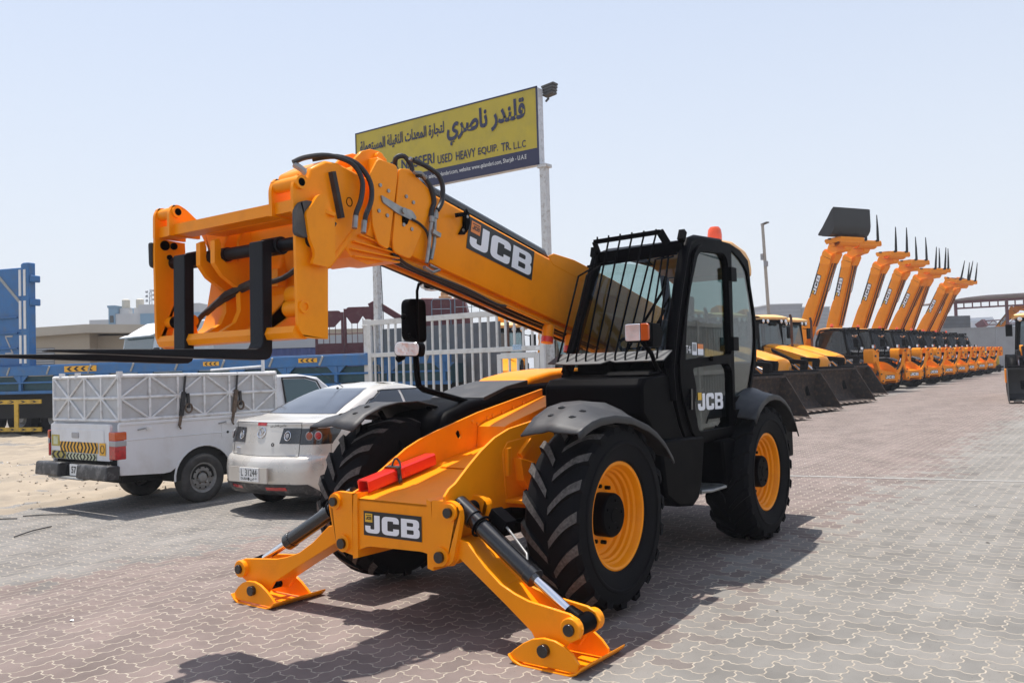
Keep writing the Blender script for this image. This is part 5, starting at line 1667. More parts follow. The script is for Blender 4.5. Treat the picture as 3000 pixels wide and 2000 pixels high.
def sv(y, z, x=0.0): return Vector((x, y+yo, z+zo))
mb = MB()
yL, yR, zb, zt = -13.65, -7.48, 6.46, 8.31
mb.add([sv(yL, zb, .002), sv(yR, zb, .002), sv(yR, zt, .002), sv(yL, zt, .002)], [(0, 1, 2, 3)], 'sign_y')
mb.box(-.26, 0, yL+yo, yR+yo, zb+zo, zt+zo, 'sign_edge')
quad(mb, sv(yL, zb), (0, 1, 0), (0, 0, 1), 0, yR-yL, 0, .385, 'sign_b', .006)
for a, b, c, d in ((yL-.02, yR+.02, zb-.02, zb+.015), (yL-.02, yR+.02, zt-.015, zt+.02), (yL-.02, yL+.015, zb, zt), (yR-.02, yR+.02, zb, zt)):
    mb.box(-.01, .014, a+yo, b+yo, c+zo, d+zo, 'sign_b')
panel = mb.build("sign_panel", sg, smooth=0)
tx = MB(); ey_ = (0, 1, 0); ez_ = (0, 0, 1)
put_text(tx, arabic("قلندر ناصري"), sv(-10.30, 7.36), ey_, ez_, 2.48, .79, 'sign_b', .012, .035)
tx.build("sign_lettering", sg, smooth=0); tx = MB()
put_text(tx, arabic("لتجارة المعدات الثقيلة المستعملة"), sv(-13.48, 7.66), ey_, ez_, 3.09, .40, 'sign_b', .012, .028)
tx.build("sign_lettering", sg, smooth=0); tx = MB()
put_text(tx, "QALANDER", sv(-13.45, 7.03), ey_, ez_, 1.42, .27, 'sign_b', .012, .02)
tx.build("sign_lettering", sg, smooth=0); tx = MB()
put_text(tx, "NASSERI", sv(-11.92, 7.01), ey_, ez_, 1.17, .28, 'sign_b', .012, .02)
tx.build("sign_lettering", sg, smooth=0); tx = MB()
put_text(tx, "USED", sv(-10.64, 6.96), ey_, ez_, .50, .23, 'sign_b', .012, .015)
tx.build("sign_lettering", sg, smooth=0); tx = MB()
put_text(tx, "HEAVY", sv(-10.02, 6.95), ey_, ez_, .64, .225, 'sign_b', .012, .015)
tx.build("sign_lettering", sg, smooth=0); tx = MB()
put_text(tx, "EQUIP.", sv(-9.29, 6.94), ey_, ez_, .62, .21, 'sign_b', .012, .015)
tx.build("sign_lettering", sg, smooth=0); tx = MB()
put_text(tx, "TR.", sv(-8.57, 6.93), ey_, ez_, .30, .21, 'sign_b', .012, .015)
tx.build("sign_lettering", sg, smooth=0); tx = MB()
put_text(tx, "L.L.C", sv(-8.19, 6.92), ey_, ez_, .36, .175, 'sign_b', .012, .012)
tx.build("sign_lettering", sg, smooth=0); tx = MB()
put_text(tx, "E-mail: sales@qalanderi.com, website: www.qalanderi.com, Sharjah - U.A.E", sv(-11.30, 6.60), ey_, ez_, 3.48, .15, 'sign_w', .012, .008)
tx.build("sign_lettering", sg, smooth=0)
for y in (-13.07, -7.40):
    p_ = MB(); p_.box(-.20, -.03, y-.085+yo, y+.085+yo, 0, (zb+zo) if y < -10 else zb+zo, 'post')
    p_.box(-.24, .0, y-.14+yo, y+.14+yo, zb+zo-.10, zb+zo-.021, 'post')
    p_.build("post", sg, bevel=.008)
fl = MB()
for k in range(4):
    fl.prism([(-7.49+yo-.012*k, zt+zo-.16+.07*k), (-7.22+yo+.012*k, zt+zo-.12+.07*k), (-7.21+yo+.012*k, zt+zo-.07+.07*k), (-7.50+yo-.012*k, zt+zo-.11+.07*k)], -.50, -.27, 'shelter', axis='x')
fl.box(-.48, -.29, -7.45+yo, -7.25+yo, zt+zo-.14, zt+zo+.12, 'shelter')
fl.tube([(-.28, -7.4+yo, zt+zo-.3), (-.4, -7.4+yo, zt+zo-.2)], .03, 'shelter', 6)
fl.build("floodlight", sg, bevel=.01)
# ---- gate
gt = empty("gate", "cream white barred yard gate with a small wicket door, below the yellow sign", "gate", loc=(XS+.15, -10.3, zg(XS, -10.3)))
zo = -zg(XS, -10.3); yo = 10.3
fr = MB()
yl, yr = -13.20, -7.36
fr.box(-.04, .04, yl+yo, yl+.13+yo, .06, 3.02+zo, 'gate')
fr.box(-.04, .04, yl+.13+yo, yr-.13+yo, 2.88+zo, 3.02+zo, 'gate')
fr.box(-.04, .04, yl+.13+yo, yr-.13+yo, 2.00+zo, 2.12+zo, 'gate')
fr.box(-.04, .04, yr-.13+yo, yr+yo, .06, 2.16+zo, 'gate')
fr.box(-.035, .035, yr-.125+yo, yr-.01+yo, 2.16+zo, 2.88+zo, 'gate')
fr.box(-.04, .04, yl+.13+yo, -8.76+yo, .06, .2, 'gate')
fro = fr.build("gate_frame", gt, bevel=.008)
n = 22
for k in range(n):
    y = -12.95+k*.262
    if y > yr-.2: break
    b_ = MB(); b_.box(-.022, .022, y-.025+yo, y+.025+yo, 2.12+zo, 2.88+zo, 'gate'); b_.build("bar", gt)
    if y < -8.9:
        b_ = MB(); b_.box(-.022, .022, y-.025+yo, y+.025+yo, .2, 2.0+zo, 'gate'); b_.build("bar", gt)
wd = MB()
for a, b, c, d in ((-8.75, -8.63, .1, 2.0), (-7.62, -7.50, .1, 2.0), (-8.63, -7.62, 1.83+zo, 1.97+zo), (-8.63, -7.62, .1, .22), (-8.63, -7.62, .95, 1.05)):
    wd.box(-.03, .05, a+yo, b+yo, c, d if d > 1.9 or c > 1 or d < 1.1 else d, 'gate')
wdo = wd.build("wicket_door", gt, bevel=.006)
for k in range(4):
    y = -8.40+.25*k
    b_ = MB(); b_.box(-.02, .02, y-.025+yo, y+.025+yo, .22, 1.84+zo, 'gate'); b_.build("bar", wdo)
st = MB()
M['sticker_b'] = mat("pale_blue_sticker", (.35, .48, .62), .5, var=.4, vscale=40)
quad(st, (.041, -8.27+yo, 2.03+zo), (0, 1, 0), (0, 0, 1), 0, .26, 0, .13, 'sticker_b', 0)
st.build("sticker", gt, smooth=0); st = MB()
quad(st, (.041, -7.46+yo, 1.35+zo), (0, 1, 0), (0, 0, 1), 0, .09, 0, .22, 'sticker_b', 0)
st.build("sticker", gt, smooth=0); st = MB()
quad(st, (.041, -7.60+yo, 2.03+zo), (0, 1, 0), (0, 0, 1), 0, .12, 0, .06, 'plate', 0)
st.build("sticker", gt, smooth=0)
gp = MB(); gp.box(-.07, .07, -13.42, -13.24, -.2, 3.06, 'gate'); gp.box(-.09, .09, -13.46, -13.02, 2.86, 2.92, 'gate')
o = gp.build("gate_post", bevel=.01); o.location = (XS+.05, 0, 0)
tag(o, "square white gate post hinging the cream barred gate at its left end", "gate post")
# cable from the sign post
cb_ = MB(); cb_.tube([(XS-.1, -12.98, 6.3), (XS-.1, -12.9, 4.5), (XS, -12.75, 2.9), (XS+.1, -12.7, 1.6)], .012, 'hose', 5)
tag(cb_.build("cable"), "black cable hanging down beside the left sign post", "cable")
# grey sheeting behind the gate
M['sheet'] = mat("grey_steel_sheet", (.135, .14, .15), .6, metal=.2, var=.12, vscale=2, dirt=(.16, .12, .10), dscale=1.5, damt=.6)
sh = MB()
pts = []
for k in range(60):
    y = -14.55+.084*k
    pts.append((0 if (k//2) % 2 else .02, y))
vs = [(x, y, 0) for x, y in pts]+[(x, y, 2.90) for x, y in pts]
sh.add(vs, [(k, k+1, 61+k, 60+k) for k in range(59)], 'sheet')
o = sh.build("sheet_metal_screen", smooth=0); o.location = (-13.6, -.35, zg(-13.6, -12))
tag(o, "dark grey ribbed metal screen standing just behind the barred gate", "metal screen")

# ================================================================ left background
M['blue'] = mat("truck_blue_paint", (.028, .14, .35), .5, var=.10, vscale=3, dirt=(.09, .13, .17), dscale=4, damt=.6)
M['blue_dk'] = mat("dark_teal_steel", (.02, .07, .09), .7, var=.2)
M['whitep'] = mat("white_truck_paint", (.70, .71, .71), .45, var=.04, dirt=(.45, .42, .38), dscale=3, damt=.4)
M['maroon'] = mat("maroon_paint", (.11, .022, .03), .55, var=.12, vscale=5, dirt=(.18, .09, .08), dscale=6, damt=.5)
M['beige'] = mat("beige_render", (.42, .345, .255), .9, var=.07, vscale=1.2, dirt=(.30, .25, .19), dscale=.6, damt=.4)
M['beige_lt'] = mat("pale_beige_parapet", (.50, .43, .34), .9, var=.06, vscale=1.2)
M['grille'] = mat("grey_louvre", (.20, .20, .20), .7)
M['pale'] = mat("pale_grey_wall", (.52, .52, .52), .9, var=.05, vscale=.5)
M['bluew'] = mat("pale_blue_cladding", (.22, .34, .45), .8, var=.06, vscale=.6)
M['tank'] = mat("cream_water_tank", (.58, .54, .45), .6)
M['farsteel'] = mat("galvanised_mast", (.33, .34, .36), .6, metal=.3)
DIR = atan2(-10.9, 3.6)
lo = Vector((-11.80, -13.28, 0))
tk = empty("flatbed_truck", "long blue heavy flatbed truck with a tall slotted bulkhead, behind the white pickup", "truck", loc=(lo.x, lo.y, -.11), rotz=DIR)
Z = .11
m_ = MB()
LN = 24
m_.box(-2.5, LN, -.12, 0, 1.80+Z, 2.10+Z, 'blue')
m_.box(-2.5, LN, -.30, -.02, 2.10+Z, 2.13+Z, 'blue')
m_.box(-2.5, LN, -.10, -.03, 1.22+Z, 1.32+Z, 'blue')
for k in range(17):
    x = -2.3+1.62*k
    m_.box(x-.05, x+.05, -.11, -.01, 1.32+Z, 1.80+Z, 'blue')
    m_.prism([(x-.30, 1.80+Z), (x+.30, 1.80+Z), (x+.05, 1.55+Z), (x-.05, 1.55+Z)], -.09, -.03, 'blue')
    m_.beam((x+.5, .012, 1.83+Z), (x+.38, .012, 2.08+Z), .07, .02, 'steel', upv=(0, 1, 0))
m_.tube([(-2.5, -.02, 1.58+Z), (LN, -.02, 1.58+Z)], .03, 'blue', 8)
side_o = m_.build("side_rail", tk, bevel=.01)
m_ = MB()
m_.box(-2.5, LN, -2.9, -.14, 1.25+Z, 1.78+Z, 'blue_dk')
m_.box(-2.5, LN, -2.2, -.9, .75, 1.3+Z, 'underbody')
m_.box(8.2, LN, -2.8, -.25, .55, 1.28+Z, 'underbody')
m_.build("chassis", tk)
for x in (5.2, 6.6, 11.2, 12.6, 14.0):
    for y in (-.45, -2.45):
        w_ = MB(); w_.lathe([(.28, .12), (.30, .17), (.5, .18), (.54, .10), (.54, -.10), (.5, -.18), (.3, -.17)], (x, y, .54), 'tyre', n=28); w_.lathe([(.29, .12), (.2, .02), (.12, .12), (0, .12)], (x, y, .54), 'steelrim', n=20)
        w_.build("wheel", tk)
bh = MB()
b0 = 12.2
bh.box(b0, 17.0, -.48, -.25, 2.13+Z, 5.42, 'blue')
bh.prism([(b0-.32, 2.10+Z), (b0, 2.10+Z), (b0, 5.38+Z), (b0-.10, 5.42+Z), (b0-.32, 5.42+Z)], -.30, -.02, 'blue')
for zz in (4.9, 4.15):
    bh.box(b0-.42, b0-.32, -.4, -.05, zz, zz+.22, 'blue')
bho = bh.build("bulkhead", tk, bevel=.03)
sl_ = MB()
for x in (b0+.02, b0-.17):
    for a, b in ((4.36, 5.20), (3.30, 4.20), (2.20, 3.10)):
        sl_.box(x-.045, x+.045, -.021, .002, a+Z, b+Z, 'whitep')
sl_.build("white_slot", bho)
lz = MB()
o_ = Vector((b0+.92, -.245, 2.55+Z))
for a, b in (((0, .55), (.32, .55)), ((.02, .53), (.30, .02)), ((0, 0), (.34, 0))):
    lz.beam(o_+Vector((a[0]*-1, 0, a[1])), o_+Vector((b[0]*-1, 0, b[1])), .05, .012, 'greylens', upv=(0, 1, 0))
lz.beam((b0+.3, -.243, 4.2+Z), (b0+1.4, -.243, 5.3+Z), .10, .012, 'steel', upv=(0, 1, 0))
for zz in (2.7, 3.2, 3.7):
    lz.tube([(b0+.35, -.2, zz+Z), (b0+2.5, -.2, zz+Z)], .03, 'blue', 6)
lz.build("bulkhead_trim", bho)
def arrow(name, x0, x1, z0, z1, y, n, parent, d=1):
    mb = MB(); o = Vector((x1, y, z0)); ex, ey = Vector((-1, 0, 0)), Vector((0, 0, 1)); w = x1-x0; h = z1-z0
    quad(mb, o, ex, ey, 0, w, 0, h, 'refl_y', 0)
    st = w/(n+.6)
    for k in range(n):
        x = st*(.35+k)
        q = [(x, h*.5), (x+st*.4, h*.9), (x+st*.8, h*.9), (x+st*.4, h*.5), (x+st*.8, h*.1), (x+st*.4, h*.1)]
        if d < 0: q = [(w-a, b) for a, b in q]
        mb.add([o+ex*a+ey*b+Vector((0, .003, 0)) for a, b in q], [(0, 1, 2, 3), (0, 3, 4, 5)], 'ink')
    return mb.build(name, parent, smooth=0)
arrow("arrow_plate", .95+.55, 1.55+.55, 1.92+Z, 2.04+Z, .013, 3, tk)
arrow("arrow_plate", 9.2, 10.45, 1.88+Z, 2.06+Z, .013, 4, tk)
arrow("arrow_plate", 4.75, 5.3, 1.92+Z, 2.04+Z, .013, 3, tk)
# yellow hazard bars at the side of the truck
hb_ = MB()
M['haz'] = mat("worn_hazard_yellow", (.60, .37, .03), .5, dirt=(.15, .10, .04), dscale=6, damt=.7)
cab_ = tk
for z0 in (.05, .92):
    hb_.box(11.2, 17, .16, .20, z0+Z, z0+.13+Z, 'haz')
hb_.box(12.12, 12.28, .165, .205, .05+Z, 1.05+Z, 'haz')
hbo = hb_.build("hazard_bar", tk)
for z0 in (.075, .945):
    ch = MB()
    for k in range(11):
        x = 11.35+.45*k
        for s in (1,):
            ch.add([(x, .203, z0+.04+Z), (x+.14, .203, z0+.08+Z), (x+.26, .203, z0+.08+Z), (x+.12, .203, z0+.04+Z), (x+.26, .203, z0+Z), (x+.14, .203, z0+Z)], [(0, 1, 2, 3), (0, 3, 4, 5)], 'ink')
    ch.build("chevron_mark", hbo, smooth=0)
# white tractor unit behind
def local_box(mb, x0, x1, y0, y1, z0, z1, m): mb.box(x0, x1, y0, y1, z0, z1, m)
wt = empty("lorry", "white cabbed lorry with a dark windscreen parked beyond the blue flatbed", "lorry", loc=(-11.9, -22.9, -.11), rotz=radians(-6))
cb = MB()
cb.prism([(1.1, .7), (1.15, 2.1), (.98, 3.14), (.72, 3.32), (.2, 3.62), (-1.0, 3.68), (-1.1, .7)], -1.2, 1.2, 'whitep')
cb.box(-5.5, -1.1, -.5, .5, .7, 1.0, 'underbody')
cbo = cb.build("cab", wt, bevel=.06, seg=3)
w_ = MB(); w_.add([(1.157, -1.1, 2.12), (1.157, 1.1, 2.12), (1.0, 1.06, 3.06), (1.0, -1.06, 3.06)], [(0, 1, 2, 3)], 'cabglass_blue')
w_.build("windscreen", cbo, smooth=0)
for s in (-1, 1):
    w_ = MB(); w_.add([(.95, s*1.203, 1.95), (.1, s*1.203, 1.95), (.1, s*1.203, 2.75), (.82, s*1.203, 2.75)], [(0, 1, 2, 3)], 'cabglass_blue'); w_.build("side_window", cbo, smooth=0)
    w_ = MB(); w_.box(1.0, 1.12, s*1.35-.12, s*1.35+.12, 2.0, 2.7, 'black'); w_.build("mirror", cbo, bevel=.03)
    for x in (.2, -3.6, -4.9):
        w_ = MB(); w_.lathe([(.28, .12), (.5, .17), (.52, .10), (.52, -.10), (.5, -.17), (.28, -.12)], (x, s*1.0, .52), 'tyre', n=24); w_.lathe([(.28, .1), (0, .1)], (x, s*1.0, .52), 'steelrim', n=20); w_.build("wheel", wt)
wv = MB(); wv.prism([(.97, 3.14), (1.16, 3.08), (1.17, 3.12), (.97, 3.20)], -1.15, 1.15, 'whitep'); wv.build("sun_visor", cbo, bevel=.01)
# maroon railings with pointed trim
def maroon_rail(name, label, p0, p1, zt_, zlow, npt):
    p0 = Vector(p0); p1 = Vector(p1); d = (p1-p0); L_ = d.length; rz = atan2(d.y, d.x)
    t = empty(name, label, "railing", "maroon railings beyond the flatbed", loc=(p0.x, p0.y, -.11), rotz=rz)
    q = MB()
    top = rpoly([(0, 2.9), (L_, 2.9), (L_, zt_, .12), (0, zt_, .12)])
    tooth = []
    for k in range(npt):
        a = L_*k/npt; w = L_/npt
        tooth += [(a+w*.02, zt_-.30), (a+w*.30, zt_-.52), (a+w*.70, zt_-.52), (a+w*.98, zt_-.30)]
    pl = rpoly([(L_, zt_, .12), (0, zt_, .12)])
    q.prism([(0, zt_-.36)]+tooth+[(L_, zt_-.36)]+rpoly([(L_, zt_-.36), (L_, zt_, .12), (0, zt_, .12), (0, zt_-.36)])[1:-1], -.02, .02, 'maroon')
    q.build("panel", t, smooth=0)
    q = MB(); q.box(0, L_, -.02, .02, 2.15, 2.65, 'maroon'); q.build("lower_panel", t)
    b = MB()
    nb = max(4, int(L_/.16))
    for k in range(nb+1):
        x = L_*k/nb
        b.tube([(x, 0, 2.6), (x, 0, zt_-.36)], .012, 'maroon', 5)
    b.tube([(0, 0, 2.95), (L_, 0, 2.95)], .015, 'maroon', 5)
    b.build("rail_bars", t)
    e = MB(); e.box(-.07, .0, -.04, .04, 0, zt_-.05, 'maroon'); e.box(L_, L_+.07, -.04, .04, 0, zt_-.05, 'maroon'); e.build("post", t)
maroon_rail("maroon_railing", "small maroon railing with pointed trim, left of the wider one behind the flatbed", (-13.35, -16.98, 0), (-13.80, -16.37, 0), 3.68, 2.2, 1)
maroon_rail("maroon_railing", "wider maroon railing with pointed trim beside the left sign post", (-13.90, -16.25, 0), (-14.50, -15.38, 0), 3.78, 2.2, 2)
# blue container
ct = FB()
pts = []
for k in range(141):
    x = -3.5+.05*k*1.4
    pts.append((x, .03 if (k//2) % 2 else 0))
d = Vector((-1.87, 2.59, 0)).normalized()
M['blue_cont'] = mat("blue_violet_sheet", (.075, .10, .25), .6, var=.15, vscale=2)
vs = [(x, y, 0) for x, y in pts]+[(x, y, 2.75) for x, y in pts]
ct.add(vs, [(k, k+1, 142+k, 141+k) for k in range(140)], 'blue_cont')
ct.box(-3.5, 6.3, -2.4, -.06, .02, 2.74, 'blue_cont')
ct.prism([(-3.6, 2.76), (6.4, 2.76), (6.3, 3.3), (-3.5, 3.1)], -2.4, .05, 'pale')
o = ct.build("container", smooth=0); o.location = (-17.39, -23.38, -.11); o.rotation_euler = (0, 0, atan2(d.y, d.x))
tag(o, "blue violet ribbed container with a pale top, beyond the maroon railings", "container")
# red cabbed lorry and blue railings seen over the gate
rc = empty("crane_lorry", "red cabbed lorry showing above the cream gate, tan crane head beyond", "lorry", loc=(-20.4, -17.5, -.11), rotz=atan2(1.04, -.76))
q = MB(); q.prism([(-.95, .6), (1.0, .6), (.93, 3.4), (.72, 4.27), (-.80, 4.33), (-1.0, 4.25)], -2.2, 0, 'maroon'); q.box(-1.1, 1.1, -7.5, -2.2, .6, 1.2, 'underbody')
qo = q.build("cab", rc, bevel=.05)
q = MB(); q.add([(-.60, .012, 3.35), (.62, .012, 3.35), (.58, .012, 3.92), (-.60, .012, 3.92)], [(0, 1, 2, 3)], 'tint'); q.build("windscreen", qo, smooth=0)
for x in (-.8, .8):
    for y in (-.9, -5.2):
        q = MB(); q.lathe([(.28, .14), (.5, .16), (.5, -.16), (.28, -.14)], (x, y, .5), 'tyre', axis='x', n=20); q.build("wheel", rc)
def blue_rail(x0, y0, x1, y1, label, zt_):
    p0 = Vector((x0, y0, 0)); p1 = Vector((x1, y1, 0)); d = p1-p0; L_ = d.length
    t = empty("blue_railing", label, "railing", "blue railings above the gate", loc=(x0, y0, -.11), rotz=atan2(d.y, d.x))
    q = MB()
    M.setdefault('bluegrey', mat("blue_grey_tube", (.13, .19, .25), .55))
    q.tube([(0, 0, 0), (0, 0, zt_-.08), (.06, 0, zt_), (L_-.06, 0, zt_), (L_, 0, zt_-.08), (L_, 0, 0)], .022, 'bluegrey', 6)
    n = int(L_/.26)
    for k in range(1, n):
        q.tube([(L_*k/n, 0, 1.5), (L_*k/n, 0, zt_)], .012, 'bluegrey', 5)
    q.tube([(0, 0, zt_-.35), (L_, 0, zt_-.35)], .012, 'bluegrey', 5)
    q.build("rail_frame", t)
blue_rail(-17.74, -16.03, -18.13, -15.49, "short blue grey tube railing in front of the red lorry cab", 4.2)
blue_rail(-18.22, -15.37, -19.6, -13.5, "longer blue grey tube railing right of the red lorry cab", 4.25)
# maroon crane jib and tan crane head
jb = MB(); jb.beam((-16.6, -17.6, 4.0), (-17.25, -16.75, 3.3), .25, .22, 'maroon'); jb.beam((-17.25, -16.75, 3.3), (-17.5, -16.4, 3.75), .30, .25, 'maroon'); jb.beam((-16.45, -17.8, 3.9), (-16.7, -17.5, 4.1), .2, .2, 'maroon')
jb.beam((-16.6, -17.6, -.1), (-16.6, -17.6, 4.0), .3, .3, 'maroon')
tag(jb.build("crane_jib", bevel=.02), "folded maroon crane jib rising behind the left end of the gate", "crane jib")
tc = MB()
M['tan'] = mat("tan_crane_paint", (.42, .22, .09), .6, var=.3, vscale=3)
tc.box(-.7, .5, -.6, .6, 0, 6.4, 'tan'); tc.box(-.45, .35, -.4, .4, 6.4, 6.75, 'tan'); tc.cyl((-.1, 0, 6.7), (-.1, 0, 7.05), .28, 'tan', 12); tc.beam((.4, 0, 6.2), (.9, .2, 6.8), .25, .35, 'tan')
o = tc.build("distant_crane", bevel=.03); o.location = (-40.9, -35.0, 0); o.rotation_euler = (0, 0, radians(120))
tag(o, "tan top of a distant crane poking up between the blue railings", "crane")
# ---- buildings
def anchor(name, label, cat, p0, p1, z=0):
    d = Vector(p1)-Vector(p0)
    return empty(name, label, cat, loc=(p0[0], p0[1], z), rotz=atan2(d.y, d.x)), d.length
bg_, L_ = anchor("beige_building", "low beige rendered building with louvre vents, between the blue truck and the lorry", "building", (-15.31, -39.83), (-16.9, -37.63))
q = FB(); q.box(-6, L_, -12, 0, 0, 3.92, 'beige'); q.box(-6.0, L_+14, -12.2, -.8, 0, 3.8, 'beige'); wl = q.build("wall", bg_)
q = FB(); q.prism([(-6.2, 3.55), (L_, 3.92), (L_, 4.34), (-6.2, 4.0)], -12.2, .35, 'beige_lt'); q.prism([(L_, 3.92), (L_+7, 3.72), (L_+7, 4.10), (L_, 4.34)], -12.0, .34, 'beige_lt'); q.build("parapet", bg_)
for x0, x1, z0, z1 in ((-.25, 1.0, 2.35, 3.25), (1.6, 3.4, 2.2, 2.9)):
    q = FB(); y_ = .02 if x0 < L_-.5 and x1 < L_ else .02
    q.box(x0, x1, -.05 if x1 < L_ else -.85, .015 if x1 < L_ else -.78, z0, z1, 'grille')
    for k in range(8):
        zz = z0+(z1-z0)*(k+.5)/8
        q.box(x0+.05, x1-.05, .015 if x1 < L_ else -.78, .05 if x1 < L_ else -.74, zz-.03, zz+.01, 'pale')
    q.build("louvre", wl)
bw, L_ = anchor("office_building", "pale grey and blue building with two cream water tanks and a mast on its roof", "building", (-34.96, -68.74), (-37.28, -65.6))
q = FB(); q.box(-1.9, 6, -10, -.4, 0, 6.9, 'pale'); q.box(.45, 6, -9, -.1, 0, 7.35, 'pale'); wl = q.build("wall", bw)
q = FB(); q.box(-.02, .55, -9, 0, 0, 8.06, 'bluew'); q.box(2.8, 8.0, -9, .1, 6.2, 7.30, 'bluew'); q.box(2.6, 8, -9, 0, 7.3, 8.1, 'pale'); q.box(-.10, .6, -9, .05, 7.9, 8.1, 'bluew'); q.build("blue_cladding", bw)
q = FB(); q.box(.12, .42, .01, .06, 6.6, 7.2, 'tint'); q.build("window", wl)
for x in (1.0, 2.25):
    q = FB(); q.lathe([(0, 0), (.33, 0), (.35, .3), (.33, .32), (.35, .6), (.33, .75), (.22, .82), (0, .83)], (x, -1.2, 7.9), 'tank', axis='z', n=20); q.box(x-.4, x+.4, -1.6, -.8, 7.3, 7.9, 'pale')
    q.build("water_tank", bw)
q = FB()
for dx, dy in ((0, 0), (.35, 0), (.18, .3)):
    q.tube([(3.2+dx*.9, -.8+dy, 7.3), (3.2+.12+dx*.35, -.8+dy*.4, 9.5)], .03, 'farsteel', 5)
for k in range(5):
    q.beam((3.2, -.8, 7.5+.4*k), (3.5, -.7, 7.8+.4*k), .03, .03, 'farsteel')
for z in (9.3, 8.9, 8.5):
    q.cyl((2.95, -.8, z), (3.1, -.8, z), .12, 'farsteel', 10); q.cyl((3.55, -.8, z+.1), (3.65, -.8, z+.1), .10, 'farsteel', 10)
q.build("antenna_mast", bw)
# ================================================================ the row of machines
M['bucket'] = mat("worn_brown_bucket_steel", (.034, .023, .018), .8, var=.35, vscale=6, dirt=(.13, .075, .045), dscale=9, damt=.9, bump=.2, bscale=40)
M['bucket_blk'] = mat("black_bucket_steel", (.012, .012, .013), .5, var=.3, vscale=5)
M['teeth'] = mat("bare_worn_steel", (.22, .17, .14), .7, var=.3, vscale=30)
M['pipe'] = mat("rusty_exhaust", (.10, .05, .035), .85, var=.3, vscale=20)
M['bh_yellow'] = mat("loader_yellow_paint", (.93, .33, .006), .4, var=.05, vscale=3, coat=.12, spec=.35)
M['bh_roof'] = mat("pale_yellow_roof", (.84, .52, .20), .45, var=.04)
M['bh_glass'] = glass("loader_cab_glass", (.38, .47, .48), .10)

def scoop(mb, x0, hw, z0, h, dep, m, teeth=True):
    """front bucket: curved shell open towards +x, side cheeks, lip teeth"""
    prof = [(x0, z0+h), (x0-.10, z0+h*.80), (x0-.16, z0+h*.5), (x0-.10, z0+h*.22), (x0+.06, z0+.06), (x0+.25, z0+.015), (x0+dep, z0)]
    th = .025
    inner = [(x+th*.7, z+th*(.3 if i < 4 else 1)) for i, (x, z) in enumerate(prof)]
    rows = [[(x, y, z) for x, z in prof] for y in (-hw, hw)]
    mb.grid(rows, m)
    mb.grid([[(x, y, z) for x, z in inner] for y in (-hw+.01, hw-.01)], m)
    mb.prism(prof+[(x0+dep*.93, z0+.10), (x0+.25, z0+h*.78), (x0+.08, z0+h)], -hw-.02, -hw+.005, m)
    mb.prism(prof+[(x0+dep*.93, z0+.10), (x0+.25, z0+h*.78), (x0+.08, z0+h)], hw-.005, hw+.02, m)
    mb.box(x0-.04, x0+.08, -hw, hw, z0+h-.03, z0+h+.03, m)
    mb.tube([(x0+.02, -hw*.98, z0+h+.06), (x0+.02, hw*.98, z0+h+.06)], .035, 'black', 8)
    if teeth:
        n = 8
        mb.box(x0+dep-.06, x0+dep+.03, -hw, hw, z0-.012, z0+.022, 'teeth')
        for k in range(n):
            y = -hw+.06+(2*hw-.12)*k/(n-1)
            mb.prism([(x0+dep-.05, z0+.03), (x0+dep+.05, z0+.03), (x0+dep+.13, z0+.0), (x0+dep-.05, z0-.008)], y-.045, y+.045, 'teeth')

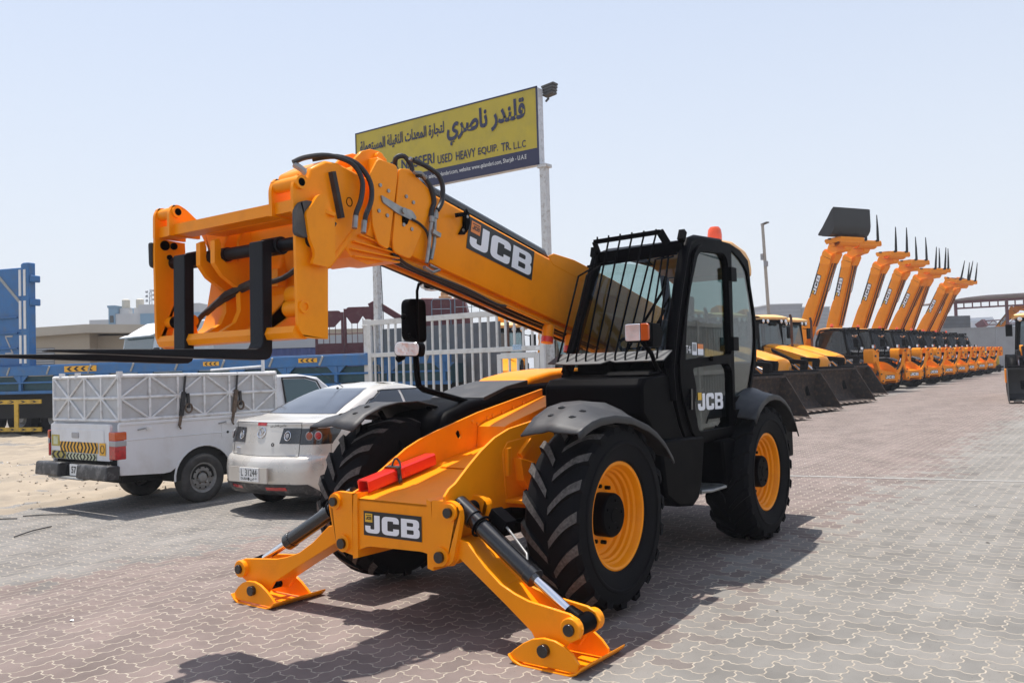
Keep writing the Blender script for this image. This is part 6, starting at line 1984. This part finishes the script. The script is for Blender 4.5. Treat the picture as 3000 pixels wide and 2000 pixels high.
def make_backhoe(root, bm='bucket'):
    Y = 'bh_yellow'
    c = MB()
    c.box(-2.9, .85, -.38, .38, .55, .95, 'black'); c.box(-3.1, -2.5, -1.1, 1.1, .5, 1.0, Y)
    c.cyl((0, -.95, .45), (0, .95, .45), .09, 'black', 12); c.cyl((-2.2, -.9, .68), (-2.2, .9, .68), .12, 'black', 12)
    c.box(.60, .92, -.36, .36, .62, 1.28, 'black')
    quad(c, (.925, -.08, .95), (0, 1, 0), (0, 0, 1), 0, .16, 0, .16, 'decal_yellow', .003)
    c.build("chassis", root, bevel=.02)
    h = MB()
    for s0, s1 in ((-.50, .50),):
        rows = []
        for t in range(11):
            y = s0+(s1-s0)*t/10
            e = (abs(y)/.50)**3
            rows.append([(.92-.10*e, y, .95), (.96-.10*e, y, 1.34-.10*e), (.90-.1*e, y, 1.46-.12*e), (.60, y, 1.56-.10*e), (.1, y, 1.70-.09*e), (-.4, y, 1.82-.08*e), (-.95, y, 1.92-.06*e), (-1.0, y, 1.3)])
        h.grid(rows, Y)
        h.prism([(-1.0, .9), (.82, .9), (.82, 1.34), (.1, 1.60), (-1.0, 1.85)], -.505, -.485, Y); h.prism([(-1.0, .9), (.82, .9), (.82, 1.34), (.1, 1.60), (-1.0, 1.85)], .485, .505, Y)
    h.build("bonnet", root, smooth=40)
    p = MB(); p.tube([(-.35, .22, 1.5), (-.36, .22, 2.72), (-.40, .22, 2.85)], .045, 'pipe', 10); p.build("exhaust_pipe", root)
    # cab
    k = MB(); b = 'black'
    x0, x1, yb, yt = -1.0, -2.55, .74, .66
    cor = [(x0, 1), (x0, -1), (x1, -1), (x1, 1)]
    for x, s in cor:
        k.beam((x, s*yb, 1.15), (x-(.12 if x == x0 else -.05), s*yt, 2.72), .08, .08, b)
    k.beam((-1.85, yb, 1.2), (-1.85, yt, 2.7), .07, .07, b); k.beam((-1.85, -yb, 1.2), (-1.85, -yt, 2.7), .07, .07, b)
    k.box(x1, x0, -yb, yb, .95, 1.22, b)
    k.box(x1-.03, x0+.02, -yt-.03, yt+.03, 2.62, 2.74, b)
    k.box(x0-.06, x0+.02, -yb, yb, 1.2, 1.62, b)
    k.prism([(-2.2, 1.25), (-1.8, 1.25), (-1.8, 1.4), (-2.1, 1.45), (-2.2, 2.05), (-2.3, 2.05)], -.25, .25, 'seat')
    k.tube([(-1.2, 0, 1.5), (-1.35, 0, 1.85)], .05, b, 8); k.tube([(-1.38+.03*sin(t), .18*cos(t), 1.88+.12*sin(t)) for t in [2*pi*j/16 for j in range(17)]], .015, b, 6)
    kc = k.build("cab", root, bevel=.012)
    w = MB(); w.add([(x0+.015, -yb, 1.6), (x0+.015, yb, 1.6), (x0-.11, yt, 2.62), (x0-.11, -yt, 2.62)], [(0, 1, 2, 3)], 'bh_glass'); w.build("windscreen", kc, smooth=0)
    for s in (1, -1):
        w = MB(); w.add([(x0, s*yb, 1.22), (x1, s*yb, 1.22), (x1+.05, s*yt, 2.62), (x0-.12, s*yt, 2.62)], [(0, 1, 2, 3)], 'bh_glass'); w.build("side_window", kc, smooth=0)
    w = MB(); w.add([(x1, -yb, 1.22), (x1, yb, 1.22), (x1+.05, yt, 2.62), (x1+.05, -yt, 2.62)], [(0, 1, 2, 3)], 'bh_glass'); w.build("rear_window", kc, smooth=0)
    r = MB()
    rows = []
    for t in range(9):
        y = -.82+1.64*t/8; e = (abs(y)/.82)**2.5
        rows.append([(-.84-.05*e, y, 2.735), (-.82-.05*e, y, 2.79), (-1.0, y, 2.88-.05*e), (-1.6, y, 2.90-.05*e), (-2.3, y, 2.88-.05*e), (-2.66, y, 2.80), (-2.68, y, 2.735)])
    r.grid(rows, 'bh_roof'); r.box(-2.68, -.86, -.82, .82, 2.715, 2.74, 'bh_roof')
    r.build("roof", kc, smooth=50)
    for y in (-.66, -.40, .40, .66):
        l = MB(); l.lathe([(.085, 0), (.085, -.08), (0, -.10)], (-.86, y, 2.66), b, axis='x', n=14); l.lathe([(.072, .0), (.05, .018), (0, .024)], (-.86, y, 2.66), 'lens', axis='x', n=14); l.build("work_lamp", kc)
    for s in (-1, 1):
        l = MB(); l.prism(rpoly([(s*.60, 1.50, .03), (s*.84, 1.50, .03), (s*.84, 1.66, .03), (s*.60, 1.66, .03)]), -.90, -.80, b, axis='x'); l.prism([(s*.62, 1.52), (s*.82, 1.52), (s*.82, 1.64), (s*.62, 1.64)], -.805, -.79, 'lens', axis='x'); l.build("headlight", kc)
        l = MB(); l.tube([(-1.05, s*.72, 2.5), (-.95, s*.95, 2.45)], .015, b, 6); l.box(-.99, -.92, s*.98-.10, s*.98+.10, 2.1, 2.5, b); l.build("mirror", kc, bevel=.02)
    # loader arms
    for s in (-1, 1):
        a = MB()
        a.prism([(-1.0, .95), (-.55, .95), (-.50, 1.45), (-.62, 1.78), (-.80, 1.80), (-.95, 1.5)], s*.66-.05, s*.66+.05, Y)
        ao = a.build("arm_tower", root, bevel=.012)
        a = MB()
        ya, yb_ = s*.76-.06, s*.76+.06
        a.prism([(-.80, 1.56), (-.66, 1.64), (.62, 1.12), (1.16, .76), (1.26, .42), (1.10, .40), (1.02, .62), (.56, .98), (-.78, 1.46)], ya, yb_, 'bh_yellow' if False else 'black')
        a.prism([(.62, 1.32), (1.18, 1.30), (1.22, 1.40), (.58, 1.46)], ya-.01, yb_+.01, 'black')
        a.prism([(1.02, 1.36), (1.24, 1.36), (1.18, 1.05), (1.12, .80), (1.0, .85)], ya-.005, yb_+.005, 'black')
        arm = a.build("loader_arm", root, bevel=.012)
        quad_m = MB()
        a = MB(); a.cyl((-.62, s*.62, 1.72), (.20, s*.62, 1.36), .05, 'black', 12); a.cyl((.2, s*.62, 1.36), (.72, s*.62, 1.13), .03, 'chrome', 10)
        a.cyl((.62, s*.80, 1.38), (1.05, s*.80, 1.05), .03, 'chrome', 10)
        a.build("loader_ram", arm)
    bk = MB(); scoop(bk, 1.30, 1.17, .05, 1.0, .75, bm); bk.build("bucket", root, smooth=25)
    # wheels
    for x, R, wd, y in ((0, .45, .30, .90), (-2.2, .70, .42, .86)):
        for s in (-1, 1):
            m_ = MB(); tyre_mesh(m_, x, s*y, R-.01, s, R > .5, R=R, hw=wd/2, worn='tyre'); wh = m_.build("wheel", root, smooth=30)
            m_ = MB(); m_.lathe([(.56*R, wd*.38), (.52*R, wd*.40), (.48*R, wd*.2), (.25*R, wd*.12), (.15*R, wd*.25), (0, wd*.25)], (x, s*y, R-.01), Y, n=28, sgn=s); m_.build("rim", wh, smooth=30)
    for s in (-1, 1):
        f = MB(); f.grid([[(-2.2+(.80)*cos(a), s*(.66+.42*t), .70+.80*sin(a)) for a in [radians(20+140*q/10) for q in range(11)]] for t in (0, 1)], 'black'); f.build("mudguard", root, smooth=50, solid=.02)
    # folded digging arm at the back
    d = MB(); d.prism([(-3.0, .7), (-3.3, .7), (-3.75, 2.2), (-3.45, 3.25), (-3.15, 3.35), (-3.05, 3.1), (-3.35, 2.2)], -.16, .16, Y)
    d.box(-3.2, -3.0, -.9, .9, .6, 1.1, Y)
    d.prism([(-3.55, 3.0), (-3.35, 3.2), (-3.75, 1.1), (-4.0, 1.15)], -.12, .12, Y)
    do = d.build("digging_arm", root, bevel=.015)
    e = MB(); put_text(e, "B", (-3.148, -.09, 2.95), (0, 1, 0), (.25, 0, 1), .18, .2, 'decal_black', .03, .03); e.build("arm_decal", do, smooth=0)

BH_YAW = radians(75)
bh0 = empty("backhoe_loader", "backhoe loader half hidden behind the front telehandler, its brown bucket nearest the camera", "backhoe loader", "backhoe loaders parked in a row")
make_backhoe(bh0)
def at_bucket(px, py, yaw):
    """origin of a machine whose left bucket corner touches (px, py)"""
    c, s = cos(yaw), sin(yaw)
    lx, ly = 2.05, 1.17
    return (px-(lx*c-ly*s), py-(lx*s+ly*c))
CH = child_map()
bh_list = [((-18.1, -3.27), None), ((-21.95, -3.46), "second backhoe loader from the camera, pale yellow roof and bonnet in full view"), ((-26.0, -3.43), "third backhoe loader, brown bucket between the second loader and the last one"), ((-30.08, -3.95), "last backhoe loader of its row, bucket next to the first raised telehandler"),
           ((-14.3, -3.3), "backhoe loader mostly hidden by the telehandler cab, seen through its windows")]
for i, ((px, py), lb) in enumerate(bh_list):
    o = bh0 if i == 0 else copy_tree(bh0, None, CH)
    x, y = at_bucket(px, py, BH_YAW)
    o.location = (x, y, zg(px, py)); o.rotation_euler = (0, 0, BH_YAW); o.scale = (1.04, 1.04, 1.10)
    if lb: o['label'] = lb
o = copy_tree(bh0, None, CH)
o.location = (-16.6, -12.2, -.08); o.rotation_euler = (0, 0, radians(35))
o['label'] = "backhoe loader standing behind the cream gate, seen between its bars"; o['group'] = "backhoe loaders behind the gate"
# one facing the camera at the right edge of the yard
bhr = empty("wheel_loader", "loader at the right edge of the yard with a plain black bucket on the ground", "loader")
make_backhoe(bhr, 'bucket_blk')
bhr.rotation_euler = (0, 0, radians(8))
c, s = cos(radians(8)), sin(radians(8))
bhr.location = (-25.1-(2.05*c+1.17*s), .72-(2.05*s-1.17*c), zg(-25))

# ---- telehandlers with raised booms
th0 = empty("telehandler", "nearest raised telehandler of the row, with a black bucket on its boom", "telehandler", "telehandlers parked with booms raised")
parts = make_telehandler(th0, fine=False, raised=True)
def raise_boom(boom, car, th, psi):
    boom.matrix_local = Matrix.Translation(BOOM_PIV) @ Matrix.Rotation(-th, 4, 'Y')
    P = Matrix.Translation(BOOM_PIV) @ Matrix.Rotation(-(th-BOOM_TH), 4, 'Y') @ Matrix.Translation(-BOOM_PIV) @ Vector((1.56, YC, 2.06))
    car.matrix_local = Matrix.Translation(P) @ Matrix.Rotation(-psi, 4, 'Y')
raise_boom(parts['boom'], parts['carriage'], radians(65), radians(92))
CH = child_map()
TY = radians(61)
TS = 1.06
pts = [(-34.17, -4.67), (-38.02, -4.48), (-41.83, -4.33), (-45.58, -4.27), (-49.32, -4.23), (-53.01, -4.26), (-56.77, -4.18), (-60.50, -4.15)]
names_ = ["second", "third", "fourth", "fifth", "sixth", "seventh", "last and farthest"]
rowtele = []
ELS = [65, 71, 65.5, 62.5, 59, 65, 57.5, 60]
PSI = [92, 90, 88, 90, 84, 88, 74, 80]
def CHK(o, nm): return [c_ for c_ in kids(o) if c_.name.split('.')[0] == nm]
for i, (px, py) in enumerate(pts):
    o = th0 if i == 0 else copy_tree(th0, None, CH)
    c, s = cos(TY), sin(TY)
    x = px+s*1.0*TS; y = py-c*1.0*TS
    o.location = (x, y, zg(x, y)); o.rotation_euler = (0, 0, TY); o.scale = (TS, TS, TS)
    if i:
        for b_ in CHK(o, "boom"): b_.matrix_local = Matrix.Translation(BOOM_PIV) @ Matrix.Rotation(-radians(ELS[i]), 4, 'Y')
        for b_ in CHK(o, "carriage"):
            P = Matrix.Translation(BOOM_PIV) @ Matrix.Rotation(-(radians(ELS[i])-BOOM_TH), 4, 'Y') @ Matrix.Translation(-BOOM_PIV) @ Vector((1.56, YC, 2.06))
            b_.matrix_local = Matrix.Translation(P) @ Matrix.Rotation(-radians(PSI[i]), 4, 'Y')
    if i: o['label'] = names_[i-1]+" telehandler of the row counted from the backhoe loaders, forks pointing up"
    if 1 <= i <= 4:
        q_ = sso.copy(); COL.objects.link(q_)
        bpy.context.view_layer.update()
        q_.matrix_world = Matrix.Translation(o.location) @ Matrix.Rotation(TY, 4, 'Z') @ Matrix.Scale(TS, 4)
        q_['label'] = "red safety strut lying on the front frame of the "+names_[i-1]+" raised telehandler"
        q_['group'] = "red safety struts on the row of telehandlers"
    rowtele.append(o)
o = copy_tree(th0, None, CH)
o.location = (-89.9, -4.6, zg(-90)); o.rotation_euler = (0, 0, radians(102)); o.scale = (TS, TS, TS)
for b_ in kids(o):
    if b_.name.split('.')[0] == 'boom': b_.matrix_local = Matrix.Translation(BOOM_PIV) @ Matrix.Rotation(-radians(52), 4, 'Y')
    if b_.name.split('.')[0] == 'carriage':
        P = Matrix.Translation(BOOM_PIV) @ Matrix.Rotation(-(radians(52)-BOOM_TH), 4, 'Y') @ Matrix.Translation(-BOOM_PIV) @ Vector((1.56, YC, 2.06)); b_.matrix_local = Matrix.Translation(P) @ Matrix.Rotation(-radians(80), 4, 'Y')
TM = o
o['label'] = "telehandler beyond the grey metal wall at the right, only its raised boom showing"; o['group'] = "machines behind the wall"
# the first one carries a bucket instead of forks
for c_ in kids(th0):
    if c_.name.startswith("carriage"):
        for f_ in kids(c_):
            if f_.name.startswith("fork") and not f_.name.startswith("fork_shaft"):
                bpy.data.objects.remove(f_)
        b_ = MB()
        b_.tf = Matrix.Translation((1.98, YC-.0, 1.70))
        scoop(b_, .16, .98, .0, .84, .95, 'bucket_blk', teeth=False)
        b_.build("bucket", c_, smooth=25, frame=Matrix.Translation((1.56, YC, 2.06)))

# yellow dumper at the end of the row
dm = empty("site_dumper", "yellow machine with a red rear lamp beside the last telehandler, before the wall", "dumper", loc=(-66.0, -4.75, zg(-66)), rotz=radians(20))
dm.scale = (.6, .6, .56)
M['dump'] = mat("greenish_yellow_paint", (.55, .38, .02), .5, var=.06)
q = MB(); q.prism([(-1.2, .8), (1.0, .8), (1.1, 1.3), (.9, 2.6), (-.9, 2.7), (-1.3, 1.4)], -1.0, 1.0, 'dump'); q.box(-1.5, 1.6, -.7, .7, .45, .8, 'black'); q.build("body", dm, bevel=.05)
q = MB(); q.box(1.05, 1.12, .1, .55, 1.3, 1.8, 'redlens'); q.build("rear_lamp", dm)
q = MB(); q.box(1.0, 2.0, -.9, 1.2, .55, .78, 'black'); q.build("bumper", dm, bevel=.03)
for x in (-.9, .9):
    for s in (-1, 1):
        q = MB(); q.lathe([(.25, .12), (.45, .16), (.5, .08), (.5, -.08), (.45, -.16), (.25, -.12)], (x, s*.95, .5), 'tyre', n=20); q.lathe([(.26, .1), (0, .1)], (x, s*.95, .5), 'steelrim', n=16, sgn=s); q.build("wheel", dm)

# ---- lamp pole, wall, shed, far city
lpM = mat("weathered_cream_pole", (.40, .38, .34), .7, var=.1, dirt=(.2, .17, .14), dscale=9, damt=.5)
lp = MB()
b0 = Vector((-32.75, -9.15, 0)); t0 = Vector((-32.40, -9.27, 7.66))
lp.tube([b0, b0.lerp(t0, .5), t0], [.085, .075, .065], lpM, 12)
lpo = lp.build("lamp_pole"); tag(lpo, "leaning cream lamp pole standing behind the backhoe loaders", "pole")
l2 = MB(); c = b0.lerp(t0, .80); l2.box(c.x-.06, c.x+.10, c.y-.16, c.y-.04, c.z-.05, c.z+.22, 'farsteel'); l2.cyl(c+Vector((0, .04, -.35)), c+Vector((0, .04, -.12)), .10, 'farsteel', 10); l2.build("junction_box", lpo)
l2 = MB(); l2.beam(t0+Vector((-.1, -.05, .0)), t0+Vector((.12, .28, .04)), .16, .05, 'shelter'); l2.build("lamp_head", lpo)
M['wallm'] = mat("galvanised_wall_sheet", (.30, .305, .315), .55, metal=.25, var=.10, vscale=.9, dirt=(.22, .215, .21), dscale=.7, damt=.5)
M['wallstain'] = mat("black_soot_stain", (.05, .048, .046), .9)
p0 = Vector((-66.2, -10.6, 0)); p1 = Vector((-70.62, -4.69, 0)); dd_ = (p1-p0); Ls = dd_.length
wl = empty("metal_wall", "long grey galvanised sheet wall closing the far end of the yard", "wall", loc=(p0.x, p0.y, 0), rotz=atan2(dd_.y, dd_.x))
for a, b in ((-9, Ls-.02), (Ls+.02, Ls+5.2), (Ls+5.24, Ls+14)):
    q = MB(); q.box(a, b, -.06, 0, .2, 3.62, 'wallm'); q.box(a, b, -.10, .02, 3.60, 3.68, 'wallm'); po = q.build("wall_panel", wl)
q = MB()
for a in (Ls, Ls+5.22):
    q.box(a-.04, a+.04, -.08, .0, .2, 3.58, 'farsteel')
q.build("wall_joint", wl)
q = MB()
rr = random.Random(4)
for cx, cz, r in ((Ls+1.55, 1.36, .28), (Ls+1.95, 1.30, .25), (Ls+1.75, 1.30, .2)):
    q.add([(cx+r*rr.uniform(.6, 1.2)*cos(t), -.064, cz+r*.45*rr.uniform(.6, 1.2)*sin(t)) for t in [2*pi*k/14 for k in range(14)]], [tuple(range(14))], 'wallstain')
    q.tf = Matrix.Translation((0, -.0015, 0)) @ (q.tf or Matrix())
q.build("soot_stain", wl, smooth=0)
# open shed with maroon trusses
M['shedroof'] = mat("rusty_shed_roof", (.30, .24, .22), .85, var=.2, vscale=1)
p0 = Vector((-78.69, -8.6, 0)); p1 = Vector((-82.23, -3.7, 0)); d = p1-p0; L_ = d.length
sd_ = empty("open_shed", "open shed with a pale rusty roof on maroon trusses beyond the metal wall", "shed", loc=(p0.x, p0.y, 0), rotz=atan2(d.y, d.x))
q = FB(); q.prism([(-.5, 6.32), (.8, 6.45), (2.6, 6.55), (6, 6.65), (12, 6.9), (12, 6.98), (6, 6.85), (2.6, 6.75), (.8, 6.6), (-.5, 6.40)], -9, .3, 'shedroof'); q.build("roof", sd_)
q = FB(); q.beam((0, 0, 6.22), (12, 0, 6.5), .14, .22, 'maroon'); q.beam((0, 0, 5.66), (12, 0, 5.98), .12, .14, 'maroon')
for k in range(16):
    x = .75*k
    q.beam((x, 0, 5.66+.027*x), (x, 0, 6.22+.023*x), .08, .08, 'maroon')
q.build("truss", sd_)
for x in (.02, 4.5, 9):
    q = FB(); q.box(x-.10, x+.10, -.1, .1, .2, 6.2, 'maroon'); q.build("column", sd_)
dk = FB(); dk.box(-1.3, .95, -3, 0, .2, 4.8, 'sheet')
for k in range(12):
    dk.box(-1.32, .97, -.01, .02, .5+.36*k, .53+.36*k, 'shelter')
o = dk.build("dark_store"); o.location = (-73.3, -7.6, 0); o.rotation_euler = (0, 0, atan2(d.y, d.x))
tag(o, "dark ribbed store standing behind the last raised booms, left of the open shed", "store")
jb = MB()
a0, a1 = Vector((-119.8, -11.6, 5.5)), Vector((-124, -4.0, 5.75))
for dz in (0, .55):
    jb.beam(a0+Vector((0, 0, dz-.2)), a1+Vector((0, 0, dz-.15)), .14, .14, 'maroon')
for k in range(14):
    t = k/14; t2 = (k+1)/14
    jb.beam(a0.lerp(a1, t)+Vector((0, 0, -.2 if k % 2 else .35)), a0.lerp(a1, t2)+Vector((0, 0, .37 if k % 2 else -.18)), .07, .07, 'maroon')
jb.beam(a0+Vector((-.2, -.6, -.4)), a0+Vector((.1, .3, .2)), .8, .9, 'maroon')
jb.box(-124.2, -123.6, -4.3, -3.7, 0, 5.6, 'maroon')
tag(jb.build("lattice_jib"), "low maroon lattice jib lying beyond the metal wall under the shed roof", "crane jib")
gb = [((-83.84, -26.97), 3.6, 7.4, "taller grey concrete block building, left of its twin behind the loaders"), ((-86.0, -24.2), 3.0, 7.0, "lower grey concrete block building right of the lamp pole")]
M['block'] = mat("grey_blockwork", (.36, .36, .37), .95, var=.06, vscale=3)
for (x, y), w, h, lb in gb:
    t = empty("block_building", lb, "building", loc=(x, y, 0), rotz=radians(130))
    q = FB(); q.box(0, w, -5, 0, 0, h, 'block')
    for k in range(int(h/.4)):
        q.box(-.002, w+.002, -.003, .006, .4*k, .4*k+.03, 'pale')
    wo = q.build("wall", t)
    q = FB(); q.box(-.05, w+.05, -5.05, .05, h, h+.12, 'pale'); q.build("parapet", t)
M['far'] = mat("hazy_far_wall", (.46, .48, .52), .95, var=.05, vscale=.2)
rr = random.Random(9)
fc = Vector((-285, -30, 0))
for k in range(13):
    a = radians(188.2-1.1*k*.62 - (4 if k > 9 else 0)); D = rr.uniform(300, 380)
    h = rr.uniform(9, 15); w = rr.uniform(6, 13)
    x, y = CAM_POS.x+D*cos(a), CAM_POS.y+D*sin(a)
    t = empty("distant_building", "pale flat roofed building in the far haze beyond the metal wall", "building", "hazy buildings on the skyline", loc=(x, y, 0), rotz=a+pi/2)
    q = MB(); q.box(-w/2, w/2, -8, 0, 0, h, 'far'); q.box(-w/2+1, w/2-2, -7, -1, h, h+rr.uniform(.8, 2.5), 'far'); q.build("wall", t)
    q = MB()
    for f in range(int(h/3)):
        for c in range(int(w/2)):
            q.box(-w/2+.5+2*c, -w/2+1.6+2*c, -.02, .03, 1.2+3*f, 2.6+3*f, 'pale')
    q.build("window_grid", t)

# barred fence along the other side of the yard: it mirrors in the cab door glass
bf = empty("barred_fence", "cream barred fence along the right side of the yard, mirrored in the cab door glass", "fence", loc=(-8, 6.4, 0))
q = MB()
for z in (.10, 1.35, 2.5):
    q.box(-8, 8, -.03, .03, z-.05, z+.05, 'gate')
for k in range(9):
    q.box(-8+2*k-.06, -8+2*k+.06, -.06, .06, 0, 2.6, 'gate')
q.build("fence_frame", bf)
q = MB()
for k in range(100):
    q.box(-8+.16*k-.035, -8+.16*k+.035, -.02, .02, .10, 2.5, 'gate')
q.build("fence_bars", bf)
q = MB(); q.box(-8, 8, .5, .65, 0, 2.4, 'underbody'); q.build("reflection_backing", bf)  # unseen dark sheet, added so the gaps between bars mirror dark in the glass

# ================================================================ summer haze
hm = bpy.data.materials.new("haze_air")
hm.use_nodes = True
hn = hm.node_tree.nodes; hn.remove(hn["Principled BSDF"])
pv = hn.new("ShaderNodeVolumePrincipled")
pv.inputs["Color"].default_value = (.93, .95, 1.0, 1)
pv.inputs["Density"].default_value = .0008
pv.inputs["Anisotropy"].default_value = 0.0
hm.node_tree.links.new(pv.outputs[0], hn["Material Output"].inputs["Volume"])
M['haze'] = hm
q = MB(); q.box(-950, 80, -950, 550, -1.3, 24, 'haze')
tag(q.build("haze", smooth=0), "thin pale summer haze filling the air over the yard", "haze", kind='stuff')
